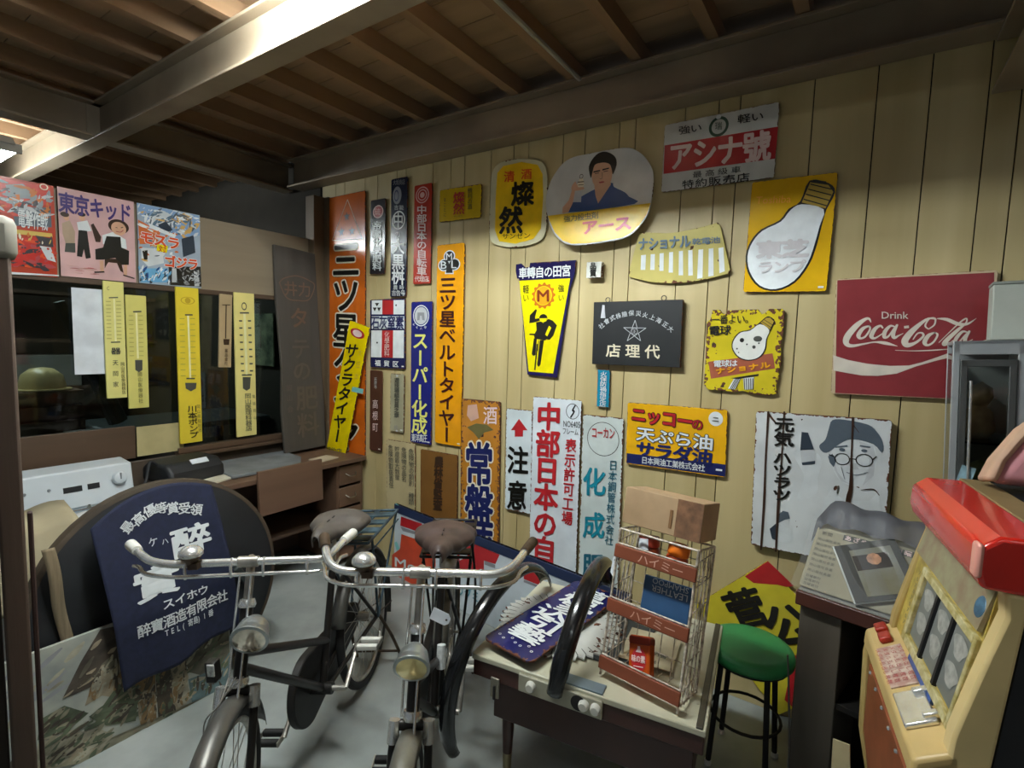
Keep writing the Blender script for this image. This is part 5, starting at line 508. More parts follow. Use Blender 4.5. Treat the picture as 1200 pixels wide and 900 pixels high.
# ================================================================== SIGNS ON THE PANELLED WALL
G1 = None
mt = lambda k, b, **kw: None
sign('orange', 'enamel_sign', 'tall orange sign with stars in a triangle above bold black characters, in the wall corner', 'sign', '#d0661a', rust=.008)
sign('teikoku', 'enamel_sign', 'narrow black sign with a pink diamond emblem, right of the tall orange sign', 'sign', '#1c1b24', rust=.006)
sign('daikoku', 'enamel_sign', 'narrow navy sign with a ringed white character, reaching up towards the beam', 'sign', '#1b2238', rust=.006)
sign('redchubu', 'enamel_sign', 'narrow red sign with round pink emblem and white characters', 'sign', '#b5321f', rust=.004)
sign('sanzen_s', 'enamel_sign', 'small landscape yellow sign with red brush characters, above the club-emblem sign', 'sign', '#cfae1c', rust=.006)
sign('mbl', 'enamel_sign', 'tall amber sign with a black club emblem and maroon katakana', 'sign', '#f0a312', rust=.004, corner=.018)
sign('sup', 'enamel_sign', 'tall blue sign with white oval emblem and pale yellow characters', 'sign', '#1d2479', rust=.006)
sign('sekkai', 'enamel_sign', 'white and navy sign with a red vertical stripe and three black triangles', 'sign', '#1c2150', rust=.008)
sign('takane', 'name_plate', 'narrow brown plate with small white characters, below the red-striped sign', 'sign', '#4e2c20', rust=.004, rough=.35)
sign('greyt', 'name_plate', 'small grey metal plate with a dark column of characters', 'sign', '#a59f83', rust=.006, rough=.4)
sign('notice', 'paper_notice', 'faded paper notice with four columns of grey characters, low on the wall', 'sign', '#bfae83', t=.003, rust=.006, rough=.7)
sign('brown', 'wooden_plate', 'plain brown plate with a worn dark inscription, behind the bicycle saddle', 'sign', '#7d5526', rust=.008, rough=.45)
sign('tokiwa', 'enamel_sign', 'rusty orange sign with ragged top and navy brush characters outlined in cream', 'sign', '#c0802c', rust=.030, spots=.33)
sign('caution', 'enamel_sign', 'small white sign with a red up arrow over two black characters', 'sign', '#d8e2e4', rust=.006)
sign('factory', 'enamel_sign', 'tall white sign with big red characters standing between arrow sign and teal-lettered sign', 'sign', '#dfe6ea', rust=.004, lift=.008)
sign('kokan', 'enamel_sign', 'tall white sign with a black ring and teal characters, half behind the wire rack', 'sign', '#cfd8d4', rust=.008)
sign('nikko', 'enamel_sign', 'yellow landscape sign with red, white and navy lettering and a navy bottom band', 'sign', '#f0b416', rust=.004)
sign('teal', 'enamel_sign', 'tiny teal vertical plate below the black board', 'sign', '#1f86a4', rust=.004, corner=.003)
sign('miyata', 'enamel_sign', 'tapered yellow sign with navy border and a black cyclist figure', 'sign', '#211c4d', rust=.008)
e = sign('taisho', 'signboard', 'thick black wooden board with pale characters arched over a star', 'sign', '#1c1e1f', t=.012, rust=.002, corner=.003, lift=.012, rough=.45)
for sx in (-.155, .135):
    MB().tube([(sx+.012*math.cos(a), -.002, .171+.012*math.sin(a)) for a in [i*math.pi/6 for i in range(12)]], .0022, 6, True).build('hanging_ring', mat('ring_metal', '#55524c', .4, .8), e)
MB().prism([(-.178, .145), (-.166, .143), (-.160, .078), (-.186, .078)], -.016, -.0125).build('tag_strip', mat('strip_grey', '#c9c9cf', .4), e)
sign('wbox', 'plaque_box', 'small white box with two black characters under the portrait sign', 'box', '#dcdcd2', t=.015, rust=.002, corner=.004, lift=.014)
sign('sanzen', 'enamel_sign', 'upright rounded yellow sign with black brush characters and a pale rope border', 'sign', '#d9d2ae', t=.004, rust=.008)
e = sign('man', 'enamel_sign', 'rounded white and yellow sign picturing a man in a blue kimono', 'sign', '#dad9d4', t=.004, rust=.004, tilt=-5, lift=.026, rough=.14)
sign('fan', 'enamel_sign', 'curved fan-shaped cream sign with white stripes and slanted blue-grey lettering', 'sign', '#cdbf72', rust=.018, spots=.33)
sign('ichiban', 'enamel_sign', 'rusty ragged yellow sign picturing a speckled light bulb', 'sign', '#d9c526', rust=.034, spots=.36)
e = sign('genki', 'signboard', 'cracked white picture sign of a bespectacled man in a hat holding a bottle', 'sign', '#d9dcdc', t=.010, rust=.008, spots=.30, lift=.010)
sign('bulb', 'enamel_sign', 'yellow sign with one large clean white light bulb', 'sign', '#eab710', rust=.003)
sign('coke', 'enamel_sign', 'large square faded red sign with flowing white script and a white wave', 'sign', '#cdb795', rust=.002, t=.006, rough=.35)
sign('ashina', 'enamel_sign', 'white sign with a red middle band, highest on the wall beside the beam', 'sign', '#d6d6d0', rust=.003)
e = sign('sugawara', 'enamel_sign', 'yellow sign with red corners leaning tilted against the wall behind the green stool', 'sign', '#dccb3a', rust=.002, corner=.003)
e = sign('sakura', 'enamel_sign', 'slim yellow sign leaning aslant in front of the tall orange sign', 'sign', '#f2d800', rust=.004, tilt=-1.5)
def marks_a(a, its, w, h):
    dabs(a, [(-w/2, .06), (w/2, .04), (w/2, .2), (-w/2, .21)], ['pgrey', 'pdark', 'posred', 'orange', 'lgrey'], 90, .05, .016, 2, .4, 1.2, 2)
    dabs(a, [(-w/2, -.19), (w/2, -.2), (w/2, -.06), (-w/2, -.05)], ['posred2', 'posred', 'pdark', 'rose', 'orred'], 90, .05, .018, 3, .2, 1.0, 3)
    dabs(a, [(-w/2, -.06), (w/2, -.07), (w/2, -.02), (-w/2, -.01)], ['pyel', 'cream', 'pdark', 'orange'], 30, .03, .008, 4, 1.4, .3, 4)
def marks_b(a, its, w, h):
    dabs(a, [(-.15, -.16), (.02, -.17), (.02, -.21), (-.15, -.20)], ['rose', 'fade'], 18, .05, .003, 2, 0, .05, 5)
def marks_c(a, its, w, h):
    dabs(a, [(-w/2, .08), (w/2, .08), (w/2, .22), (-w/2, .22)], ['pblue', 'white', 'pgold', 'slate', 'bluegrey', 'pale'], 110, .05, .014, 2.6, .5, 1.0, 6)
    dabs(a, [(-w/2, -.22), (0, -.22), (0, -.12), (-w/2, -.12)], ['pblue2', 'white', 'dslate', 'blue'], 80, .03, .010, 3.2, 1.2, .8, 7)
    dabs(a, [(0.02, -.21), (w/2, -.2), (w/2, -.09), (.02, -.1)], ['lgrey', 'dark', 'grey', 'dslate'], 70, .03, .008, 3.2, .2, 1.2, 8)
    dabs(a, [(-w/2, -.1), (.05, -.1), (.05, .1), (-w/2, .1)], ['porange', 'pale', 'slate', 'pgold', 'white'], 50, .04, .012, 3.0, .4, 1.0, 9)
poster_marks = {'a': marks_a, 'b': marks_b, 'c': marks_c}
# little white stock labels stuck in a lower corner of some of the signs
for e in [o for o in COL.objects if o.get('category') == 'sign' and any(k in o['label'] for k in ('narrow navy', 'narrow red', 'navy sign with a red', 'narrow brown', 'small grey metal', 'tall blue', 'tall amber', 'plain brown', 'one large clean'))]:
    p_ = [c for c in e.children if c.name.startswith('plate')][0]; vx = max(v.co.x for v in p_.data.vertices); vz = min(v.co.z for v in p_.data.vertices); vy = min(v.co.y for v in p_.data.vertices)
    MB().box((vx-.022, vy-.0012, vz+.018), (.020, .0008, .008)).build('stock_label', mat('label_white', '#e4e4dc', .6), e, smooth=0)
# movie posters on the board above the window
GP = None
m_poster = lambda k, c: mat('poster_paper_'+k, c, .25, 0, .10, 6)
for k, c, lb in (('a', '#b8432c', 'red film poster at the left end of the board above the window'), ('b', '#d9b0ae', 'pink film poster with figures, between the other two posters'), ('c', '#a7b4c2', 'blue and red film poster with slanted red title, right end of three')):
    sign('poster_'+k, 'film_poster', lb, 'poster', c, extra=poster_marks.get(k), t=.0015, corner=.001, m=m_poster(k, c), plate='sheet', bevel=0, lettering='print')
# advertising thermometers hanging in front of the window glass
for k, c, lb, nm in (('a', '#e8e08a', 'pale yellow thermometer board, leftmost, beside the white paper', 'thermometer'), ('b', '#ded578', 'shorter yellow thermometer board, second from the left on the window', 'thermometer'), ('c', '#ecd23c', 'long deep yellow thermometer board with bold katakana in mid window', 'thermometer'),
                  ('d', '#b79f78', 'short faded brown thermometer board on the window', 'thermometer'), ('e', '#efe08c', 'long pale yellow thermometer board nearest the carved wooden board', 'thermometer')):
    e = sign('therm_'+k, nm, lb, 'thermometer', c, t=.007, corner=.004, lift=.010, m=mat('thermo_'+k, c, .35, 0, .05, 8), plate='board', bevel=.002)
tag(MB().box((-3.461, 1.072, 1.62), (.003, .165, .46)).build('paper_sheet', mat('paper_white', '#dfe4ea', .6)), 'blank white sheet of paper stuck on the window', 'paper')
# ================================================================== DESK AND THINGS BY THE WINDOW
m_desk = wood('desk_wood', '#694f3d', 'y', 6, .55, .12)
m_deskx = wood('desk_wood_dark', '#4f3c2e', 'y', 6, .6, .12)
e = thing('wooden_desk', 'old brown wooden desk with two handled drawers under the window', 'desk', (-3.18, 1.98, 0))
MB().box((0, 0, .757), (.52, 1.04, .03)).build('desktop', m_desk, e, bevel=.003)
ped = MB().box((-.01, .30, .39), (.46, .02, .70)).box((-.01, .505, .39), (.46, .02, .70)).box((-.24, .40, .39), (.02, .2, .70)).box((-.01, .40, .06), (.46, .2, .02)); ped.build('pedestal', m_desk, e)
for z in (.655, .50, .345):
    d = MB().box((.215, .402, z), (.028, .19, .135)).build('drawer', m_desk, e, bevel=.004)
    MB().tube(smooth_path([(.228, .36, z+.012), (.252, .375, z-.002), (.255, .402, z-.006), (.252, .43, z-.002), (.228, .445, z+.012)], 4), .004, 6).build('handle', mat('handle_metal', '#a39c8c', .35, .9), d)
MB().box((-.01, -.505, .39), (.46, .025, .70)).build('side_panel', m_deskx, e)
MB().box((.0, -.1, .355), (.44, .80, .02)).build('footrest_shelf', m_deskx, e)
MB().box((-.24, -.1, .40), (.015, .80, .68)).build('back_panel', m_deskx, e)
e = thing('drawer_box', 'plain dark wooden drawer box propped in front of the desk opening', 'drawer', (-2.868, 1.872, .56), (0, R_(-3), R_(1)))
fb = MB().box((0, 0, .135), (.022, .44, .27)).build('front', m_desk, e, bevel=.004)
for s in (-1, 1): MB().box((-.022, s*.20, .13), (.022, .014, .22)).build('side', m_deskx, e)
m_slate = mat('slate', '#76797a', .6, 0, .18, 9, .1)
tag(MB().ext([(-3.44, 1.62), (-3.02, 1.58), (-3.0, 2.02), (-3.16, 2.13), (-3.42, 2.16)], 'z', .774, .795).build('stone_slab', m_slate, bevel=.005), 'flat grey stone slab lying on the desk below the carved board', 'slab')
tag(MB().box((-3.08, 1.55, .778), (.10, .22, .012), Matrix.Rotation(R_(14), 3, 'Z')).build('card_box', mat('card_white', '#cdc8b4', .6), bevel=.002), 'flat cream box lying on the near end of the desk', 'box')
tag(MB().box((-3.06, 2.24, .776), (.12, .16, .006), Matrix.Rotation(R_(8), 3, 'Z')).build('folded_paper', mat('paper_tan', '#bcae94', .7)), 'small folded paper on the desk beside the leaning yellow sign', 'paper')
# carved board
e = thing('carved_board', 'tall dark weathered board with carved characters leaning on the window post', 'signboard', (-3.335, 2.28, .795), (0, R_(-4.0), R_(90)))
e.rotation_euler = (Matrix.Rotation(R_(90), 3, 'Z') @ Matrix.Rotation(R_(-3.2), 3, 'X') @ Matrix.Rotation(R_(-.9), 3, 'Y')).to_euler()
m_carv = wood('carved_wood', '#4b453e', 'z', 8, .75, .3)
MB().prism([(-.165, 0), (.17, 0), (.175, .3), (.165, .75), (.16, 1.44), (-.165, 1.46), (-.17, 1.1), (-.155, .6), (-.175, .3)], -.012, .012).build('plank', m_carv, e, bevel=.004)
a = Art(.012); PAL['carve'] = '#5d5146'; PAL['carve2'] = '#6d5240'
fan = [(-.14, 1.20), (-.10, 1.235), (0, 1.26), (.10, 1.235), (.14, 1.20), (.09, 1.10), (0, 1.085), (-.09, 1.10)]
a.stroke('carve2', 2, [(p[0], p[1], .008) for p in fan+fan[:1]])
for ch, x, z, s_ in (('井', -.055, 1.165, .11), ('力', .055, 1.165, .11)): a.put(ch, .01, 'carve2', 3, (x, z), (1, 0), (0, 1), s_, s_)
for ch, z in (('タ', .96), ('テ', .74), ('の', .58)): a.put(ch, .015, 'carve2' if ch == 'タ' else 'carve', 3, (.0, z), (1, 0), (0, 1), .16, .16)
for ch, z in (('肥', .38), ('料', .18)): a.put(ch, .015, 'carve', 3, (.03, z), (1, 0), (0, 1), .19, .19)
for ch, z in (('岡', .46), ('山', .39), ('会', .31)): a.put(ch, .0, 'carve', 3, (-.11, z), (1, 0), (0, 1), .05, .05)
a.build(e, 'carving')
# white appliance with slanted control panel
m_app = mat('appliance_white', '#cdd3d6', .35, 0, .05, 5)
m_met = mat('brushed_steel', '#a9b2b8', .35, .6, .08, 9, 0, (1, .1, 1))
e = thing('washing_machine', 'old white appliance with raised control panel and round knob, left under the window', 'appliance', (-3.08, .72, -.03))
MB().box((0, 0, .385), (.60, .86, .71)).build('body', m_app, e, bevel=.012)
MB().box((.01, 0, .755), (.58, .86, .03)).build('lid', m_met, e, bevel=.006)
MB().tube([(-.05, -.42, .776), (-.05, .42, .776)], .008, 6).build('lid_rim', mat('chrome', '#cfd3d6', .15, 1.), e)
MB().ext([(-.29, .77), (-.11, .77), (-.15, .955), (-.29, .965)], 'y', -.43, .43).build('control_panel', m_app, e, bevel=.008)
Mk = at_dir((-.128, .365, .885), (1, 0, .22))
k_ = MB().lathe([(.034, 0), (.034, .008), (.028, .022), (.02, .026)], 24, Mk).build('knob', m_app, e)
MB().box((-.104, .365, .893), (.006, .006, .045)).build('pointer', mat('mid_grey', '#777b7d', .5), k_)
for y, w, nm in ((.255, .05, 'button'), (.17, .075, 'display_plate'), (-.33, .1, 'name_plate')): MB().box((-.131, y, .865 if y > 0 else .845), (.006, w, .028), Matrix.Rotation(R_(-12), 3, 'Y')).build(nm, mat('black_plastic', '#222325', .4), e)
for i in range(5): MB().lathe([(.007, 0), (.006, .006)], 10, at_dir((-.133, .08-.09*i, .88), (1, 0, .22))).build('indicator', mat('mid_grey', '#777b7d', .5), e)
e = thing('camera_case', 'black soft carrying case with a small white label on the desk', 'case', (-3.24, 1.42, .78), (0, 0, R_(8)))
MB().ext([(-.14, .0), (.14, 0), (.13, .07), (.08, .115), (-.08, .12), (-.14, .08)], 'y', -.16, .16).build('body', mat('case_black', '#1c1d1f', .6, 0, .2, 12), e, bevel=.02, seg=3)
MB().box((.09, .03, .108), (.035, .10, .004), Matrix.Rotation(R_(38), 3, 'Y')).build('label_patch', mat('paper_white', '#dfe4ea', .6), e)
MB().tube(smooth_path([(.0, -.15, .1), (0, -.19, .13), (.02, -.22, .05), (.03, -.24, 0.01)], 5), .008, 6).build('strap', mat('case_black', '#1c1d1f', .6), e)
# desk end below the case
m_sheet = mat('sheet_white', '#cfd0cc', .7, 0, .05, 4, .05)
def sheet(name, corners, m, label, cat, sag=.02, n=10):
    A, B, Cc, D = [Vector(c) for c in corners]
    def fn(u, v):
        p = (A*(1-u)+B*u)*(1-v)+(D*(1-u)+Cc*u)*v
        p.z += sag*(math.sin(u*3.1)*.6+math.sin(v*5+u*3)*.3)
        return p
    return tag(MB().grid(fn, n, n).build(name, m, solid=.0015, smooth=60), label, cat)
s1 = sheet('written_sheet', [(-2.84, .70, .80), (-2.88, 1.06, .80), (-2.60, 1.03, .87), (-2.57, .76, .86)], m_sheet, 'white sheet with brush writing lying across the front of the appliance', 'paper')
a = Art(0)
mb = MB()
for ch, y in (('伊', .83), ('勢', .90), ('屋', .97)):
    v, f = glyph(ch, .02)
    mb.add([(-2.70+.10*(-(p[1]-.37)) , y+.07*(p[0]-.5), .866+.01*(p[1])) for p in v], f)
mb.build('brush_writing', ink('dgrey'), s1, smooth=0)
sheet('paper_roll', [(-3.0, 1.06, .772), (-2.98, 1.33, .80), (-2.76, 1.30, .82), (-2.84, 1.13, .79)], mat('sheet_tan', '#b9b3a0', .7), 'cream paper lying between the appliance and the black case', 'paper', .03)
def drape(u, v):
    y = .46+.29*u-.05*v*u; z = .86+.03*u-.30*v+.008*math.sin(u*9)
    x = -2.655+.05*math.sin(v*2.2)+.02*math.sin(u*7+v*2)+.06*v
    return Vector((x if v > .12 else x-.18*(1-v/.12), y, z if v > .12 else z))
tag(MB().grid(drape, 14, 18).build('canvas_cloth', mat('canvas', '#a3977a', .85, 0, .1, 6, .2), solid=.006, smooth=60), 'beige canvas cloth hanging beside the foreground post', 'cloth')

# round black tabletop standing on edge, strap, apron, painting
m_blk = mat('black_lacquer', '#1b1d20', .55, 0, .25, 4, .05)
e = thing('round_tabletop', 'large round black tabletop with brown rim standing on edge', 'tabletop', (-2.47, 1.0, .494), (0, R_(90), 0))
e.rotation_euler = (0, R_(84), 0)
MB().lathe([(.001, .03), (.47, .03), (.478, .026)], 64).build('panel', m_blk, e)
MB().lathe([(.470, .032), (.488, .028), (.492, .0), (.488, -.028), (.470, -.03)], 64, None, False).build('rim', mat('rim_brown', '#43372a', .7, 0, .2, 8), e)
MB().lathe([(.001, -.03), (.475, -.028), (.475, -.03), (.001, -.031)], 64).build('back_panel', m_blk, e)
MB().box((.03, .30, .05), (.10, .035, .03), Matrix.Rotation(R_(30), 3, 'Z')).build('hinge_bracket', mat('bracket_dark', '#3d423f', .5, .3), e, bevel=.006)
st = []
for i in range(13):
    t = i/12; st.append((-2.422+.006*math.sin(t*6), .592+.045*t+.003*math.sin(t*8), .83-.40*t))
mb = MB()
def strapf(u, v):
    k = v*12; i = min(11, int(k)); f = k-i; p = Vector(st[i]).lerp(Vector(st[i+1]), f)
    return p+Vector((0, (u-.5)*.038, 0))
tag(MB().grid(strapf, 4, 40).build('cloth_strap', mat('strap_khaki', '#83735a', .85, 0, .15, 30, .2, (1, 4, .2)), solid=.006, smooth=60), 'khaki cloth band hanging down the black tabletop', 'strap')
# painting panel leaning against it
def paint_marks(a, its, w, h):
    near = {'p_roof': ['p_roof', 'p_dark', 'p_roof2', 'p_wall'], 'p_roof2': ['p_roof2', 'p_stone', 'p_dark', 'p_green'], 'p_wall': ['p_wall', 'p_post', 'p_dark', 'p_stone'], 'p_green': ['p_green', 'p_dark', 'p_earth', 'p_roof'],
            'p_post': ['p_post', 'p_wall', 'p_dark'], 'p_dark': ['p_dark', 'p_roof', 'p_green', 'p_post'], 'p_teal': ['p_teal', 'p_dark', 'p_green', 'p_stone'], 'p_stone': ['p_stone', 'p_earth', 'p_wall', 'p_green'], 'p_earth': ['p_earth', 'p_stone', 'p_green', 'p_wall']}
    for k, it in enumerate(its):
        if it[0] != 'p': continue
        up = it[1] in ('p_post', 'p_dark', 'p_wall', 'p_teal')
        dabs(a, it[3], near[it[1]], 34, .06, .016, 4.5, 1.45 if up else .5, .5, 20+k)
    dabs(a, [(-w/2, -.23), (w/2, -.2), (w/2, -.02), (-w/2, -.08)], ['p_stone', 'p_earth', 'p_green', 'p_dark', 'p_wall', 'p_roof2'], 70, .07, .018, 4.4, .45, .7, 60)
    dabs(a, [(-w/2, -.02), (-.12, .02), (-.02, .235), (-w/2, .235)], ['p_stone', 'grey'], 24, .09, .02, .6, .4, .4, 61)
def paint_sign():
    e = sign('painting', 'painting_panel', 'unframed painting of a thatched house leaning low on the floor', 'painting', '#9da29a', t=.008, corner=.003, lettering='brushwork',
         extra=paint_marks, m=mat('canvas_sky', '#8e948f', .75, 0, .12, 5, .1, (1,1,1), '#b4b4a6'), plate='panel', tilt=-4)
    e.location.x -= .015
    return e
# the paint on the canvas is brushy, with streaks of its own colour
for k in [c for c in PAL if c.startswith('p_')]:
    m = mat('paint_'+k, PAL[k], .8, 0, .45, 16, .2, (.6, 1, 1))
paint_sign()
# apron: a cloth following the tabletop's edge, hanging straight below
plane, actr, aw, ah, arot, aol, aits = ART['apron']
e = thing('cloth_apron', 'navy cloth apron with white printed characters hung over the black tabletop', 'apron', (-2.305, actr[0], actr[1]),
          (Matrix.Rotation(math.pi/2, 3, 'Z') @ Matrix.Rotation(-R_(arot), 3, 'Y')).to_euler())
def apron_y(x, z):
    """depth of the cloth behind its mean plane: it leans back to the tabletop at the top, with soft folds"""
    return .012*math.sin(x*13+z*3)*max(0, (.36-z)/.72)**1.0 + .008*math.sin(x*24-1)*max(0, (.1-z)) + .105*max(0., (z+.1)/.46)**1.2
def apron(u, v):
    x = (u-.5)*aw*(1.0+.03*v); top = ah/2+.020-1.05*(x-.02)**2*1.3
    z = top*(1-v)+(-ah/2+.03*(u-.5)+.008*math.sin(u*12))*v
    return Vector((x, apron_y(x, z), z))
MB().grid(apron, 40, 50).build('cloth', mat('navy_cloth', '#161c36', .85, 0, .18, 40, .15), e, solid=.002, smooth=80)
a = Art(.0); a.items(aits)
for col, mb in a.c.items(): mb.v = [(p[0], apron_y(p[0], p[2])-.0035, p[2]) for p in mb.v]
a.build(e, 'printed_lettering')

# ================================================================== BICYCLES
m_frame_blk = mat('bike_black', '#23201d', .4, .3, .25, 14)
m_frame_nvy = mat('bike_navy', '#24283a', .35, .2, .25, 14)
m_chr = mat('bike_chrome', '#f0f0ec', .25, .78, .12, 20)
m_chr_d = mat('bike_chrome_dull', '#b5b0a6', .36, .8, .25, 20)
m_tyre = mat('tyre', '#1d1c1b', .8, 0, .2, 20)
m_rust = mat('rusty_steel', '#5a4a3c', .55, .7, .35, 20)
m_grey_paint = mat('carrier_blue', '#2c373e', .5, .2, .25, 16, 0, (1,1,1), '#506873')
m_leather = mat('saddle_leather', '#57504a', .55, 0, .2, 14, .1)
m_leather2 = mat('saddle_leather_brown', '#4a3b36', .5, 0, .25, 14, .1)
m_rubber = mat('grip_white', '#d8d6cc', .5)
def bicycle(label, loc, heading, steer, mf, msaddle, mcarr, mfen, msad_label, extra=None, lean=0., tips=((.33, .2), (.33, .2))):
    e = thing('bicycle', label, 'bicycle', loc, (R_(lean), 0, R_(heading)), None)
    RA, BB, FA = Vector((-.47, 0, .306)), Vector((0, 0, .275)), Vector((.635, 0, .306))
    HB, HT = Vector((.485, 0, .650)), Vector((.42, 0, .825)); ax = (HT-HB).normalized()
    Ms = Matrix.Translation(HB) @ Matrix.Rotation(R_(steer), 4, ax) @ Matrix.Translation(-HB)
    def S(p): return Ms @ Vector(p)
    SL = Vector((-.066, 0, .43)); SU = Vector((-.185, 0, .70)); SP = Vector((-.215, 0, .82))
    f = MB().tube([HB-ax*.01, HT+ax*.01], .018, 12).tube([HB+ax*.065, SL], .0145, 10).tube([HB+ax*.025, BB], .0155, 10).tube([BB, SU], .0145, 10)
    f.tube([BB+Vector((0, -.04, 0)), BB+Vector((0, .04, 0))], .022, 12)
    for s in (-1, 1):
        f.tube([SU+Vector((0, s*.015, -.01)), RA+Vector((0, s*.06, 0))], .008, 8).tube([BB+Vector((-.02, s*.02, 0)), RA+Vector((0, s*.06, 0))], .009, 8)
    f.build('frame', mf, e, smooth=50)
    MB().tube([SU, SP+Vector((-.005, 0, .02))], .0125, 10).build('seat_post', m_chr_d, e)
    # fork and steering
    fk = MB().tube([S(HB+ax*-.035+Vector((0, -.045, 0))), S(HB+ax*-.035+Vector((0, .045, 0)))], .014, 10)
    for s in (-1, 1): fk.tube([S(p) for p in smooth_path([HB-ax*.03+Vector((0, s*.045, 0)), HB-ax*.2+Vector((0, s*.05, 0)), FA+Vector((-.03, s*.052, .06)), FA+Vector((0, s*.055, 0))], 5)], .0115, 8)
    fk.build('fork', mf, e, smooth=50)
    cr = MB().lathe([(.024, -.012), (.027, 0), (.024, .012)], 16, Ms @ at_dir(HB-ax*.012, ax)).lathe([(.023, -.008), (.026, 0), (.02, .016)], 16, Ms @ at_dir(HT+ax*.01, ax))
    for s in (-1, 1): cr.tube([S(HB-ax*.035+Vector((.002, s*.045, .016))), S(HB-ax*.075+Vector((.004, s*.047, 0)))], .0155, 10)
    cr.build('fork_crown', m_chr, e, smooth=50)
    ST = HT+ax*(.17 if extra == 'b2' else .14)
    MB().tube([S(HT), S(ST)], .0125, 10).tube([S(ST), S(ST+Vector((.03, 0, .004)))], .014, 10).tube([S(ST+Vector((.03, -.028, .004))), S(ST+Vector((.03, .028, .004)))], .0165, 12).build('stem', m_chr_d, e, smooth=50)
    c0 = ST+Vector((.03, 0, .004))
    hp = [(-.15, s_*1., .035) for s_ in ()]
    (l1, k1), (l2, k2) = tips     # sideways reach and backward sweep of the two grips
    def half(l, k): return [Vector((0, .0, 0)), Vector((0, .12, 0)), Vector((.0, .205, 0)), Vector((-.10*k, .205+.36*(l-.205), .006)), Vector((-.33*k, .205+.6*(l-.205), .014)), Vector((-.65*k, .205+.8*(l-.205), .016)), Vector((-k, l, .013))]
    hA, hB_ = [Vector((p.x, -p.y, p.z)) for p in half(l1, k1)], half(l2, k2)
    path = hA[::-1]+hB_[1:]
    hb = MB().tube([S(c0+p) for p in smooth_path(path, 5)], .0115, 12).build('handlebar', m_chr, e, smooth=60)
    for s in (-1, 1):
        hh = hA if s < 0 else hB_; g0, g1 = hh[-2], hh[-1]; g0 = g0+(g0-g1)*.25; gd = (g1-g0).normalized()
        MB().tube([S(c0+g0), S(c0+g0.lerp(g1, .5)), S(c0+g1+gd*.01), S(c0+g1+gd*.017)], [.0145, .016, .0165, .011], 12).build('grip', m_rubber if extra != 'b2' else m_rust, hb)
    # rod brakes: one rod below the bar, bent up into a lever at each end
    def rodh(l, k): return [Vector((.012, y, -.034)) for y in (0, .1, .2)]+[Vector((-.10*k, .215+.4*(l-.205), -.032)), Vector((-.35*k, .21+.62*(l-.205), -.024)), Vector((-.62*k, .21+.8*(l-.205), -.034))]
    rp = [Vector((p.x, -p.y, p.z)) for p in rodh(l1, k1)[::-1]]+rodh(l2, k2)[1:]
    b = MB().tube([S(c0+p) for p in smooth_path(rp, 4)], .0058, 8)
    for y in (-.17, -.045, .045, .17): b.tube([S(c0+Vector((.0, y, .013))), S(c0+Vector((.016, y, -.01))), S(c0+Vector((.012, y, -.042)))], .0045, 6)
    b.tube([S(c0+Vector((.014, .012, -.034))), S(HB+ax*.02+Vector((.04, .012, 0))), S(FA+Vector((-.09, .012, .31)))], .0035, 6)
    b.tube([S(c0+Vector((.014, -.02, -.034))), S(HT+Vector((.03, -.03, -.08))), S(HB+Vector((.0, -.03, -.02)))], .0035, 6)
    b.build('brake_rod', m_chr, e, smooth=60)
    # bell on the rider's right
    bp = c0+Vector((.01, -.155, .012)); q = Ms @ at_dir(bp, (0, 0, 1))
    bl = MB().lathe([(.028, .016), (.033, .02), (.032, .03), (.022, .041), (.004, .046)], 24, q).build('bell', m_chr, e, smooth=60)
    MB().lathe([(.010, -.014), (.016, .0), (.028, .012), (.027, .016)], 16, q).box(Ms @ (bp+Vector((.0, .012, -.012))), (.03, .03, .018)).build('bell_base', m_rust, bl)
    # headlamp on its bracket
    lp = S(HT+(Vector((.095, 0, -.03)) if extra == 'b2' else Vector((.085, .035, -.045)))); ld = (Ms.to_3x3() @ Vector((1, 0, -.34))).normalized(); q = at_dir(lp, ld) @ Matrix.Scale(.80 if extra == 'b2' else .88, 4)
    hl = MB().lathe([(.004, -.075), (.028, -.068), (.046, -.045), (.053, -.018), (.055, -.002), (.059, .0), (.060, .012), (.056, .014)], 32, q).build('headlamp', mat('lamp_shell', '#aab0b0', .32, .85, .12, 20), e, smooth=60)
    MB().lathe([(.055, .0125), (.04, .017), (.02, .021), (.001, .022)], 28, q).build('lens', mat('lens_amber', '#f0dd9c', .16, .55, .05, 20, coat=.6) if extra == 'b2' else mat('lens_clear', '#e6dccb', .14, .85, .05, 20, coat=.6), hl, smooth=80)
    MB().tube([lp-ld*.05, S(HT+Vector((.05, 0, -.06))), S(HT+Vector((.012, 0, -.05)))], .007, 8).build('lamp_bracket', m_chr_d, e)
    # wheels
    def wheel(cn, TF, name):
        w = thing2(name, e)
        R0 = .288
        ring = [TF(cn+Vector((R0*math.cos(a), 0, R0*math.sin(a)))) for a in [2*math.pi*i/56 for i in range(56)]]
        MB().tube(ring, .018, 10, True).build('tyre', m_tyre, w, smooth=60)
        ring2 = [TF(cn+Vector(((R0-.022)*math.cos(a), 0, (R0-.022)*math.sin(a)))) for a in [2*math.pi*i/56 for i in range(56)]]
        MB().tube(ring2, .011, 8, True).build('rim', m_chr_d, w, smooth=60)
        sp = MB()
        for i in range(32):
            a = 2*math.pi*i/32; b2 = a+(.5 if i % 2 else -.5); s = .028 if (i//2) % 2 else -.028
            sp.tube([TF(cn+Vector((.02*math.cos(b2+a*0), s, .02*math.sin(b2)))), TF(cn+Vector(((R0-.028)*math.cos(a), 0, (R0-.028)*math.sin(a))))], .0013, 5)
        sp.build('spokes', m_chr_d, w)
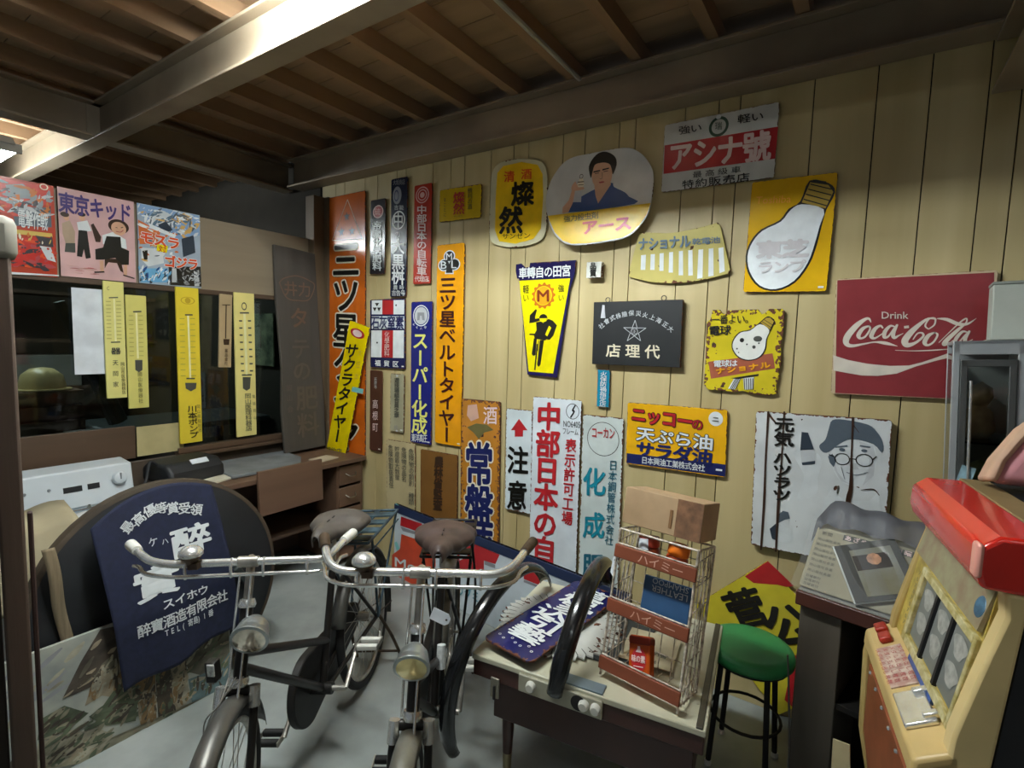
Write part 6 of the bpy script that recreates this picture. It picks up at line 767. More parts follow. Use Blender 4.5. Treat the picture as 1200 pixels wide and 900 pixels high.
        MB().tube([TF(cn+Vector((0, -.055, 0))), TF(cn+Vector((0, -.03, 0))), TF(cn+Vector((0, -.028, 0))), TF(cn+Vector((0, .028, 0))), TF(cn+Vector((0, .03, 0))), TF(cn+Vector((0, .055, 0)))], [.006, .006, .022, .022, .006, .006], 12).build('hub', m_chr_d, w)
        return w
    def thing2(name, par):
        o = bpy.data.objects.new(name, None); COL.objects.link(o); o.parent = par; o.empty_display_size = .05; return o
    wheel(RA, lambda p: p, 'rear_wheel'); wheel(FA, lambda p: S(p), 'front_wheel')
    def fender(cn, TF, a0, a1, name):
        n = 26; V = []; F = []
        prof = [(-.032, -.016), (-.026, -.002), (-.012, .006), (0, .009), (.012, .006), (.026, -.002), (.032, -.016)]
        for i in range(n+1):
            a = R_(a0+(a1-a0)*i/n)
            for y, dr in prof: V.append(TF(cn+Vector(((.326+dr)*math.cos(a), y, (.326+dr)*math.sin(a)))))
        m = len(prof)
        for i in range(n):
            for k in range(m-1): F.append((i*m+k, i*m+k+1, (i+1)*m+k+1, (i+1)*m+k))
        return MB().add(V, F).build(name, mfen, e, solid=.0015, smooth=60)
    fender(RA, lambda p: p, 20, 205, 'rear_fender'); fender(FA, lambda p: S(p), 20, 165, 'front_fender')
    sb = MB()
    for s in (-1, 1):
        for a in (150, 195): sb.tube([RA+Vector((0, s*.05, 0)), RA+Vector((.32*math.cos(R_(a)), s*.033, .32*math.sin(R_(a))))], .003, 5)
        sb.tube([S(FA+Vector((0, s*.055, 0))), S(FA+Vector((.32*math.cos(R_(35)), s*.033, .32*math.sin(R_(35)))))], .003, 5)
    sb.build('fender_stay', m_rust, e)
    # chain case on the rider's right, crank and pedals
    cc = []
    for i in range(25): a = R_(-95+190*i/24); cc.append((.0+.135*math.cos(a), BB.z+.0+.135*math.sin(a)))
    for i in range(17): a = R_(88+184*i/16); cc.append((RA.x+.065*math.cos(a), RA.z+.065*math.sin(a)))
    MB().ext(cc, 'y', -.078, -.046).build('chain_case', mat('case_dark', '#191614', .5, .2, .3, 14) , e, bevel=.006)
    cd = Vector((.80, 0, -.6))*.165
    ck = MB()
    for s in (-1, 1):
        y = s*.092; d = cd*s*-1
        ck.tube([BB+Vector((0, s*.04, 0)), BB+Vector((0, y, 0))], .010, 8).tube([BB+Vector((0, y, 0)), BB+Vector((d.x, y+s*.006, d.z))], .0095, 8)
        pc = BB+Vector((d.x, y+s*.055, d.z))
        pd = MB().box(pc+Vector((.025, 0, 0)), (.022, .085, .022)).box(pc-Vector((.025, 0, 0)), (.022, .085, .022)).build('pedal', m_rubber if s > 0 else m_tyre, e, bevel=.005)
        MB().box(pc+Vector((0, s*.044, 0)), (.075, .005, .018)).box(pc-Vector((0, s*.044, 0)), (.075, .005, .018)).build('pedal_plate', m_chr_d, pd)
    ck.build('crank', m_chr_d, e)
    # saddle
    prof = [(0, .105, .0), (.12, .128, .006), (.3, .120, .004), (.5, .078, -.004), (.7, .044, -.002), (.88, .030, .002), (1., .014, -.012)]
    def sadf(u, v):
        for i in range(len(prof)-1):
            if prof[i][0] <= u <= prof[i+1][0]: break
        t = (u-prof[i][0])/(prof[i+1][0]-prof[i][0]); t = t*t*(3-2*t)
        w = prof[i][1]*(1-t)+prof[i+1][1]*t; z = prof[i][2]*(1-t)+prof[i+1][2]*t
        th = (v-.5)*2*R_(118); k = .026+.022*min(1, w/.09)
        return Vector((SP.x-.135+.305*u, w*math.sin(th)/(1 if abs(th) < 1.57 else 1), SP.z+.055+z+k*(math.cos(th)-1)))
    sd = MB().grid(sadf, 26, 21).build('saddle', msaddle, e, solid=.004, smooth=80)
    sp = MB()
    for s in (-1, 1):
        sp.tube([(SP.x-.085+.013*math.cos(t*1.1), s*.055+.013*math.sin(t*1.1), SP.z-.03+.0022*t) for t in range(30)], .003, 6)
        sp.tube(smooth_path([(SP.x-.10, s*.06, SP.z-.03), (SP.x-.02, s*.05, SP.z-.035), (SP.x+.06, s*.02, SP.z-.0), (SP.x+.13, s*.006, SP.z+.022)], 4), .004, 6)
    sp.tube([(SP.x-.10, -.06, SP.z-.03), (SP.x-.10, .06, SP.z-.03)], .004, 6)
    sp.tube([(SP.x+.05, .012*math.cos(t*1.2), SP.z-.03+.0022*t+.012*math.sin(t*1.2)*.2) for t in range(24)], .003, 6)
    sp.build('saddle_spring', m_rust, sd, smooth=60)
    for k in range(2): MB().box((SP.x+.01+.05*k-.02, 0, SP.z+.0615), (.022, .004, .003)).build('vent_slot', m_tyre, sd)
    # carrier over the rear wheel
    cz = .725; c = MB()
    x0, x1, hw = RA.x-.30, RA.x+.15, .105
    c.tube([(x0, -hw, cz), (x1, -hw, cz)], .007, 8).tube([(x0, hw, cz), (x1, hw, cz)], .007, 8).tube([(x0, -hw, cz), (x0, hw, cz)], .007, 8).tube([(x1, -hw*1, cz), (x1, hw, cz)], .007, 8)
    for x in (x0+.08, x0+.19, x0+.30, x0+.40): c.box((x, 0, cz+.004), (.055, 2*hw, .008))
    c.box(((x0+x1)/2, 0, cz-.002), ((x1-x0), .03, .006))
    for s in (-1, 1):
        for x in (x0+.02, RA.x+.10): c.tube([(x, s*hw, cz), (RA.x, s*.068, RA.z)], .006, 8)
        c.tube([(x0, s*hw, cz-.05), (x1-.05, s*hw, cz-.05)], .004, 6)
    c.build('carrier', mcarr, e, smooth=50)
    # rear stand
    s_ = MB()
    for s in (-1, 1): s_.tube(smooth_path([(RA.x, s*.075, RA.z), (RA.x-.07, s*.10, .17), (RA.x-.15, s*.115, .008)], 4), .0075, 8)
    s_.tube([(RA.x-.115, -.11, .06), (RA.x-.115, .11, .06)], .006, 8)
    s_.build('rear_stand', m_rust, e, smooth=50)
    return e, S, HB, HT, ax, FA
b1, S1, HB, HT, AX, FA = bicycle('left old bicycle with clear headlamp and blue-grey carrier, standing before the navy apron', (-1.62, 1.207, 0), -60, 15, m_frame_blk, m_leather, m_grey_paint, mat('fender_grey', '#5c5a55', .4, .5, .25, 10), None, 'b1', lean=5., tips=((.38, .13), (.28, .17)))
MB().box(S1(HB+Vector((.03, -.06, .045))), (.03, .03, .06)).build('dynamo_block', m_frame_blk, b1, bevel=.004)
MB().box(S1(HB+Vector((.047, -.06, .055))), (.006, .022, .036)).build('reflector', mat('reflector_silver', '#c9cac6', .15, .5, .4, 60), b1, bevel=.003)
cab = MB()
for k in range(3):
    cab.tube(smooth_path([S1(HB+Vector((.03, .02-.02*k, .02))), S1(HB+Vector((.05+.01*k, -.03, -.03))), S1(HB+Vector((.06, -.055-.01*k, -.10))), S1(HB+Vector((.075, -.05, -.20-.03*k)))], 6), .0022, 5)
cab.build('cable', mat('cable_grey', '#9c9890', .5), b1)
b2, S2, HB, HT, AX, FA = bicycle('right old black bicycle with amber headlamp, pointing at the viewer before the table', (-1.205, 1.353, 0), -55, 1, m_frame_blk, m_leather2, mat('carrier_black', '#24221f', .5, .3), mat('fender_pale', '#8a877c', .4, .6, .2, 10), None, 'b2')
MB().tube(smooth_path([(-.30, .11, .80), (-.28, .13, .62), (-.26, .12, .45), (-.34, .08, .36)], 6), .005, 6).build('cable', m_tyre, b2)
MB().tube([(-.055, .018, .50), (-.035, .018, .42)], .017, 10).build('frame_sticker', mat('sticker_white', '#c9cbc8', .4, 0, .3, 40), b2)
tg = thing('price_tag', 'white paper tag with a hole hanging on the right bicycle', 'tag', (-1.135, 1.30, .685), (R_(-8), R_(20), R_(25)))
MB().prism([(-.035, -.02), (.022, -.02), (.034, -.008), (.034, .010), (.022, .022), (-.035, .022)], -.0008, .0008).build('card', mat('paper_white', '#dfe4ea', .6), tg)
Art_ = Art(.0008); Art_.ring('dgrey', 1, (.022, .001), .004, .004, .0); Art_.build(tg, 'hole')
# ================================================================== LONG BOARD BEHIND THE BICYCLE, TABLE AND WHAT LIES ON IT
e = sign('bigsign', 'enamel_sign', 'long white navy-topped signboard with red blocks on the floor behind the table', 'sign', '#d4dde2', t=.008, corner=.004, rust=.002)
MB().prism([(-.9, .25), (.9, .25), (.9, .195), (-.9, .195)], -.012, .010).build('top_band', mat('band_navy', '#24304f', .4, 0, .1), e, bevel=.002)
e.location.z = .252

m_cream = mat('cream_top', '#c4c0a6', .35, 0, .10, 3, .02, (1,1,1), '#d3d0b8')
m_brown = mat('cabinet_brown', '#3f2119', .38, 0, .15, 6)
TR = R_(7.7); ct, st_ = math.cos(TR), math.sin(TR)
TC = (-1.1, 1.436)
e = thing('cabinet_table', 'low brown cabinet table with a cream top, control knobs and a metal latch', 'table', (TC[0], TC[1], 0), (0, 0, TR))
MB().box((.405, .33, .489), (.81, .66, .022)).build('top', m_cream, e, bevel=.004)
MB().box((.405, .33, .447), (.80, .65, .062)).build('lid_case', m_brown, e, bevel=.004)
MB().box((.425, .34, .335), (.70, .60, .16)).build('body', m_brown, e, bevel=.004)
for x in (.10, .62):
    for y in (.12, .56):
        l = MB().lathe([(.024, .255), (.022, .15), (.015, .0)], 14, Matrix.Translation((x, y, 0))).build('leg', m_brown, e)
        MB().lathe([(.0185, .11), (.018, .06), (.016, .0)], 14, Matrix.Translation((x, y, 0))).build('leg_ferrule', mat('brass_dull', '#8f8466', .4, .7), l)
l = MB().box((.10, -.002, .40), (.035, .008, .075)).build('latch', mat('latch_metal', '#8f897a', .4, .8), e, bevel=.003)
MB().box((.10, -.008, .385), (.008, .006, .05)).build('hasp', m_tyre, l)
MB().box((.79, .33, .492), (.02, .655, .026)).build('edge_strip', mat('edge_steel', '#55534c', .35, .7), e, bevel=.002)
p_ = MB().box((.345, -.004, .458), (.30, .014, .062)).build('control_panel', mat('panel_beige', '#a8a490', .4, .2), e, bevel=.003)
for x in (.245, .435, .475):
    MB().lathe([(.018, 0), (.017, .012), (.013, .02)], 18, at_dir((x, -.011, .462), (0, -1, 0))).build('knob', mat('knob_white', '#c9c7bc', .35), p_)
MB().lathe([(.026, 0), (.026, .003)], 20, at_dir((.415, -.0115, .46), (0, -1, 0))).build('dial_plate', m_tyre, p_)
MB().box((.405, .03, .503), (.17, .05, .006)).build('name_strip', mat('strip_bluegrey', '#7b8b93', .35, .3), e, bevel=.001)
def TP(u, v, z): return (TC[0]+u*ct-v*st_, TC[1]+u*st_+v*ct, z)
# dark folder, papers
tag(MB().box(TP(.46, .37, .505), (.20, .40, .008), Matrix.Rotation(TR-.1, 3, 'Z')).build('flat_folder', mat('folder_dark', '#2c3236', .5), bevel=.002), 'dark flat folder lying on the cabinet table under the wire rack', 'folder')
e = thing('printed_paper', 'beige printed sheet lying on the table inside the wire rack', 'paper', TP(.58, .33, .512), (0, 0, TR))
MB().box((0, 0, 0), (.19, .22, .002)).build('sheet', mat('paper_beige', '#bdb193', .7), e)
mb = MB()
for k, t_ in enumerate(('取扱説明書', '日本楽器')):
    for i, ch in enumerate(t_):
        v, f = glyph(ch, .01); mb.add([(-.06+.028*i+.026*(p[0]-.5), -.03-.05*k+.026*(p[1]-.37), .0016) for p in v], f)
mb.build('printing', ink('dgrey'), e, smooth=0)
# bottle-cap shaped plate under the navy one
n = 44; pts = []
for i in range(n*2):
    a = math.pi*i/n; r_ = .235+(.014 if i % 2 else -.010); pts.append((r_*math.cos(a), r_*math.sin(a)))
e = thing('scalloped_sign', 'round white rusty sign with scalloped edge lying under the navy sign', 'sign', TP(.22, .33, .512), (R_(-90), 0, R_(20)))
MB().prism(pts, -.004, .004).build('plate', enamel('enamel_cap', '#cfcfc8', .49, .49, .03, .38, .3), e, bevel=.001)
a = Art(.004)
for i in range(n): a.stroke('dgrey', 1, [(.19*math.cos(2*math.pi*i/n), .19*math.sin(2*math.pi*i/n), .003), (.226*math.cos(2*math.pi*i/n), .226*math.sin(2*math.pi*i/n), .0045)])
a.build(e, 'fluting')
e = thing('enamel_sign', 'navy sign with white brush characters lying on the cabinet table between the fenders', 'sign', TP(.205, .33, .536), (R_(-90), 0, R_(98)))
e.rotation_euler = (Matrix.Rotation(R_(7.7-14), 3, 'Z') @ Matrix.Rotation(R_(-90), 3, 'X')).to_euler()
MB().prism(rrect(.23, .64, .03), -.004, .004).build('plate', enamel('enamel_lying', '#22235c', .23, .64, .018, .28, .2), e, bevel=.0015)
a = Art(.004)
for ch, z, x in (('藝', -.185, .0), ('引', -.085, .005), ('込', -.01, -.015), ('家', .07, .03), ('煙', .15, .01), ('草', .23, .02)):
    a.put(ch, .022, 'white', 5, (x, z), (1, 0), (0, 1), .16, .112)
for k in range(7): a.ring('lgrey', 2, (-.08+.026*k, -.26-.012*math.sin(k*2.2)), .006, .006, .5)
a.build(e)
# two loose mudguards
def mudguard(cx, cy, cz, rad, az, t0, t1, tilt, label):
    d = Vector((math.cos(az), math.sin(az), 0)); sd = Vector((-math.sin(az), math.cos(az), 0)); up = Vector((0, 0, 1))*math.cos(tilt)+sd*math.sin(tilt); sd = up.cross(d)
    prof = [(-.031, -.020), (-.031, -.010), (-.024, .002), (-.011, .009), (0, .011), (.011, .009), (.024, .002), (.031, -.010), (.031, -.020)]
    V = []; F = []; nn = 44; m = len(prof)
    c = Vector((cx, cy, cz))
    for i in range(nn+1):
        t = t0+(t1-t0)*i/nn
        for y, dr in prof: V.append(c+(rad+dr)*(math.cos(t)*d+math.sin(t)*up)+sd*y*(1 if 2 < i < nn-2 else .85))
    for i in range(nn):
        for k in range(m-1): F.append((i*m+k, i*m+k+1, (i+1)*m+k+1, (i+1)*m+k))
    return tag(MB().add(V, F).build('bicycle_mudguard', mat('mudguard_black', '#191a1b', .22, .2, .3, 9, coat=.4), solid=.0022, smooth=60), label, 'mudguard', 'loose mudguards')
mudguard(-1.135, 1.707, .326, .385, 1.595, .57, 3.725, -.083, 'loose black mudguard arching off the left edge of the cabinet table')
mudguard(-.83, 1.79, .440, .353, 1.748, .313, 3.047, -.146, 'loose black mudguard arching over the table beside the wire rack')
# wire display rack
RZ = R_(-7); e = thing('wire_rack', 'rusty white wire display rack with brown wooden rails and a cardboard header', 'rack', (-.525, 1.575, .5105), (R_(-11), 0, RZ))
m_wire = mat('wire_white', '#bfb09c', .6, .2, .5, 60, 0, (1,1,1), '#e2d6c4'); m_wired = mat('wire_brown', '#5a4838', .6, .5)
W2, H2, DP = .138, .50, .15
w_ = MB()
for s in (-1, 1):
    w_.tube([(s*W2, 0, 0), (s*W2, 0, H2)], .0045, 8).tube([(s*W2, DP, .02), (s*W2, DP, H2)], .0045, 8).tube([(s*W2, 0, .02), (s*W2, DP, .02)], .0035, 6).tube([(s*W2, 0, H2), (s*W2, DP, H2)], .0035, 6)
w_.tube([(-W2, DP, H2), (W2, DP, H2)], .004, 6).tube([(-W2, 0, H2), (W2, 0, H2)], .004, 6)
w_.build('frame', m_wire, e)
for s in (-1, 1):
    sw = MB()
    for k in range(7):
        y = DP*k/6; y2 = DP*((k*3) % 7)/6
        sw.tube([(s*W2, y, .01), (s*(W2+.002), y2*.4+y*.6, H2*.5), (s*W2, y, H2)], .0022, 5)
    for z in (.06, .14, .22, .30, .38, .46): sw.tube([(s*W2, 0, z), (s*W2, DP, z+.02)], .002, 5)
    sw.build('side_wires', m_wire, e)
bw = MB()
for k in range(7): x = -W2+2*W2*k/6; bw.tube([(x, DP, .02), (x, DP, H2)], .0018, 5)
for z in (.09, .16, .23, .30, .37, .44): bw.tube([(-W2, DP, z), (W2, DP, z)], .0018, 5)
bw.build('back_wires', m_wire, e)
for z in (.045, .24, .425):
    sh = MB()
    for k in range(8): x = -W2+2*W2*k/7; sh.tube([(x, -.004, z+.018), (x, -.004, z-.022), (x, .01, z-.026), (x, DP, z-.012)], .0016, 5)
    for y in (.04, .09): sh.tube([(-W2, y, z-.02), (W2, y, z-.02)], .0016, 5)
    sh.tube([(-W2, -.006, z+.026), (W2, -.006, z+.026)], .003, 6)
    r0 = MB().box((0, -.008, z), (2*W2+.012, .010, .044)).build('rail', wood('rail_wood', '#7d3f26', 'x', 8, .6, .1), e, bevel=.003)
    sh.build('shelf_wires', m_wire, e)
    if z > .1:
        a = Art(0); a.text('ハイミー', 'h', (-.055, z+.014), (.16, 0), (0, -.030), 'fade', .0, None, 1.15, 0)
        for col, mb in a.c.items(): mb.v = [(p[0], -.0136, p[2]) for p in mb.v]
        a.build(r0, 'rail_lettering')
hd = MB().box((0, .075, H2+.085), (2*W2+.0, .15, .125)).build('header_box', mat('cardboard', '#a88a66', .8, 0, .12, 5, .05, (1,1,1), '#bfa07c'), e, bevel=.003)
MB().box((.095, -.0012, H2+.085), (.085, .002, .122)).build('worn_patch', mat('card_worn', '#75543c', .9, 0, .35, 30), hd)
MB().box((.035, -.0012, H2+.075), (.010, .002, .06)).build('stain', mat('card_stain', '#7e5a38', .9), hd)
RM = Matrix.Translation((-.525, 1.575, .5105)) @ Matrix.Rotation(RZ, 4, 'Z') @ Matrix.Rotation(R_(-11), 4, 'X')
def RP(x, y, z): return tuple(RM @ Vector((x, y, z)))
m_cap_o = mat('cap_orange', '#f07a1e', .35); m_cap_r = mat('cap_red', '#a8402c', .35); m_jar = mat('jar_brown', '#8a3d22', .3, 0, .1)
def jar(name, label, x, mcap, mbody, tilt):
    e = thing(name, label, 'bottle', RP(x, .065, .402), (R_(-9), R_(tilt), RZ))
    MB().lathe([(.03, 0), (.036, .004), (.036, .045), (.03, .054)], 24).build('body', mbody, e, smooth=50)
    MB().lathe([(.034, .054), (.036, .058), (.036, .084), (.033, .088), (.001, .089)], 24).build('cap', mcap, e, smooth=40)
    return e
j1 = jar('spice_jar', 'red-capped jar with a white label on the top shelf of the wire rack', -.045, m_cap_r, m_jar, -8)
MB().grid(lambda u, v: Vector((.0368*math.cos(R_(215+75*u)), .0368*math.sin(R_(215+75*u)), .046+.038*v)), 10, 3).build('label_paper', mat('paper_white', '#dfe4ea', .6), j1)
j2 = jar('spice_jar', 'orange-capped jar on the top shelf of the wire rack, right of the red one', .045, m_cap_o, mat('jar_orange', '#b5451c', .3, 0, .1), 6)
# blue book upside down on the middle shelf
e = thing('book', 'blue book standing upside down on the middle shelf of the wire rack', 'book', RP(.035, .055, .296), (R_(-18), R_(-2), RZ))
MB().box((0, 0, 0), (.165, .018, .135)).build('cover', mat('book_blue', '#2f4f74', .35, 0, .12, 12), e, bevel=.002)
MB().box((0, 0, -.001), (.162, .012, .136)).build('pages', mat('page_cream', '#cfc6ad', .8), e)
a = Art(.009)
for t_, z, h in (('LEATHER', .032, .020), ('SHAMPOO', .056, .018)): a.put(t_, .0, 'lgrey', 2, (.01, z), (-1, 0), (0, -1), .125, h, False)
a.build(e)
# orange tin leaning on the bottom shelf
e = thing('seasoning_tin', 'orange tin with dark red oval label leaning on the bottom shelf of the rack', 'tin', RP(-.012, .050, .018), (R_(-26), R_(-15), RZ))
MB().prism(rrect(.080, .140, .008), -.018, .018).build('can', mat('tin_orange', '#c9551c', .25, .3, .1, 10), e, loc=(0, 0, .0675), bevel=.005)
MB().prism(rrect(.082, .028, .008), -.019, .019).build('lid', mat('tin_red', '#8a2c18', .3, .3), e, loc=(0, 0, .122), bevel=.004)
a = Art(.018); a.ring('red2', 1, (0, .062), .028, .036, 0); a.poly('pinkw', [(-.012, .085), (.012, .085), (.006, .094), (.004, .104), (-.004, .104), (-.006, .094)], 3)
a.text('味の素', 'h', (-.026, .076), (.052, 0), (0, -.022), 'pinkw', .04, None, 1.15, 0); a.stroke('pinkw', 3, [(-.018, .042, .003), (.018, .042, .003)]); a.build(e)
tg = thing('price_tag', 'white paper tag hanging on the left side of the wire rack', 'tag', RP(-.15, .012, .365), (R_(-6), R_(6), R_(-50)))
MB().prism([(-.018, -.035), (.018, -.035), (.018, .022), (.008, .035), (-.008, .035), (-.018, .022)], -.0008, .0008).build('card', mat('paper_white', '#dfe4ea', .6), tg)
a = Art(.0008); a.ring('dgrey', 1, (0, .022), .004, .004, 0); a.build(tg, 'hole')

# ================================================================== RIGHT SIDE
e = thing('stool', 'round stool with green seat and thin black legs', 'stool', (-.275, 2.145, 0), (0, 0, R_(20)))
MB().lathe([(.001, .438), (.150, .440), (.160, .450), (.163, .468), (.155, .484), (.13, .492), (.001, .494)], 40).build('seat', mat('seat_green', '#2f8a4e', .45, 0, .08, 6, .03), e, smooth=60)
MB().lathe([(.12, .43), (.145, .43), (.145, .442), (.12, .442)], 30).build('seat_ring', m_tyre, e)
for k in range(4):
    a_ = math.pi/2*k+.4; l = MB().tube([(.115*math.cos(a_), .115*math.sin(a_), .435), (.145*math.cos(a_), .145*math.sin(a_), .012)], .0105, 8).build('leg', m_tyre, e)
    MB().lathe([(.013, 0), (.014, .006), (.012, .02)], 10, Matrix.Translation((.146*math.cos(a_), .146*math.sin(a_), 0))).build('foot_cap', m_rubber, l)
MB().tube([(.128*math.cos(i*math.pi/12), .128*math.sin(i*math.pi/12), .2) for i in range(24)], .006, 6, True).build('foot_ring', m_tyre, e)
tag(MB().tube(smooth_path([(-.135, 2.02, .56), (-.122, 2.00, .45), (-.105, 1.985, .22), (-.11, 1.98, .0)], 5), .008, 8, flat=.4).build('metal_strip', mat('strip_metal', '#8b8b86', .4, .5)), 'thin grey metal strip leaning beside the green stool', 'strip')
CRZ = R_(-12)
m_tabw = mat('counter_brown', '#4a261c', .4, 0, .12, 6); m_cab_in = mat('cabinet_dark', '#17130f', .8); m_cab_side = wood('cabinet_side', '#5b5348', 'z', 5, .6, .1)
e = thing('side_counter', 'dark wooden counter with a red-brown edge carrying newspapers', 'counter', (-.125, 2.045, 0), (0, 0, CRZ))
MB().box((.40, .185, .772), (.80, .39, .052)).build('top', m_tabw, e, bevel=.005)
MB().box((.40, .19, .7993), (.79, .38, .003)).build('top_sheet', mat('counter_sheet', '#9c9b93', .4), e)
MB().box((.075, .20, .372), (.13, .36, .745)).build('leg_panel', m_cab_side, e, bevel=.004)
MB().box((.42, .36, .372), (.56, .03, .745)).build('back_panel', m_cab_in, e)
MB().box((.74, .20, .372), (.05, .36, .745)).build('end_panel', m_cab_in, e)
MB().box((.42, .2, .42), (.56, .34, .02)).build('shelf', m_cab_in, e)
CM = Matrix.Translation((-.125, 2.045, 0)) @ Matrix.Rotation(CRZ, 4, 'Z')
def CP(x, y, z): return tuple(CM @ Vector((x, y, z)))
# newspapers in a clear bag
e = thing('newspaper_bundle', 'bundle of old newspapers sloping on the counter inside a plastic bag', 'newspaper', CP(-.012, .0, .8015), (0, 0, CRZ))
m_news = mat('newsprint', '#a29b82', .8, 0, .08, 5, .05)
mb = MB().ext([(.012, .004), (.20, .178), (.30, .172), (.34, .004)], 'x', .01, .335)
mb.build('paper_stack', m_news, e, bevel=.01, seg=3)
sl = math.atan2(.174, .188)
def NP(u, v, k=.0022):  # point on the sloping face: u along x, v up the slope
    return Vector((u, .012+v*math.cos(sl)-k*math.sin(sl), .004+v*math.sin(sl)+k*math.cos(sl)))
mb = MB()
def newstext(t_, u, v, s, bold=.0):
    for i, ch in enumerate(t_):
        vv, f = glyph(ch, bold); mb.add([NP(u+s*i+s*.95*(p[0]-.5), v+s*.95*(p[1]-.37)) for p in vv], f)
newstext('新聞', .04, .232, .018, .0)
for k in range(7): newstext('岡山版社会面', .03, .205-.022*k, .0125)
for k in range(3): newstext('日曜朝刊', .03, .05-.016*k, .012)
mb2 = MB(); mb2.add([NP(.10, .247, .0016), NP(.33, .247, .0016), NP(.33, .224, .0016), NP(.10, .224, .0016)], [(3, 2, 1, 0)]); mb2.build('headline_band', ink('dgrey'), e, smooth=0)
mb3 = MB()
for i, ch in enumerate('あざやか電の日曜版'):
    vv, f = glyph(ch, .02); mb3.add([NP(.115+.025*i+.022*(p[0]-.5), .2355+.022*(p[1]-.37), .0026) for p in vv], f)
mb3.build('headline', ink('pinkw'), e, smooth=0); mb.build('newsprint_text', ink('dgrey'), e, smooth=0)
m_bag, N_, L_, b_ = newmat('clear_plastic')
b_.inputs['Base Color'].default_value = (.62, .63, .64, 1); b_.inputs['Roughness'].default_value = .16; b_.inputs['Alpha'].default_value = .10
m_bag2, N_, L_, b_ = newmat('cloudy_plastic')
b_.inputs['Base Color'].default_value = (.10, .10, .115, 1); b_.inputs['Roughness'].default_value = .6; b_.inputs['Alpha'].default_value = .82
e2 = thing('plastic_bag', 'clear crumpled plastic bag around the newspapers, cloudy grey along the top', 'bag', CP(-.012, .0, .8015), (0, 0, CRZ))
rn = random.Random(3)
def bagf(u, v):
    # wraps from the front lip up the slope, over the top
    prof = [(-.012, .006), (.06, .068), (.14, .142), (.19, .194)]
    k = v*3; i = min(2, int(k)); f = k-i
    y = prof[i][0]*(1-f)+prof[i+1][0]*f; z = prof[i][1]*(1-f)+prof[i+1][1]*f
    x = -.005+.35*u
    return Vector((x, y-.006*math.sin(u*17+v*9)*.4-.004, z+.004+.004*math.sin(u*23+v*13)))
MB().grid(bagf, 30, 24).build('front_film', m_bag, e2, smooth=80)
def bagt(u, v):
    x = -.005+.35*u; y = .19+.14*v; z = .196+.080*math.sin(v*math.pi*.9)*(1-.3*u)+.006*math.sin(u*19+v*5)
    if u < .12: z -= (.12-u)*.7
    return Vector((x, y, z))
MB().grid(bagt, 30, 16).build('top_fold', m_bag2, e2, smooth=80)
e = thing('magazine', 'open dark-covered magazine lying on the newspapers', 'magazine', tuple(CM @ (Vector((-.012, 0, .8015))+NP(.215, .134, .016))), (0, 0, 0))
e.rotation_euler = (Matrix.Rotation(CRZ, 3, 'Z') @ Matrix.Rotation(sl, 3, 'X') @ Matrix.Rotation(R_(30), 3, 'Z')).to_euler()
MB().box((0, 0, -.004), (.19, .215, .009)).build('pages', mat('page_white', '#c9ccc6', .6), e, bevel=.002)
MB().box((.003, 0, .0015), (.186, .211, .002)).build('cover', mat('cover_dark', '#3a3a36', .65), e)
MB().box((.012, -.005, .003), (.125, .17, .0012)).build('cover_photo', mat('cover_photo', '#9a9c92', .6, 0, .3, 7, 0, (1,1,1), '#6f6a50'), e)
MB().box((.004, .030, .0038), (.105, .055, .0012)).build('photo_panel', mat('photo_dark', '#2f2722', .6), e)
MB().lathe([(.001, .0), (.022, .0), (.014, .0008)], 9, Matrix.Translation((.012, .038, .0046))).build('photo_flower', mat('flower_pink', '#b98a6c', .4, 0, .3, 50), e)
e = thing('outlet_box', 'small grey box with a dark slot on the floor under the counter', 'box', (.075, 1.95, 0), (0, 0, R_(-25)))
MB().box((0, 0, .09), (.16, .12, .18)).build('case', mat('box_grey', '#9b9c98', .5), e, bevel=.01)
MB().box((.0, -.061, .10), (.08, .004, .05)).build('slot', m_tyre, e)

# glazed display case on the counter
m_alu = mat('alu_grey', '#a6aaab', .4, .3, .08, 6)
CW, CH, CD = .170, .885, .26
e = thing('display_case', 'narrow grey metal display case with a glass door behind the slot machine', 'cabinet', (.292, 2.17, .802), (0, R_(-3), R_(-3)))
fr = MB()
for x in (.008, CW-.010): fr.box((x, .0, CH/2), (.018 if x < .05 else .02, .03, CH))
fr.box((CW/2, 0, CH-.022), (CW, .03, .044)).box((CW/2, 0, .02), (CW, .03, .04)).box((CW/2, CD/2, CH-.006), (CW, CD+.03, .012)).box((CW/2, CD/2, .01), (CW, CD, .02)).box((CW-.004, CD/2, CH/2), (.008, CD, CH-.01)).box((CW/2, CD, CH/2), (CW, .008, CH-.01))
fr.build('case', m_alu, e, bevel=.002)
dr = MB().box((.027, -.016, .425), (.018, .012, .80)).box((CW-.030, -.016, .425), (.018, .012, .80)).box((CW/2, -.016, .815), (CW-.04, .012, .022)).box((CW/2, -.016, .04), (CW-.04, .012, .022)).build('door', mat('alu_dark', '#5a5c5a', .4, .5), e, bevel=.002)
MB().box((CW/2, -.014, .43), (CW-.075, .004, .75)).build('pane', glass('case_glass', '#e3e6e0', .05), dr)
MB().tube([(.044, -.024, .30), (.044, -.030, .34), (.044, -.030, .72), (.044, -.024, .76)], .004, 8).build('door_handle', m_chr, dr)
MB().box((.004, CD/2, CH/2), (.005, CD-.03, CH-.08)).build('side_pane', glass('side_glass', '#e3e6e0', .05), e)
for z in (.30, .56): MB().box((CW/2, CD/2, z), (CW-.02, CD-.02, .006)).build('shelf', glass('shelf_glass%s' % z, '#b8c6c0', .05), e)
MB().box((.035, -.026, .44), (.035, .004, .10), Matrix.Rotation(R_(14), 3, 'Y')).build('sticker', mat('sticker_blue', '#8fb0bc', .4, 0, .3, 40), e)
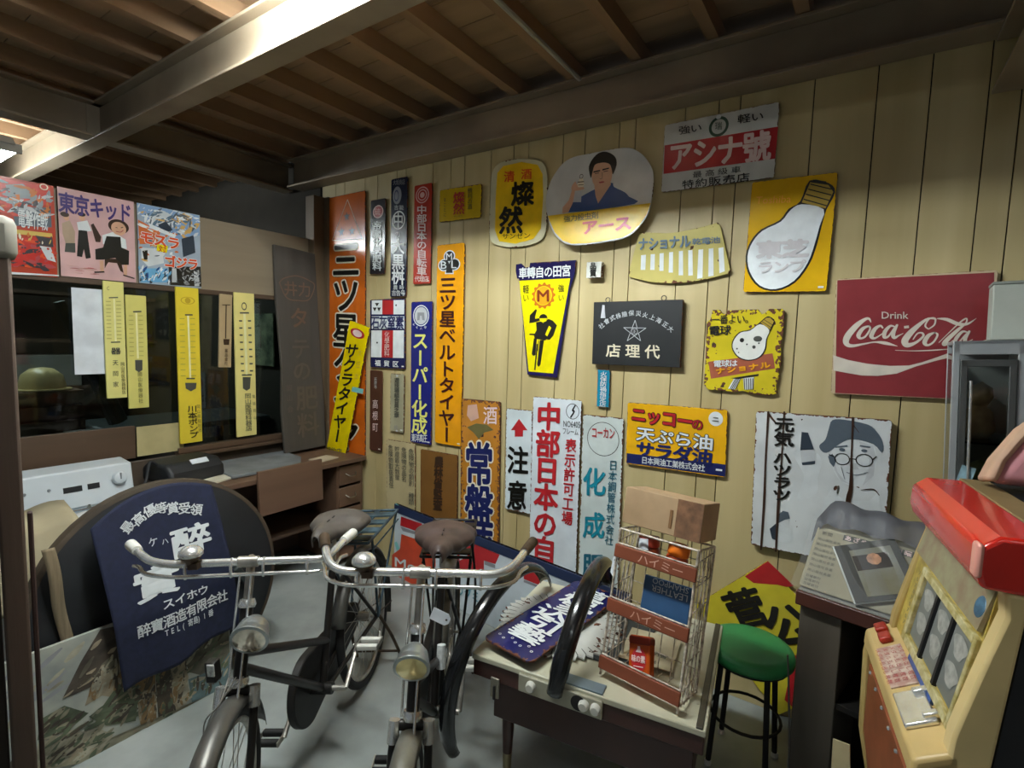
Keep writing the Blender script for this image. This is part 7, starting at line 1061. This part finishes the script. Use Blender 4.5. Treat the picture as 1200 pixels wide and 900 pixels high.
for k, (x, c_, z, lb) in enumerate([(.080, '#a08a66', .564, 'tan ornament on the upper glass shelf inside the display case'), (.085, '#7d8260', .304, 'olive ornament on the lower glass shelf inside the display case')]):
    q = (.292+x-.05*z, 2.17+.13, .802+z)
    o = MB().lathe([(.03, .0), (.048, .03), (.036, .09), (.02, .11), (.034, .14), (.03, .17), (.002, .19)], 18).build('ornament', mat('ornament%d' % k, c_, .5, 0, .25, 25), None, q, smooth=60)
    tag(o, lb, 'ornament', 'ornaments in the display case')
e = thing('carton', 'pale grey box standing on top of the display case beside the red sign', 'box', (.345, 2.30, 1.693), (0, R_(-2), R_(-4)))
MB().box((.050, 0, .088), (.095, .12, .176)).build('body', mat('carton_grey', '#b4b8ad', .6, 0, .06), e, bevel=.004)
MB().box((.050, 0, .180), (.099, .124, .010)).build('lid', mat('carton_lid', '#8f938a', .6), e, bevel=.002)

# pachinko-style slot machine
ma = Vector((.139, -.990, 0)); mbv = Vector((.990, .139, 0))
MO = Vector((.084, 1.70, 0))
BM = Matrix(((ma.x, mbv.x, 0, MO.x), (ma.y, mbv.y, 0, MO.y), (0, 0, 1, 0), (0, 0, 0, 1)))
e = thing('slot_machine', 'gold slot machine with red lamp housing and reel window, facing left', 'slot machine', tuple(MO))
e.matrix_world = BM
m_gold = mat('machine_gold', '#b99a54', .38, .15, .15, 6, 0, (1,1,1), '#d2b878'); m_cremp = mat('machine_cream', '#cfb276', .4, 0, .1, 6)
m_blackp = mat('machine_black', '#16161a', .6)
# cheeks: side outline (depth, height)
out = [(.02, .442), (-.012, .60), (-.018, .82), (-.012, .872), (.034, .90), (.038, .95), (.055, 1.03), (.075, 1.12), (.092, 1.19), (.088, 1.225), (.088, 1.235), (.17, 1.235), (.17, .442)]
for w0, w1, nm in ((.0, .035, 'cheek'), (.470, .512, 'cheek')):
    MB().ext(out if w0 < .1 else [(d_ if d_ < .1 else (.122 if z_ > 1 else .06), z_) for d_, z_ in out], 'x', w0, w1).build(nm, m_gold if w0 < .1 else mat('cheek_cream_lit', '#e2c98e', .4, 0, .08, 6), e, bevel=.006)  # near cheek: cream made paler, direct light on it is put into the colour
MB().ext([(.02, .45), (-.006, .62), (-.006, .80), (.05, .82), (.12, .82), (.12, .45)], 'x', .035, .47).build('lower_panel', mat('machine_redbrown', '#8b4a2c', .4, 0, .2, 10), e)
for k in range(6): MB().lathe([(.005, 0), (.004, .004)], 8, at_dir((.06+.075*k, -.006, .79), (0, -1, 0))).build('rivet', m_chr, e)
ld = MB().ext([(-.018, .84), (-.016, .882), (.055, .925), (.06, .84)], 'x', .0, .512).build('ledge', m_cremp, e, bevel=.008, seg=3)
def LP(w, d): return Vector((w, d, .884+(d+.016)*.606))
la = math.atan2(.043, .071)
RX = Matrix.Rotation(la, 3, 'X')
for w in (.035, .085):
    MB().box(LP(w, .012)+Vector((0, 0, .008)), (.036, .030, .016), RX).build('button', mat('button_red', '#a32c1c', .3), e, bevel=.005)
st1 = MB().box(LP(.205, .014), (.17, .056, .003), RX).build('label_sheet', mat('label_pink', '#c79c8f', .4, 0, .2, 45, 0, (1,1,1), '#d8c6b4'), e)
mb = MB()
for k in range(4):
    for i, ch in enumerate('メダル払出し枚数'[:8]):
        v, f = glyph(ch, .0); mb.add([Vector(LP(.135+.019*i+.016*(p[0]-.5), .034-.014*k+.012*(p[1]-.37)))+Vector((0, -.0012, .0024)) for p in v], f)
mb.build('label_print', ink('rose'), st1, smooth=0)
cs = MB().box(LP(.375, .014)+Vector((0, 0, .004)), (.11, .062, .012), RX).build('coin_slot', m_chr, e, bevel=.004)
MB().box(LP(.335, .03)+Vector((0, 0, .014)), (.016, .03, .012), RX).box(LP(.415, .03)+Vector((0, 0, .014)), (.016, .03, .012), RX).build('coin_guide', m_chr, cs, bevel=.003)
# recessed face with the reel window
FB, FT = (.046, .925), (.077, 1.115)
MB().ext([(FB[0], .90), FB, FT, (.095, 1.235), (.15, 1.235), (.15, .90)], 'x', .035, .47).build('face', mat('face_yellow', '#b39a45', .4, 0, .3, 30, 0, (1,1,1), '#d8c060'), e)
fa = math.atan2(FT[0]-FB[0], FT[1]-FB[1]); FR = Matrix.Rotation(-fa, 3, 'X')
def FP(w, t, k=0.): # point on the face: w across, t metres up
    return Vector((w, FB[0]+t*math.sin(fa)-k*math.cos(fa), FB[1]+t*math.cos(fa)+k*math.sin(fa)))
wx0, wx1, wz0, wz1 = .135, .455, .028, .182
fm = MB()
for a0, a1, b0, b1_ in ((wx0-.022, wx0, wz0-.02, wz1+.018), (wx1, wx1+.012, wz0-.02, wz1+.018), (wx0, wx1, wz0-.02, wz0), (wx0, wx1, wz1, wz1+.018)):
    c = FP((a0+a1)/2, (b0+b1_)/2, .004); fm.box(c, (a1-a0, .010, b1_-b0), FR)
fm.build('window_frame', mat('window_cream', '#c9b76a', .4, 0, .3, 50, 0, (1,1,1), '#d9cfa0'), e, bevel=.002)
for k in range(3):
    w0 = wx0+(wx1-wx0)*k/3; w1 = wx0+(wx1-wx0)*(k+1)/3
    def rf(u, v, w0=w0, w1=w1):
        a_ = (v-.5)*1.5; p = FP(w0+.004+(w1-w0-.008)*u, (wz0+wz1)/2+.105*math.sin(a_), .0015-.03*(1-math.cos(a_))*0)
        return p
    rl = MB().grid(rf, 4, 14).build('reel', mat('reel_grey', '#777b78', .4), e, smooth=60)
    mb = MB()
    for t0 in (.065, .125): 
        c = (w0+w1)/2; pts = [FP(c+.034*math.cos(q)*(1+.25*math.sin(3*q)), t0+.02+.024*math.sin(q), .0026) for q in [2*math.pi*i/18 for i in range(18)]]
        mb.add(pts, [tuple(range(18))[::-1]])
    mb.build('reel_symbol', mat('reel_symbol', '#a8a9a4', .4, 0, .2, 60), rl, smooth=0)
for k in (1, 2): MB().box(FP(wx0+(wx1-wx0)*k/3, (wz0+wz1)/2, .004), (.012, .008, wz1-wz0), FR).build('reel_divider', m_blackp, e)
MB().box(FP(.28, .004, .004), (.18, .006, .022), FR).build('blue_strip', mat('strip_blue', '#31569c', .35, 0, .2, 40), e)
mb = MB()
for i in range(9):
    v, f = glyph('70'[i % 2], .03); c = FP(.115, .03+.017*i, .005)
    mb.add([FP(.085+.022*(p[0]-.3), .035+.017*i+.014*(p[1]-.35), .0035) for p in v], f)
mb.build('pay_figures', ink('olive'), e, smooth=0)
# illustrated strip under the lamp
us = MB().box((.255, .083, 1.178), (.42, .008, .085), Matrix.Rotation(R_(-14), 3, 'X')).build('picture_strip', mat('strip_picture', '#b8b48e', .4, 0, .3, 22, 0, (1,1,1), '#8d7a62'), e)
MB().lathe([(.022, 0), (.02, .002)], 20, at_dir((.44, .079, 1.175), (0, -1, .25))).build('picture_disc', mat('disc_blue', '#3f6a86', .4, 0, .3, 60), us)
# red lamp housing
m_redl = mat('lamp_red', '#d3281b', .22, 0, .06, 5, coat=.4)
MB().ext([(.006, .0), (-.004, .03), (-.002, .075), (.025, .098), (.10, .100), (.10, .0)], 'x', .045, .515).build('lamp_housing', m_redl, e, loc=(0, .048, 1.235), bevel=.008, seg=3)
MB().box((.503, .0465, 1.285), (.03, .012, .062)).build('lamp_facet', mat('lamp_pink', '#e8a090', .3), e, bevel=.006)
MB().box((.27, .175, 1.325), (.50, .06, .02)).build('top_strip', mat('top_tan', '#8d7750', .5), e, bevel=.003)
MB().box((.256, .335, .885), (.50, .33, .89)).build('cabinet', m_blackp, e, bevel=.004)
MB().ext([(.062, .445), (.122, 1.23), (.18, 1.23), (.18, .445)], 'x', .474, .511).ext([(.15, .445), (.15, 1.23), (.18, 1.23), (.18, .445)], 'x', .005, .474).build('door_back', m_blackp, e)
e = thing('machine_stand', 'dark stand carrying the slot machine', 'stand', tuple(MO)); e.matrix_world = BM
MB().box((.256, .24, .425), (.54, .50, .03)).build('shelf', m_cab_in, e)
for w in (.01, .50):
    for d in (.03, .45): MB().box((w, d, .205), (.045, .045, .41)).build('leg', m_cab_in, e)
fl = BM @ Vector((-.01, -.03, .60))
tag(MB().ext([(-.02, 0), (.03, 0), (.03, .10), (-.012, .11)], 'x', 0, .004).build('hanging_card', mat('card_cream', '#b8ab84', .7), None, (BM @ Vector((.02, -.04, .442)))[:], (0, R_(-4), R_(70))), 'cream card standing against the front of the slot machine', 'card')
# pink cushion on top of the machine
e = thing('cushion', 'faded pink cushion with a peach edge leaning on top of the slot machine', 'cushion', (.262, 1.62, 1.348), (R_(-14), 0, R_(6)))
MB().prism([(.01, .0), (.03, .05), (.075, .125), (.115, .165), (.20, .20), (.42, .21), (.46, .18), (.47, .0)], -.035, .035).build('body', mat('cushion_pink', '#c98a90', .8, 0, .08, 5, .05), e, bevel=.025, seg=4)
MB().prism([(-.004, .004), (.016, .058), (.062, .135), (.098, .172), (.115, .163), (.078, .125), (.034, .05), (.018, .0)], -.038, .038).build('piping', mat('cushion_peach', '#c9a58a', .8), e, bevel=.01)

# repeats carry a common group
for o in list(COL.objects):
    if o.parent or 'category' not in o: continue
    base = o.name.split('.')[0]
    g = {'enamel_sign': 'old enamel advertising signs', 'film_poster': 'film posters above the window', 'thermometer': 'advertising thermometers on the window', 'bicycle': 'old bicycles', 'price_tag': 'white paper tags',
         'spice_jar': 'jars on the wire rack', 'cardboard_box': 'boxes on the shelving behind the window', 'ceiling_light': 'fluorescent fittings', 'name_plate': 'small narrow plates on the wall'}.get(base)
    if g and 'group' not in o: o['group'] = g
